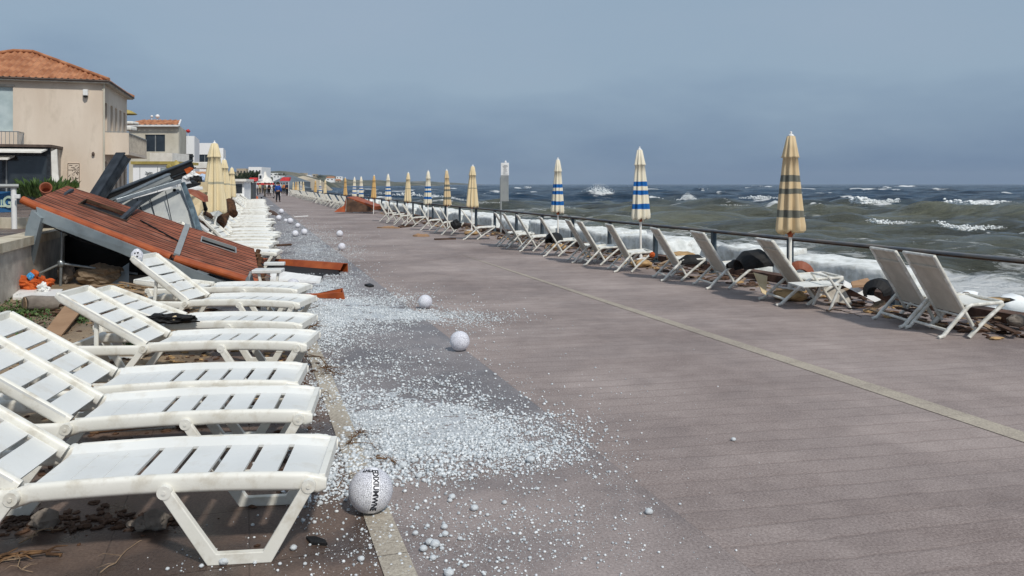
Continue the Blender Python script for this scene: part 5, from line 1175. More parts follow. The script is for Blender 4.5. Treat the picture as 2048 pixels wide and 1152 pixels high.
ballwords('EDIXIUMWNE', .037, lambda x, y: onball(ang0 + y / rB / max(.5, math.cos(x / rB)), -x / rB * .92), 'lettering')
ballwords('LHLI', .024, lambda x, y: onball(-.30 + x / rB / math.cos(.92), .92 + y / rB), 'lettering')
ball(919, 703, .095, 'white scuffed ball alone on the deck edge, second nearest')
ball(850, 618, .090, 'white ball resting on the tip of the middle hail drift, third nearest')
ball(679, 474, .10, 'white ball right of the far hail, level with the far loungers')
ball(683, 501, .09, 'small white ball nearer than the one right of the far hail')
ball(590, 474, .10, 'left ball of two side by side in the far hail')
ball(608, 470, .10, 'right ball of two side by side in the far hail')
ball(595, 456, .09, 'half sunk white ball farther away than the two side by side')
ball(580, 448, .12, 'pale flattened ball above the half sunk one in the far hail')
ball(571, 445, .08, 'small pale ball left of the flattened one in the far hail')
ball(557, 441, .12, 'white ball beside the dark scrap near the far loungers')
ball(562, 428, .14, 'farthest white ball on the promenade')
t = ball(585, 583, .095, 'lettered white ball half hidden behind the flat lounger foot end', 'ball')
t = ball(520, 585, .07, 'small white ball under the broken end of the red roof')
t = thing('lace_ball', 'white lace ball with dark holes perched on top of the steep lounger backrest', 'ball', P(274, 511, 8.75))
mb = MB(); mb.blob((0, 0, 0), (.13, .1, .15), 3, .08, 3); mb.build('skin', M['ball2'], t)
mb = MB()
for (x, z) in ((0, .03), (-.02, -.01), (.025, -.005), (.005, -.04), (.03, .035)): mb.tube([(x, -.052, z), (x, -.035, z)], .008, 8)
mb.build('hole', M['black'], t)

# hail: big stones one by one, the rest as stuff
MI = M['ice']; rr = random.Random(44)
hm = []
for k in range(4):
    mb = MB(); mb.blob((0, 0, 0), (2, 2, 1.7), k, .1, 3, 1.2); me_o = mb.build('hailstone', MI); hm.append(me_o.data); bpy.data.objects.remove(me_o)
big = [(1061,925,9),(1298,1028,8),(949,1021,8),(420,1122,10),(448,1129,10),(403,1135,5),(866,1120,7),(847,1102,8),(860,1090,9),(870,1094,10),(898,1152,10),(834,1019,5),(831,1070,6),(890,1072,7),(889,1058,7),(904,998,7),(900,1004,5),(722,1122,7),(587,1100,7),
       (1126,879,5),(820,905,7),(778,925,6),(806,936,9),(838,956,7),(690,860,5),(765,858,5),(1190,957,4),(1009,1008,5),(780,1075,4),(920,1080,5),(884,1100,5),(1075,980,4),(1060,1118,4),(930,1135,5),(855,1055,5),(975,1032,4),(1140,900,4),(1104,1045,4),(910,830,5),(960,860,5),(1000,900,5),(1030,840,5),(870,790,5),(640,1010,6),(625,985,6),(660,960,7),(600,1010,5),(690,925,6),(335,1140,4),(1467,882,5),(1360,1010,3),(1170,1120,4),(1230,1060,3),(560,1130,4),(610,1130,4),(510,1128,4)]
for i, (px, py, r) in enumerate(big):
    q = G(px, py); rw = r / F * q.y; o = bpy.data.objects.new('hailstone', hm[i % 4]); sc.collection.objects.link(o); o.location = (q.x, q.y, rw * .7); o.scale = (rw, rw, rw * .9); o.rotation_euler = (0, 0, rr.random() * 6)
    lab = 'large round translucent hailstone on the pavement'
    sp_ = {0: 'large single hailstone at the upper right of the near hail drift', 1: 'large single hailstone on the right, beyond the pavement joint', 2: 'large single hailstone in the thin hail below the drift', 3: 'left of two large hailstones at the nearest lounger foot', 4: 'right of two large hailstones at the nearest lounger foot', 49: 'lone hailstone on the bare deck right of the drift'}
    tag(o, sp_.get(i, lab), 'hailstone', 'large hailstones')
def hail(name, blobs, label, seed):
    rs = np.random.RandomState(seed); base = {}
    for s_ in (0, 1): v, f = ICO[s_]; base[s_] = (np.array(v, np.float32), np.array(f, np.int32))
    V = []; Fc = []; off = 0
    for (cx_, cy_, sx, sy, rot, n, rmin, rmax) in blobs:
        n = int(n * 1.6)
        if sx < 0: x = rs.uniform(cx_, cy_, n); y = rs.uniform(sy, rot, n)
        else:
            a = rs.normal(0, 1, n); b_ = rs.normal(0, 1, n); cr, sr = math.cos(math.radians(rot)), math.sin(math.radians(rot))
            x = cx_ + a * sx * cr - b_ * sy * sr; y = cy_ + a * sx * sr + b_ * sy * cr
        r = .82 * (rmin + (rmax - rmin) * rs.uniform(0, 1, n) ** 3.6)
        for i in range(n):
            if y[i] < 400 or y[i] > 1170: continue
            Yw = H * F / (y[i] - HY); Xw = (x[i] - CX) / F * Yw; u = Xw + SL * Yw
            if u < .25 and rs.rand() < .6: continue
            if rs.rand() < min(.93, max(0, -1.2 * noise.noise(Vector((Xw * 1.6, Yw * 1.6, 5))) - .9 * noise.noise(Vector((Xw * 4.5, Yw * 4.5, 1))) + .25)): continue
            rw = r[i] / F * min(Yw, 40); v, f = base[1 if r[i] > 1.9 else 0]
            w_ = v * np.array([rw * rs.uniform(.8, 1.2), rw * rs.uniform(.8, 1.2), rw * .8]) + np.array([Xw, Yw, rw * .6 + max(0, soil_z(Xw, Yw)) * (u < .5)])
            V.append(w_); Fc.append(f + off); off += len(v)
    V = np.concatenate(V).astype(np.float32); Fc = np.concatenate(Fc)
    me = bpy.data.meshes.new(name); me.vertices.add(len(V)); me.vertices.foreach_set('co', V.ravel()); me.loops.add(Fc.size); me.loops.foreach_set('vertex_index', Fc.ravel())
    me.polygons.add(len(Fc)); me.polygons.foreach_set('loop_start', (np.arange(len(Fc)) * 3).astype(np.int32)); me.polygons.foreach_set('loop_total', np.full(len(Fc), 3, np.int32))
    me.polygons.foreach_set('use_smooth', np.ones(len(Fc), bool)); me.update(calc_edges=True); me.materials.append(MI)
    o = bpy.data.objects.new(name, me); sc.collection.objects.link(o); tag(o, label, 'hail', kind='stuff')
hail('hail', [(920, 870, 170, 75, 12, 4500, .5, 1.8), (700, 880, 90, 110, 0, 1600, .5, 1.8), (690, 850, 26, 90, -18, 1100, .8, 3), (745, 1010, 30, 50, -18, 350, .8, 3), (930, 855, 110, 42, 14, 3600, 1.2, 4.2), (1020, 885, 80, 30, 12, 1900, 1.2, 4), (820, 815, 90, 40, 5, 1500, 1.2, 4.5), (760, 900, 70, 45, -10, 1300, 1.5, 6), (870, 920, 100, 30, -8, 1500, 1.5, 6),
              (700, 800, 45, 55, 20, 800, 1, 4), (1130, 870, 60, 30, 20, 350, 1.2, 4), (960, 1040, 190, 65, 12, 1500, 1, 4), (950, 900, 180, 110, 12, 1500, .8, 3), (680, 960, 50, 45, 0, 700, 1.5, 6),
              (620, 1010, 80, 40, 0, 260, 1.5, 5), (480, 1130, 120, 20, 0, 120, 1.5, 4), (850, 1110, 130, 40, 0, 500, 1, 5), (1200, 1040, 130, 60, 10, 300, .8, 3), (660, 880, 60, 60, 0, 350, 1, 3.5)],
     'near drift of melting hail spread across the pavement', 1)
hail('hail', [(720, 620, 75, 17, 0, 4200, .8, 2.6), (660, 645, 40, 30, 10, 2600, .8, 2.8), (850, 632, 90, 10, 4, 2000, .8, 2.4), (930, 630, 70, 8, 4, 500, .8, 2), (650, 580, 35, 30, 0, 2400, .7, 2), (790, 645, 90, 14, -6, 1600, .8, 2.6), (640, 690, 30, 40, 0, 1300, .8, 3),
              (760, 700, 110, 35, 0, 900, .7, 2.4), (700, 745, 80, 22, 0, 900, .8, 3), (680, 560, 40, 14, 0, 1200, .6, 1.6), (760, 600, 60, 12, 0, 1100, .7, 2)],
     'middle drift of hail along the foot ends of the loungers', 2)
hail('hail', [(620, 500, 45, 16, 0, 2600, .6, 1.3), (590, 470, 40, 12, 0, 1600, .5, 1.1), (600, 530, 50, 10, 0, 1200, .6, 1.4), (660, 505, 40, 8, 0, 700, .5, 1.1), (575, 445, 22, 10, 0, 700, .4, .9), (555, 425, 14, 7, 0, 350, .4, .8), (620, 475, 60, 5, 0, 400, .5, 1)],
     'far drift of hail narrowing along the left side of the promenade', 3)

# half melted slush between the grains: a lumpy sheet that rises through the pavement where the drift is thickest
def slush(name, label, gs, x0, x1, y0, y1, step):
    nx, ny = int((x1 - x0) / step), int((y1 - y0) / step); xs = np.linspace(x0, x1, nx + 1); ysl = np.linspace(y0, y1, ny + 1); vs = []
    for Yw in ysl:
        for Xw in xs:
            Xr = Xw - SL * Yw; px = CX + Xr / Yw * F; py = HY + H * F / Yw; k = 0
            for (cx_, cy_, sx, sy, rot, a) in gs:
                cr, sr = math.cos(math.radians(rot)), math.sin(math.radians(rot)); dx, dy = px - cx_, py - cy_
                k += a * math.exp(-((dx * cr + dy * sr) / sx) ** 2 / 2 - ((-dx * sr + dy * cr) / sy) ** 2 / 2)
            n_ = .6 * noise.noise(Vector((Xr * 5, Yw * 5, 1))) + .6 * noise.noise(Vector((Xr * 22, Yw * 22, 2))) + .5 * noise.noise(Vector((Xr * 60, Yw * 60, 4)))
            vs.append((Xr, Yw, -.004 + min(.006, .011 * (min(k, 1.1) - .5 + .75 * n_))))
    mb = MB(); mb.add(vs, [(j*(nx+1)+i, j*(nx+1)+i+1, (j+1)*(nx+1)+i+1, (j+1)*(nx+1)+i) for j in range(ny) for i in range(nx)], True)
    tag(mb.build(name, M['slush']), label, 'slush', kind='stuff')
M['slush'] = mat('grey_slush', '#a3a6a8', '#d9dcdd', 45, .25, .6, 120, spec=.6)
slush('slush', 'wet grey slush under the near hail drift', [(930, 860, 140, 45, 12, 1.0), (800, 880, 90, 50, -5, .75), (700, 830, 60, 60, 0, .5)], -.2, 3.0, 3.7, 7.0, .016)
slush('slush', 'wet grey slush under the middle hail drift', [(700, 620, 90, 20, 0, 1.0), (840, 632, 90, 10, 3, .9), (650, 650, 40, 40, 0, .8), (650, 580, 40, 30, 0, .8), (620, 500, 50, 18, 0, .8)], .2, 3.2, 7.2, 22, .035)

# ------------------------------------------------------------ houses
M['stucco'] = mat('beige_stucco', '#d2c2b0', '#e2d4c3', .8, .9, .25, 12, stain='#9a8870', stain_amt=.5, stain_scale=1.6, stretch=(1, 1, .35))
M['stucco2'] = mat('grey_beige_stucco', '#c2bba9', '#d2ccbc', .6, .9, .2, 8, stain='#8d8675', stain_amt=.5, stain_scale=.8)
M['whitewall'] = mat('white_wall', '#f0f0ef', '#f6f6f5', .5, .8, .1, 8, stain='#b4b6b8', stain_amt=.3, stain_scale=.5)
def tile_mat(name, c1, c2, su):
    m = mat(name, c1, c2, 1.4, .8, 0, stain='#7a3a22', stain_amt=.5, stain_scale=2.5); return m
M['tile'] = tile_mat('terracotta_tiles', '#96603f', '#bb835e', 4)
def house_frame(cx_, cy_, yaw): return lambda a, b_, z: Vector((cx_ + math.cos(yaw) * a - math.sin(yaw) * b_, cy_ + math.sin(yaw) * a + math.cos(yaw) * b_, z))
class HB:
    """builder in a house frame: a runs to the right along the front, b runs away from the viewer"""
    def __init__(s, label, cx_, cy_, yaw, z0, cat='house', name='house', group=None):
        s.t = thing(name, label, cat, (cx_, cy_, z0), yaw, group)
    def bx(s, name, m, a0, a1, b0, b1, z0, z1, parent=None, bevel=0.0):
        mb = MB(); mb.hexa([(a0, b0, z0), (a1, b0, z0), (a0, b1, z0), (a1, b1, z0), (a0, b0, z1), (a1, b0, z1), (a0, b1, z1), (a1, b1, z1)])
        return mb.build(name, m, parent or s.t, bevel=bevel)
# wall box with openings on a given face: opening list (u0,u1,z0,z1)
def wall_face(mb, p0, p1, z0, z1, ops, depth):
    p0, p1 = Vector(p0), Vector(p1); L_ = (p1 - p0).length; d = (p1 - p0) / L_; dep = Vector(depth)
    us = sorted(set([0, L_] + [u for o in ops for u in o[:2]])); zs_ = sorted(set([z0, z1] + [z for o in ops for z in o[2:]]))
    for i in range(len(us) - 1):
        for j in range(len(zs_) - 1):
            uc, zc = (us[i] + us[i+1]) / 2, (zs_[j] + zs_[j+1]) / 2
            if any(o[0] < uc < o[1] and o[2] < zc < o[3] for o in ops): continue
            a, b_ = p0 + d * us[i], p0 + d * us[i+1]; A0 = Vector((0, 0, zs_[j])); A1 = Vector((0, 0, zs_[j+1]))
            mb.hexa([a + A0, b_ + A0, a + dep + A0, b_ + dep + A0, a + A1, b_ + A1, a + dep + A1, b_ + dep + A1])
# main house: corner at world (-20.6, 40); yaw so that the side wall follows the promenade
yaw = math.atan(.316); cxh, cyh = -20.55, 40.0
hb = HB('large beige two storey house at the left with terracotta hipped roof', cxh, cyh, yaw, .6)
Wd, Dp, He = 9.0, 7.6, 6.15
mb = MB()
front_ops = [(Wd - 6.5, Wd - 3.95, 3.55, 5.75)]
wall_face(mb, (-Wd, 0, 0), (0, 0, 0), 0, He, front_ops, (0, .25, 0))
side_up = [(.35, .95), (1.9, 2.6), (3.3, 4.0), (4.7, 5.4), (6.1, 6.8)]
side_ops = [(a, b_, 2.95, 5.15) for a, b_ in side_up] + [(a, b_, 0.0, 2.15) for a, b_ in side_up]
wall_face(mb, (0, .25, 0), (0, Dp, 0), 0, He, side_ops, (-.25, 0, 0))
mb.hexa([(-Wd, Dp - .2, 0), (-.25, Dp - .2, 0), (-Wd, Dp, 0), (-.25, Dp, 0), (-Wd, Dp - .2, He), (-.25, Dp - .2, He), (-Wd, Dp, He), (-.25, Dp, He)])
mb.hexa([(-Wd, .25, 0), (-Wd + .25, .25, 0), (-Wd, Dp - .2, 0), (-Wd + .25, Dp - .2, 0), (-Wd, .25, He), (-Wd + .25, .25, He), (-Wd, Dp - .2, He), (-Wd + .25, Dp - .2, He)])
mb.build('wall', M['stucco'], hb.t)
M['browndoor'] = mat('brown_shutter', '#4a3d36', '#5d4e45', 3, .6, .2, 20)
for (a, b_) in side_up:
    for (z0, z1) in ((2.95, 5.15), (0.0, 2.15)):
        f = hb.bx('window', M['browndoor'], -.22, -.17, .25 + a, .25 + b_, z0, z1)
        hb.bx('pane', M['glass'], -.165, -.16, .25 + a + .1, .25 + b_ - .1, z0 + .1, z1 - .1, f)
f = hb.bx('window', M['palewin'], -6.5, -3.95, .14, .18, 3.55, 5.75); hb.bx('frame', M['white'], -5.46, -5.40, .10, .135, 3.55, 5.75, f)
hb.bx('lintel', M['concrete'], -6.6, -3.88, -.04, .02, 5.75, 5.83)
# roof: pyramid-like hip with rows of barrel tiles modelled as ribs
def tiled_slope(mb, e0, e1, r0, r1, pitch=.28, amp=.045):
    """eave e0->e1, ridge r0->r1"""
    e0, e1, r0, r1 = map(Vector, (e0, e1, r0, r1)); L_ = (e1 - e0).length; nr = (e1 - e0).cross(r0 - e0 if (r0 - e0).length > .1 else r1 - e0).normalized()
    if nr.z < 0: nr = -nr
    n = int(L_ / pitch) * 4; d = (e1 - e0).normalized(); m_ = 14; vs = []
    s0 = (r0 - e0).dot(d); s1 = (r1 - e0).dot(d); up_ = (r0 - e0) - d * s0; hh = up_.length; up_ /= hh
    for i in range(n + 1):
        s_ = L_ * i / n
        top = hh if s0 <= s_ <= s1 else (hh * s_ / s0 if s_ < s0 else hh * (L_ - s_) / (L_ - s1))
        for j in range(m_ * 2 + 1):
            f = j / (m_ * 2); row = (f * m_ * top / hh) % 1.0
            vs.append(e0 + d * s_ + up_ * (top * f) + nr * (amp * (math.cos(s_ / pitch * 2 * math.pi)) + .02 * (1 - ((f * top / .38) % 1.0)) + .012 * noise.noise(e0 * .3 + Vector((s_ * 5, f * top * 4, 0)))))
    K = m_ * 2 + 1
    mb.add(vs, [(i*K+j, (i+1)*K+j, (i+1)*K+j+1, i*K+j+1) for i in range(n) for j in range(K - 1)])
ov = .32; zr = He + .02; a0, a1, b0, b1 = -Wd - ov, ov, -ov, Dp + ov; mx_, rz_ = -4.4, He + 1.85
mb = MB(); rb0, rb1 = (mx_ - .5, (b0 + b1) / 2, rz_), (mx_ + .4, (b0 + b1) / 2, rz_)
tiled_slope(mb, (a0, b0, zr), (a1, b0, zr), rb0, rb1); tiled_slope(mb, (a1, b0, zr), (a1, b1, zr), rb1, rb1); tiled_slope(mb, (a0, b1, zr), (a1, b1, zr), rb0, rb1); tiled_slope(mb, (a0, b0, zr), (a0, b1, zr), rb0, rb0)
rf = mb.build('roof', M['tile'], hb.t)
mb = MB()
for (p, q) in (((a1, b0, zr), rb1), ((a1, b1, zr), rb1), ((a0, b0, zr), rb0), (rb0, rb1)): mb.tube([Vector(p) + Vector((0, 0, .06)), Vector(q) + Vector((0, 0, .06))], .09, 8)
mb.build('hip_tiles', M['tile'], rf)
hb.bx('soffit', M['concrete'], a0 + .02, a1 - .02, b0 + .02, b1 - .02, He - .12, He - .035, rf)
mb = MB()
for (p, q) in (((a0, b0, zr - .03), (a1, b0, zr - .03)), ((a1, b0, zr - .03), (a1, b1, zr - .03))): mb.tube([p, q], .055, 8)
mb.build('gutter', M['browndoor'], rf)
mb = MB(); mb.tube([(.06, -.05, .0), (.06, -.05, He - .1)], .045, 8); mb.build('downpipe', M['stucco2'], hb.t)
# side balcony
bal = hb.bx('balcony', M['stucco'], .002, 1.12, .55, 7.3, 2.50, 2.66)
hb.bx('end_panel', M['stucco'], .02, 1.12, .50, .58, 2.50, 3.62, bal)
mb = MB(); mb.beam((1.09, .60, 3.60), (1.09, 7.3, 3.60), .06, .05); mb.beam((.02, .53, 3.66), (1.12, .53, 3.66), .05, .04); mb.build('handrail', M['gray'], bal)
mb = MB()
for i in range(24): y = .8 + i * .28; mb.box((1.09, y, 3.12), (.025, .09, .9))
mb.build('balusters', M['concrete'], bal)
# front balcony at the picture edge
bal = hb.bx('balcony', M['stucco'], -6.9, -3.45, -1.0, -.003, 2.42, 2.58)
mb = MB()
for (p, q) in (((-6.9, -.97, 3.5), (-3.48, -.97, 3.5)), ((-3.48, -.97, 3.5), (-3.48, -.03, 3.5)), ((-3.48, -.97, 2.65), (-3.48, -.03, 2.65))): mb.tube([p, q], .025, 6)
for i in range(21): mb.tube([(-6.9 + i * .17, -.97, 2.6), (-6.9 + i * .17, -.97, 3.5)], .012, 5)
for i in range(7): mb.tube([(-3.48, -.97 + i * .15, 2.6), (-3.48, -.97 + i * .15, 3.5)], .012, 5)
mb.build('balcony_railing', M['steel'], bal); hb.bx('bracket', M['stucco'], -3.95, -3.7, -.7, -.003, 2.1, 2.415, bal)
t = thing('relief_plaque', 'tall carved stone plaque on the beige house wall', 'plaque', hb.t.matrix_basis @ Vector((-1.30, -.06, 1.45)), yaw)
t.location = Vector((cxh, cyh, .6)) + Matrix.Rotation(yaw, 3, 'Z') @ Vector((-1.30, -.03, 1.45))
mb = MB(); mb.box((0, 0, 0), (.52, .05, 1.15)); mb.build('slab', M['stucco'], t)
mb = MB(); rr = random.Random(5)
for i in range(46):
    x = rr.uniform(-.2, .2); z = rr.uniform(-.52, .52)
    if .22 < z < .28: continue
    a = rr.uniform(-.6, .6) + (0 if z > .25 else 1.2) * rr.choice((1, -1)); L_ = rr.uniform(.05, .13)
    mb.beam((x - math.cos(a) * L_ / 2, -.035, z - math.sin(a) * L_ / 2), (x + math.cos(a) * L_ / 2, -.035, z + math.sin(a) * L_ / 2), .02, .02)
for (x0, z0, x1, z1) in ((-.26, -.57, .26, -.57), (-.26, .57, .26, .57), (-.26, .25, .26, .25), (-.25, -.57, -.25, .57), (.25, -.57, .25, .57)): mb.beam((x0, -.03, z0), (x1, -.03, z1), .02, .022)
mb.build('carving', M['browndoor'], t)
def onwall(a, b_, z): return Vector((cxh, cyh, .6)) + Matrix.Rotation(yaw, 3, 'Z') @ Vector((a, b_, z))
t = thing('wall_lamp', 'small dark round lamp on the beige house wall near its corner', 'lamp', onwall(-.42, -.08, 2.5), yaw); mb = MB(); mb.blob((0, 0, 0), (.14, .14, .22), 1, .05, 2); mb.tube([(0, .08, 0), (0, 0, 0)], .02); mb.build('shade', M['browndoor'], t)
t = thing('flood_lamp', 'white flood lamp under the eave at the corner of the beige house', 'lamp', onwall(-.75, -.14, 5.55), yaw); mb = MB(); mb.box((0, 0, 0), (.22, .2, .3)); mb.build('housing', M['white'], t, bevel=.02); mb = MB(); mb.blob((0, -.02, -.2), (.2, .2, .12), 1, .05, 1); mb.build('lens', M['black'], t)
t = thing('aerial', 'thin television aerial standing on the beige house roof', 'aerial', onwall(-5.6, 2.9, 7.35), 0); mb = MB(); mb.tube([(0, 0, 0), (0, 0, 1.25)], .022, 6)
for z, l_ in ((1.15, .14), (1.0, .2), (.85, .26), (.7, .16)): mb.tube([(-l_, 0, z), (l_, 0, z + .03)], .014, 5); mb.tube([(-l_ * .6, 0, z - .06), (-l_ * .6, 0, z + .1)], .012, 5)
mb.build('rods', M['black'], t)
# veranda
hb = HB('glazed veranda with dark panes and pale rolled awning in front of the beige house', -18.7 - 4.0, 37.2, yaw, .6, 'veranda', 'veranda')
x1 = 1.02
hb.bx('roof', M['browndoor'], -6, x1 + .1, -.3, 2.4, 2.72, 2.84)
mb = MB(); wall_face(mb, (-6, 0, 0), (x1, 0, 0), 0, 2.7, [(6 - 5.8, 6 - 3.6, .35, 2.3), (6 - 3.45, 6 - 2.25, .35, 2.3), (6 - 2.1, 6 - .98, .35, 2.3), (6 - .83, 6 + .85, .35, 2.3)], (0, .1, 0)); mb.build('frame', M['dark'], hb.t)
for (a, b_) in ((-5.8, -3.6), (-3.45, -2.25), (-2.1, -.98), (-.83, .85)):
    f = hb.bx('window', M['glass'], a, b_, .05, .06, .35, 2.3); hb.bx('mullion', M['gray'], a, a + .06, .01, .045, .35, 2.3, f)
hb.bx('end_curtain', M['concrete'], x1 - .08, x1, .12, 2.2, .1, 2.7)
mb = MB()
for k in range(2): mb.prism([(-6, -.1, 2.66 - k * .33), (x1 - .1 - k * 1.35, -.1, 2.66 - k * .33), (x1 - .2 - k * 1.35, -.8, 2.50 - k * .33), (-6, -.8, 2.50 - k * .33)], (0, 0, -.07))
mb.build('awning', M['awning'], hb.t)
t = thing('side_curtain', 'grey white curtain hanging at the right end of the veranda', 'curtain', P(110, 345, 36.8)); OO = t.location.copy()
mb = MB(); mb.prism([q - OO for q in (P(102, 303, 36.7), P(113, 298, 36.9), P(116, 350, 36.9), P(119, 372, 36.9), P(104, 360, 36.7))], (0, .05, 0)); mb.build('cloth', M['awning'], t)

def simple_house(label, px0, px1, pyt, Yb, wallm, wins, depth=6, roof=None, zb=0.0, name='house', cat='house', win='glass', extra_roof=None):
    """front face between pixel columns at depth Yb, facing the viewer, top at pixel row pyt; wins in pixels"""
    xL, xR = (px0 - CX) / F * Yb, (px1 - CX) / F * Yb; zt = H - (pyt - HY) / F * Yb; yw = math.atan(.316) * .35
    t = thing(name, label, cat, ((xL + xR) / 2, Yb, zb)); w2 = (xR - xL) / 2; hh = zt - zb
    ops = []
    for (x0, y0, x1_, y1) in wins:
        u0, u1 = (x0 - px0) / F * Yb, (x1_ - px0) / F * Yb; ops.append((u0, u1, H - (y1 - HY) / F * Yb - zb, H - (y0 - HY) / F * Yb - zb))
    mb = MB(); wall_face(mb, (-w2, 0, 0), (w2, 0, 0), 0, hh, ops, (0, .2, 0))
    sk = -depth * .316
    mb.hexa([(w2 - .2, .2, 0), (w2, .2, 0), (w2 - .2 + sk, depth, 0), (w2 + sk, depth, 0), (w2 - .2, .2, hh), (w2, .2, hh), (w2 - .2 + sk, depth, hh), (w2 + sk, depth, hh)])
    mb.hexa([(-w2, .2, 0), (-w2 + .2, .2, 0), (-w2 + sk, depth, 0), (-w2 + .2 + sk, depth, 0), (-w2, .2, hh), (-w2 + .2, .2, hh), (-w2 + sk, depth, hh), (-w2 + .2 + sk, depth, hh)])
    mb.hexa([(-w2 + .2, .2, hh - .25), (w2 - .2, .2, hh - .25), (-w2 + .2 + sk, depth, hh - .25), (w2 - .2 + sk, depth, hh - .25), (-w2 + .2, .2, hh - .03), (w2 - .2, .2, hh - .03), (-w2 + .2 + sk, depth, hh - .03), (w2 - .2 + sk, depth, hh - .03)])
    mb.build('wall', wallm, t)
    for (u0, u1, z0, z1) in ops:
        mb = MB(); mb.hexa([(-w2 + u0, .12, z0), (-w2 + u1, .12, z0), (-w2 + u0, .15, z0), (-w2 + u1, .15, z0), (-w2 + u0, .12, z1), (-w2 + u1, .12, z1), (-w2 + u0, .15, z1), (-w2 + u1, .15, z1)]); f = mb.build('window', M[win], t)
        if (u1 - u0) > 1: mb = MB(); mb.box((-w2 + (u0 + u1) / 2, .09, (z0 + z1) / 2), (.07, .05, z1 - z0)); mb.build('mullion', M['gray'], f)
    if roof is not None:
        mb = MB(); tiled_slope(mb, (-w2 - .3, -.35, hh + .02), (w2 + .15, -.35, hh + .02), (-w2 - .3 - depth * .21, depth * .5, hh + roof), (w2 + .15 - depth * .21, depth * .5, hh + roof), .45, .07); r = mb.build('roof', M['tile'], t)
        mb = MB(); mb.beam((-w2 - .3, -.38, hh - .04), (w2 + .15, -.38, hh - .04), .08, .14); mb.beam((w2 + .2, -.38, hh), (w2 + .2 - depth * .21, depth * .5, hh + roof), .12, .14); mb.build('verge', M['white'], r)
    return t, w2, hh
t, w2, hh = simple_house('grey beige house with terracotta lean-to roof and a large dark window', 258, 357, 251, 66, M['stucco2'], [(290, 269, 330, 303)], 7, .72)
for (px, s_) in ((272, .22), (284, .36)): mb = MB(); mb.blob((-w2 + (px - 258) / F * 66, 2.9, hh + 1.0), (s_, s_, s_), 1, .05, 2); mb.tube([(-w2 + (px - 258) / F * 66, 2.9, hh + .7), (-w2 + (px - 258) / F * 66, 2.9, hh + 1)], .03, 5); mb.build('roof_vent', M['white'], t)
mb = MB(); mb.beam((-1.2 + 1.9, -.05, 3.0), (w2, -.05, 3.0), .04, .06); mb.build('crack_line', M['browndoor'], t)
t = thing('rooftop_parasol', 'small yellow rooftop parasol just right of the beige house eave', 'parasol', P(253, 228, 50)); mb = MB(); mb.lathe([(.02, .28), (.3, .2), (.62, .0), (.6, -.03), (.02, .16)], 16); mb.build('canopy', M['yellow'], t); mb = MB(); mb.tube([(0, 0, -2), (0, 0, .25)], .03, 6); mb.build('pole', M['white'], t)
for (x0, x1_, y0, y1, Yb, lab) in ((247, 272, 243, 250, 56, 'white flat awning box below the terracotta lean-to roof'), (247, 268, 253, 262, 54, 'rounded white awning roll above the balcony railing')):
    t = thing('awning_roll', lab, 'awning', P((x0 + x1_) / 2, (y0 + y1) / 2, Yb)); wv = (x1_ - x0) / F * Yb; hv = (y1 - y0) / F * Yb; mb = MB(); mb.box((0, 0, 0), (wv, 1.0, hv * .9)); mb.build('cloth', M['awning'], t, bevel=.08)
t, w2, hh = simple_house('narrow white house with two blank storeys right of the terracotta lean-to roof', 357, 388, 272, 78, M['whitewall'], [(364, 308, 386, 330)], 7)
mb = MB(); mb.beam((-w2, -.03, hh - 1.95), (w2, -.03, hh - 1.95), .06, .08); mb.build('floor_line', M['dark'], t)
t, w2, hh = simple_house('white modern house with a wide dark window behind the largest beige parasol', 388, 424, 286, 90, M['whitewall'], [(389, 299, 394, 306), (389, 309, 393, 326), (397, 309, 421, 326)], 8)
t, w2, hh = simple_house('low white house section between the modern house and the beige parasols', 424, 446, 296, 96, M['whitewall'], [(428, 312, 440, 326)], 8)
t = thing('roof_ball', 'small red and white ball shaped marker above the white houses', 'marker', P(376, 262, 78)); mb = MB(); mb.blob((0, 0, 0), (.42, .42, .34), 1, .2, 2); mb.build('ball', M['red'], t); mb = MB(); mb.tube([(0, 0, -1.2), (0, 0, 0)], .03, 5); mb.build('mast', M['white'], t)
# awnings and kiosks under the houses
hb = HB('white boxy canopy in front of the grey beige house', *P(322, 316, 48).xy, 0, 0, 'canopy', 'canopy'); wv = 45 / F * 48 / 2
hb.bx('fascia', M['awning'], -wv, wv, 0, 2.5, H - (325 - HY) / F * 48, H - (306 - HY) / F * 48)
for a in (-wv + .1, wv - .1): hb.bx('post', M['white'], a - .05, a + .05, .1, .2, .0, H - (325 - HY) / F * 48)
hb = HB('white kiosk with yellow roof edge behind the tipped steel beams', *P(306, 350, 36).xy, 0, 0, 'kiosk', 'kiosk'); wv = 80 / F * 36 / 2
z1 = H - (329 - HY) / F * 36
hb.bx('wall', M['whitewall'], -wv, wv, 0, 2.2, 0, z1); hb.bx('roof', M['yellow'], -wv - .05, wv + .25, -.12, 2.3, z1 + .01, z1 + .14)
f = hb.bx('window', M['gray'], .35, .95, -.03, -.002, z1 - .75, z1 - .15); hb.bx('pane', M['palewin'], .4, .9, -.04, -.032, z1 - .7, z1 - .2, f)
for a in (-.6, .2, 1.1): hb.bx('seam', M['gray'], a, a + .02, -.012, -.002, .6, z1 - .1)
mb = MB(); rr = random.Random(3)
for i in range(12): mb.beam((-.5 + rr.uniform(0, .55), -.02, z1 - .3 - rr.uniform(0, .5)), (-.4 + rr.uniform(0, .6), -.02, z1 - .3 - rr.uniform(0, .5)), .015, .02)
mb.build('doodle', M['gray'], hb.t)
t = thing('tipped_sign', 'orange and olive patch of cloth on the kiosk corner', 'cloth', P(352, 333, 35.5)); mb = MB(); mb.blob((0, 0, 0), (.45, .25, .4), 4, .5, 2); mb.blob((-.25, 0, -.02), (.35, .2, .3), 7, .4, 2); mb.build('cloth', M['yellow'], t)
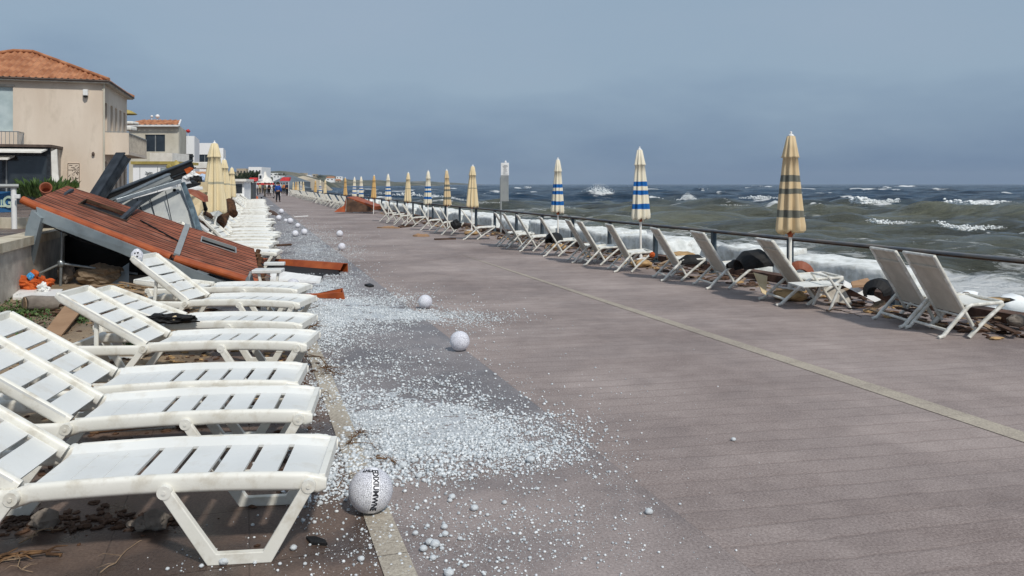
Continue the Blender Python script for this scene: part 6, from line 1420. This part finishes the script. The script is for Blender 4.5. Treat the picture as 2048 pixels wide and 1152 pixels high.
hb = HB('low white awning with peach underside in front of the white houses', *P(400, 345, 40).xy, 0, 0, 'awning', 'awning'); k = 40 / F
hb.bx('canopy', M['awning'], -20 * k, 22 * k, 0, 2, H + (HY - 337) * k, H + (HY - 324) * k, bevel=.03); hb.bx('lining', M['peach'], -12 * k, 22 * k, .05, 2, H + (HY - 352) * k, H + (HY - 343) * k)
hb.bx('post', M['white'], -18 * k, -16 * k, .1, .16, 0, H + (HY - 337) * k); hb.bx('post', M['white'], 18 * k, 20 * k, .1, .16, 0, H + (HY - 337) * k)
for i, (px, py, Yb, sx, sz, m_, lab) in enumerate(((380, 352, 24, .5, .3, 'white', 'white sheet bunched behind the orange tipped beam'), (405, 357, 26, .4, .25, 'bluecloth2', 'pale blue cloth draped left of the largest beige parasol'), (392, 360, 23, .3, .25, 'black', 'black bundle between the white sheet and the blue cloth'), (388, 378, 20, .5, .16, 'white', 'crumpled white cloth above the dark rust shell'))):
    if m_ not in M: M[m_] = mat('pale_blue_cloth', '#9fb4cf', '#c3d0e0', 6, .8)
    mb = MB(); mb.blob((0, 0, 0), (sx, .4, sz), i + 3, .5, 3, 1.6, smooth=False); o = mb.build('bundle', M[m_]); o.location = P(px, py, Yb); tag(o, lab, 'cloth')
# debris mound that carries the cloths
mb = MB()
for i in range(70): rr = random.Random(i); px = rr.uniform(365, 402); Yb = rr.uniform(17, 25); q = P(px, 400, Yb); mb.blob((q.x, Yb, rr.uniform(.05, .6)), (rr.uniform(.2, .5), .5, rr.uniform(.2, .5)), i, .5, 1, smooth=False)
tag(mb.build('debris_mound', M['darkwood']), 'dark heap of broken fittings left of the largest beige parasol', 'debris', kind='stuff')
for i, (x0, y0, x1_, y1, Yb, m_, lab) in enumerate(((366, 395, 398, 372, 18.5, 'white', 'white broken slat rising behind the beige board'), (384, 362, 402, 374, 19, 'dark', 'dark strut crossing behind the beige board'), (372, 380, 404, 376, 18.2, 'white', 'flat white slat above the rust shell'), (404, 400, 412, 420, 17.8, 'black', 'black strut beside the beige board'), (392, 444, 415, 462, 16, 'white', 'white bar between the grey panel and the loungers'))):
    beam_thing('plank', lab, P(x0, y0, Yb), P(x1_, y1, Yb + .3), .08, .07, M[m_], cat='plank')
# grey hut and white hut at the end of the lounger row
hb = HB('dark grey corrugated hut at the far end of the left loungers', *G(497, 403).xy, .25, 0, 'hut', 'hut'); Yb = G(497, 403).y; k = Yb / F
hb.bx('wall', M['dark'], -9 * k * 1.2, 9 * k * .9, 0, 5, 0, H + (HY - 372) * k + .3); mb = MB()
for i in range(9): mb.box((-.42 + i * .095 if False else -9 * k * 1.2 + i * 2.2 * k, -.02, .8), (.02, .03, 1.5))
mb.build('ribs', M['gray'], hb.t)
hb = HB('white flat roofed hut behind the beige parasols', *P(476, 370, 60).xy, .2, 0, 'hut', 'hut'); k = 60 / F
hb.bx('wall', M['whitewall'], -10 * k, 12 * k, 0, 4, 0, H + (HY - 363) * k); hb.bx('roof', M['awning'], -12 * k, 17 * k, -.4, 4.5, H + (HY - 363) * k + .005, H + (HY - 358) * k)
hb.bx('window', M['glass'], -6 * k, 8 * k, -.02, -.003, .9, 1.6)

# ------------------------------------------------------------ far shore: hills, tents, houses, trees
M['hill'] = mat('far_scrub', (.05, .065, .045, 1), (.13, .125, .10, 1), .05, .95, 0, stain='#b0a48f', stain_amt=.7, stain_scale=.03)
M['sandhill'] = mat('sandy_slope', '#a89b88', '#c6b9a3', .06, .95, 0, stain='#6f6a5c', stain_amt=.6, stain_scale=.05)
def hill(prof, Yb, depth, m, seed, zb=-2):
    """terrain ridge whose skyline passes the given picture points at distance Yb, falling away in front and behind"""
    pts = [(P(x, y, Yb).x, P(x, y, Yb).z) for x, y in prof]; xs = [p[0] for p in pts]; zs2 = [p[1] for p in pts]; nx, ny = 160, 24; vs = []
    for j in range(ny + 1):
        t_ = j / ny * 2 - 1
        for i in range(nx + 1):
            x = xs[0] + (xs[-1] - xs[0]) * i / nx; z = float(np.interp(x, xs, zs2)); k_ = math.cos(t_ * math.pi / 2) ** .7 if abs(t_) < 1 else 0
            ke = min(1, 6 * min(i, nx - i) / nx) ** .6; k_ *= ke; vs.append((x, Yb + t_ * depth, zb + (z - zb) * k_ + k_ * 1.2 * Yb / 400 * noise.noise(Vector((x * 25 / Yb, t_ * 3, seed)))))
    mb = MB(); mb.add(vs, [(j*(nx+1)+i, j*(nx+1)+i+1, (j+1)*(nx+1)+i+1, (j+1)*(nx+1)+i) for j in range(ny) for i in range(nx)], True); return setting(mb.build('hill', m))
hill([(440, 372), (480, 352), (505, 342), (530, 345), (548, 340), (575, 346), (600, 356), (625, 368)], 420, 120, M['hill'], 1)
hill([(540, 370), (570, 362), (600, 356), (630, 352), (655, 350), (690, 358), (730, 363), (780, 365), (840, 366), (870, 369), (905, 370)], 1300, 250, M['hill'], 2)
hill([(570, 368), (590, 356), (606, 352), (620, 356), (632, 366)], 330, 40, M['sandhill'], 3)
hill([(620, 366), (700, 363), (800, 365), (900, 366), (980, 369.5)], 3200, 300, M['hill'], 4)
def far_box(label, x0, x1_, yt, yb, Yb, m, roof=None, name='far_house', cat='house', dep=8):
    q0, q1 = P(x0, yb, Yb), P(x1_, yt, Yb); t = thing(name, label, cat, ((q0.x + q1.x) / 2, Yb, q0.z)); wv = (q1.x - q0.x) / 2; hv = q1.z - q0.z
    mb = MB(); mb.box((0, dep / 2, hv / 2 - 1), (2 * wv, dep, hv + 2)); mb.build('wall', m, t)
    mb = MB(); nw = max(1, int(2 * wv / (Yb / F * 6)))
    for i in range(nw): mb.box((-wv + (i + .5) * 2 * wv / nw, -.06, hv * .5), (2 * wv / nw * .4, .1, hv * .3))
    mb.build('window', M['glass'], t)
    if roof: mb = MB(); mb.prism([(-wv * 1.1, -.5, hv + .01), (wv * 1.1, -.5, hv + .01), (wv * .8, dep * .5, hv + roof[0]), (-wv * .8, dep * .5, hv + roof[0])], (0, dep * .6, 0)); mb.build('roof', roof[1], t)
    return t
far_box('white columned house with flat roof among the dark trees', 497, 523, 334, 352, 210, M['whitewall'], name='far_house')
far_box('sandy coloured rocky house left of the white columned house', 473, 492, 337, 350, 240, M['sandhill'])
far_box('white terraced house on the slope right of the trees', 538, 556, 346, 351, 380, M['whitewall']); far_box('lower white house on the slope right of the trees', 546, 560, 351, 356, 360, M['whitewall'])
for i, (x0, x1_, yt, yb, Yb, rf_, lab) in enumerate(((600, 612, 346, 354, 900, None, 'pale ruined looking house on the hilltop, left'), (613, 622, 350, 356, 900, None, 'pale house on the hilltop beside the ruined one'), (624, 633, 348, 355, 920, None, 'square pale house at the right of the hilltop group'),
    (652, 668, 356, 362, 1100, 'tile', 'wide far house with pink terracotta roof'), (660, 680, 361, 366, 1150, 'tile', 'lower far house with pink roof on the headland'), (672, 684, 353, 358, 1200, None, 'small cream house on the headland ridge'), (640, 650, 362, 367, 1050, None, 'small white house at the headland shore'), (700, 712, 362, 366, 1250, None, 'white far house at the tip of the headland'), (720, 745, 364, 367, 1300, 'tile', 'long low far building past the headland tip'), (575, 588, 349, 355, 700, 'tile', 'far house above the grey marquee'))):
    far_box(lab, x0, x1_, yt, yb, Yb, M['whitewall'] if i % 2 else M['sandhill'], (Yb / F * 3, M['tile']) if rf_ else None)
M['greytent'] = mat('grey_marquee', '#5c666d', '#6b757c', .3, .7, 0)
for (x0, x1_, yt, yb, Yb, m_, lab) in ((528, 592, 358, 392, 175, 'greytent', 'big dark grey marquee roof behind the crowd'), (545, 600, 350, 372, 260, 'greytent', 'second grey marquee roof behind the big one'),):
    q0 = P((x0 + x1_) / 2, yb, Yb); t = thing('marquee', lab, 'marquee', (q0.x, Yb, 0)); wv = (x1_ - x0) / F * Yb / 2; zt_ = H + (HY - yt) / F * Yb; ze = max(.6, H + (HY - (yt + (yb - yt) * .62)) / F * Yb)
    mb = MB(); mb.add([(-wv, 0, ze), (wv, 0, ze), (wv, 14, ze), (-wv, 14, ze), (-wv * .25, 5, zt_), (wv * .1, 5, zt_)], [(0, 1, 5, 4), (1, 2, 5), (2, 3, 4, 5), (3, 0, 4)]); mb.build('roof', M[m_], t)
    mb = MB(); mb.box((0, 7, ze / 2 - .02), (2 * wv * .98, 13.6, ze - .04)); mb.build('wall', M[m_], t)
t = thing('pavilion', 'white pavilion with a curved gable and a wide red awning', 'pavilion', G(530, 387)); k = G(530, 387).y / F
mb = MB(); mb.lathe([(17 * k, H + 7 * k * 0 + (HY - 377) * k + .9), (12 * k, H + (HY - 368) * k + .9), (5 * k, H + (HY - 360) * k + .6), (3.5 * k, H + (HY - 350) * k), (2 * k, H + (HY - 345) * k), (.1, H + (HY - 343) * k)], 20); mb.build('roof', M['awning'], t)
mb = MB(); mb.box((-4 * k, -.3, H + (HY - 362) * k + .6), (8 * k, 2, 13 * k)); mb.build('gable', M['whitewall'], t); mb = MB(); mb.box((-4 * k, -1.36, H + (HY - 361) * k + .6), (4 * k, .1, 6 * k)); mb.build('gable_window', M['glass'], t)
mb = MB(); mb.lathe([(19 * k, H + (HY - 378) * k + .7), (18 * k, H + (HY - 374) * k + .7)], 20); mb.build('red_awning', M['red'], t)
for a in (-15, -5, 5, 15): mb = MB(); mb.tube([(a * k, 0, 0), (a * k, 0, H + (HY - 377) * k + .8)], .07, 6); mb.build('post', M['white'], t)
for (px, Yb, lab) in ((503, 112, 'dark red market awning left of the pavilion'), (568, 105, 'red awning behind the man in the blue jacket')):
    t = thing('red_stall', lab, 'stall', ((px - CX) / F * Yb, Yb, 0)); k = Yb / F
    mb = MB(); mb.prism([(-9*k, 0, 2.0), (9*k, 0, 2.0), (7*k, .9, 2.5), (-7*k, .9, 2.5)], (0, .8, 0)); mb.build('awning', M['red'], t)
    for a in (-8, 8): mb = MB(); mb.tube([(a*k, .3, 0), (a*k, .3, 2.0)], .04, 6); mb.build('post', M['white'], t)
def tree(px, pyt, pyb, Yb, wpx, seed, label, nleaf=2600):
    q = P(px, pyb, Yb); k = Yb / F; hh = (pyb - pyt) * k; wv = wpx * k / 2; rr = random.Random(seed); t = thing('tree', label, 'tree', (q.x, Yb, q.z), group='dark trees beyond the loungers')
    mb = MB(); mb.tube([(0, 0, -1), (.1, 0, hh * .4), (0, 0, hh * .75)], [.25, .18, .05], 8)
    cl = []
    for i in range(16):
        a = rr.random() * 6.28; r = rr.uniform(.2, .8) * wv; z = hh * rr.uniform(.3, .9); c = Vector((math.cos(a) * r, math.sin(a) * r, z)); cl.append((c, rr.uniform(.2, .42) * wv)); mb.tube([(0, 0, z * .6), c], [.08, .02], 5)
    mb.build('trunk', M['twig'], t); mb = MB(); s_ = .045 * (hh + wv)
    for i in range(nleaf):
        c, r = cl[rr.randrange(16)]; p = c + Vector((rr.gauss(0, .5), rr.gauss(0, .5), rr.gauss(0, .45))) * r
        u = Vector((rr.gauss(0, 1), rr.gauss(0, 1), rr.gauss(0, 1))).normalized(); v = u.cross(Vector((rr.gauss(0, 1), rr.gauss(0, 1), rr.gauss(0, 1)))).normalized()
        mb.add([p - u * s_ * .5, p + v * s_ * .35, p + u * s_ * .5, p - v * s_ * .35], [(0, 1, 2, 3)])
    mb.build('crown', M['darkleaf'], t); return t
tree(484, 344, 374, 150, 24, 1, 'leftmost dark bushy tree beyond the beige parasols'); tree(500, 338, 374, 145, 26, 2, 'tallest dark tree in front of the white columned house'); tree(513, 342, 372, 150, 20, 3, 'dark tree right of the tallest, under the white house gable')
tree(475, 350, 374, 140, 22, 4, 'low dark tree just right of the smallest beige parasol'); tree(560, 347, 358, 380, 26, 5, 'flat topped far tree on the slope above the marquees', 1400); tree(602, 346, 353, 880, 14, 6, 'far tree left of the hilltop houses', 600); tree(640, 350, 357, 900, 20, 7, 'far trees mass right of the hilltop houses', 800)

# ------------------------------------------------------------ people
def skin_body(name, nodes, edges, m, parent, sub=1):
    me = bpy.data.meshes.new(name); me.from_pydata([n[0] for n in nodes], edges, []); ob = bpy.data.objects.new(name, me); sc.collection.objects.link(ob); ob.parent = parent
    me.materials.append(m); md = ob.modifiers.new('skin', 'SKIN'); md.use_smooth_shade = True; md.branch_smoothing = .4
    for i, n in enumerate(nodes): sv = me.skin_vertices[0].data[i]; r = n[1]; sv.radius = (r, r) if not isinstance(r, tuple) else r; sv.use_root = (i == 0)
    ob.modifiers.new('subdivision', 'SUBSURF').levels = sub; ob.modifiers[-1].render_levels = sub; return ob
PM = {}
def pm_(c):
    if c not in PM: PM[c] = mat('cloth_' + str(len(PM)), c, c, 5, .85, .2, 20)
    return PM[c]
M['skin'] = mat('skin', '#a9795c', '#b98a6c', 5, .6); M['hair'] = mat('hair', '#1f1814', '#33271e', 20, .7)
def person(px, pyf, label, top, legs, s_=1.0, rz=0.0, stride=.16, arm=.12, hat=None, bag=None):
    q = G(px, pyf); t = thing('person', label, 'person', (q.x, q.y, 0), rz, 'people walking at the far end'); t.scale = (s_, s_, s_)
    nd = [((0, 0, .95), (.15, .11)), ((0, 0, 1.15), (.13, .10)), ((0, .01, 1.36), (.16, .11)), ((0, .01, 1.46), (.07, .07)), ((0, .02, 1.54), (.055, .06)), ((0, .03, 1.62), (.085, .10)), ((0, .02, 1.70), (.07, .085)),
          ((.17, .01, 1.40), .06), ((.23, arm * .4, 1.14), .045), ((.23, arm, .90), .035), ((.22, arm + .02, .82), (.03, .045)), ((-.17, .01, 1.40), .06), ((-.23, -arm * .3, 1.14), .045), ((-.23, arm * .2, .90), .035), ((-.22, arm * .2 + .03, .82), (.03, .045)),
          ((.09, 0, .88), .10), ((.10, stride * .5, .50), .07), ((.10, stride * .9, .09), .045), ((.10, stride + .12, .04), .04), ((-.09, 0, .88), .10), ((-.10, -stride * .2, .50), .07), ((-.10, -stride, .09), .045), ((-.10, -stride + .13, .04), .04)]
    ed = [(0, 1), (1, 2), (2, 3), (3, 4), (4, 5), (5, 6), (2, 7), (7, 8), (8, 9), (9, 10), (2, 11), (11, 12), (12, 13), (13, 14), (0, 15), (15, 16), (16, 17), (17, 18), (0, 19), (19, 20), (20, 21), (21, 22)]
    body = skin_body('body', nd, ed, M['skin'], t)
    g = lambda r, e: tuple(x + e for x in r) if isinstance(r, tuple) else r + e
    ix = [0, 1, 2, 3, 7, 8, 9, 11, 12, 13]; mp_ = {a: i for i, a in enumerate(ix)}
    skin_body('jacket', [(nd[i][0], g(nd[i][1], .03)) for i in ix], [(mp_[a], mp_[b_]) for a, b_ in ed if a in mp_ and b_ in mp_], pm_(top), t)
    ix = [0, 15, 16, 17, 19, 20, 21]; mp2 = {a: i for i, a in enumerate(ix)}
    skin_body('trousers', [(nd[i][0], g(nd[i][1], .022)) for i in ix], [(mp2[a], mp2[b_]) for a, b_ in ed if a in mp2 and b_ in mp2], pm_(legs), t)
    mb = MB(); mb.blob((0, .0, 1.70), (.215, .25, .22), 2, .05, 2); mb.build('hair', M['hair'] if not hat else pm_(hat), t)
    for sx in (-.10, .10): mb = MB(); mb.blob((sx, (stride + .06) if sx > 0 else (-stride + .07), .05), (.10, .27, .10), 1, .05, 2); mb.build('shoe', M['black'], t)
    return t
person(556, 404, 'person in a bright blue jacket walking away in the middle of the promenade', '#1f4fa0', '#171a24', 1.0, 0)
people = [(574, 391, 'person in dark navy clothes standing beside the first far right chairs', '#1a2238', '#15171d', 1.02, .5), (505, 389, 'person in a red jacket by the far stalls on the left', '#a8242c', '#20242e', 1, .3), (513, 390, 'person in a white top with a dark bag near the red jacket', '#c9ccd0', '#3a3f4a', 1, -.4),
 (520, 388, 'person in beige coat left of the pavilion front', '#c2b494', '#5a5448', 1, .9), (527, 387, 'person in pale blue top under the pavilion awning', '#a9c0d2', '#2d3442', .98, 0), (534, 388, 'person in white shirt under the pavilion awning', '#d8dbdc', '#6c7078', 1, .4), (538, 391, 'person in dark coat right of the white shirt', '#26242a', '#1a1a1e', 1, -.7),
 (543, 388, 'person in long white clothes right of the dark coat', '#dadada', '#cfcfcf', 1, .2), (549, 388, 'person in navy jacket just left of the blue jacket', '#2a3550', '#1c1f28', 1, .1), (563, 387, 'person in pale green top right of the blue jacket', '#93a398', '#333a40', 1, .6), (568, 388, 'person in orange vest near the navy figure', '#c87a4a', '#2a2c33', 1, -.2),
 (530, 393, 'person in grey olive clothes stepping left in front of the pavilion', '#6a6c58', '#4c4a40', 1, 1.4), (508, 386, 'person in blue grey coat behind the red jacket', '#56667c', '#23262c', 1, 0), (553, 386, 'small far person in light grey behind the blue jacket', '#b2b6ba', '#565a60', 1, 0), (559, 385, 'small far person in dark red behind the blue jacket', '#7c2c30', '#2a2a30', 1, 0)]
for a in people: person(a[0], a[1], a[2], a[3], a[4], a[5], a[6], .12)
t = thing('wheeled_trolley', 'dark low trolley frame on the promenade near the far crowd', 'trolley', G(538, 397), .2); mb = MB(); mb.beam((-1.0, 0, .16), (.6, 0, .14), .25, .05); mb.tube([(.6, 0, .14), (.35, 0, .9)], .03, 6); mb.build('frame', M['dark'], t)
for x in (-.8, .5): mb = MB(); mb.tube([(x, -.12, .08), (x, .12, .08)], .08, 10); mb.build('wheel', M['black'], t)

# ------------------------------------------------------------ sea air
hz = MB(); hz.hexa([(-4900, -60, -3.6), (6200, -60, -3.6), (-4900, 4900, -3.6), (6200, 4900, -3.6), (-4900, -60, 70), (6200, -60, 70), (-4900, 4900, 70), (6200, 4900, 70)])
hm_ = bpy.data.materials.new('sea_air'); hm_.use_nodes = True; t_ = hm_.node_tree; t_.nodes.clear()
pv = t_.nodes.new('ShaderNodeVolumePrincipled'); pv.inputs['Density'].default_value = .00008; pv.inputs['Color'].default_value = (.72, .80, .90, 1)
ot = t_.nodes.new('ShaderNodeOutputMaterial'); t_.links.new(pv.outputs[0], ot.inputs['Volume'])
o = hz.build('haze', hm_); o['kind'] = 'stuff'; o['label'] = 'thin pale sea haze softening the far shore'; o['category'] = 'haze'
sc.cycles.volume_bounces = 0
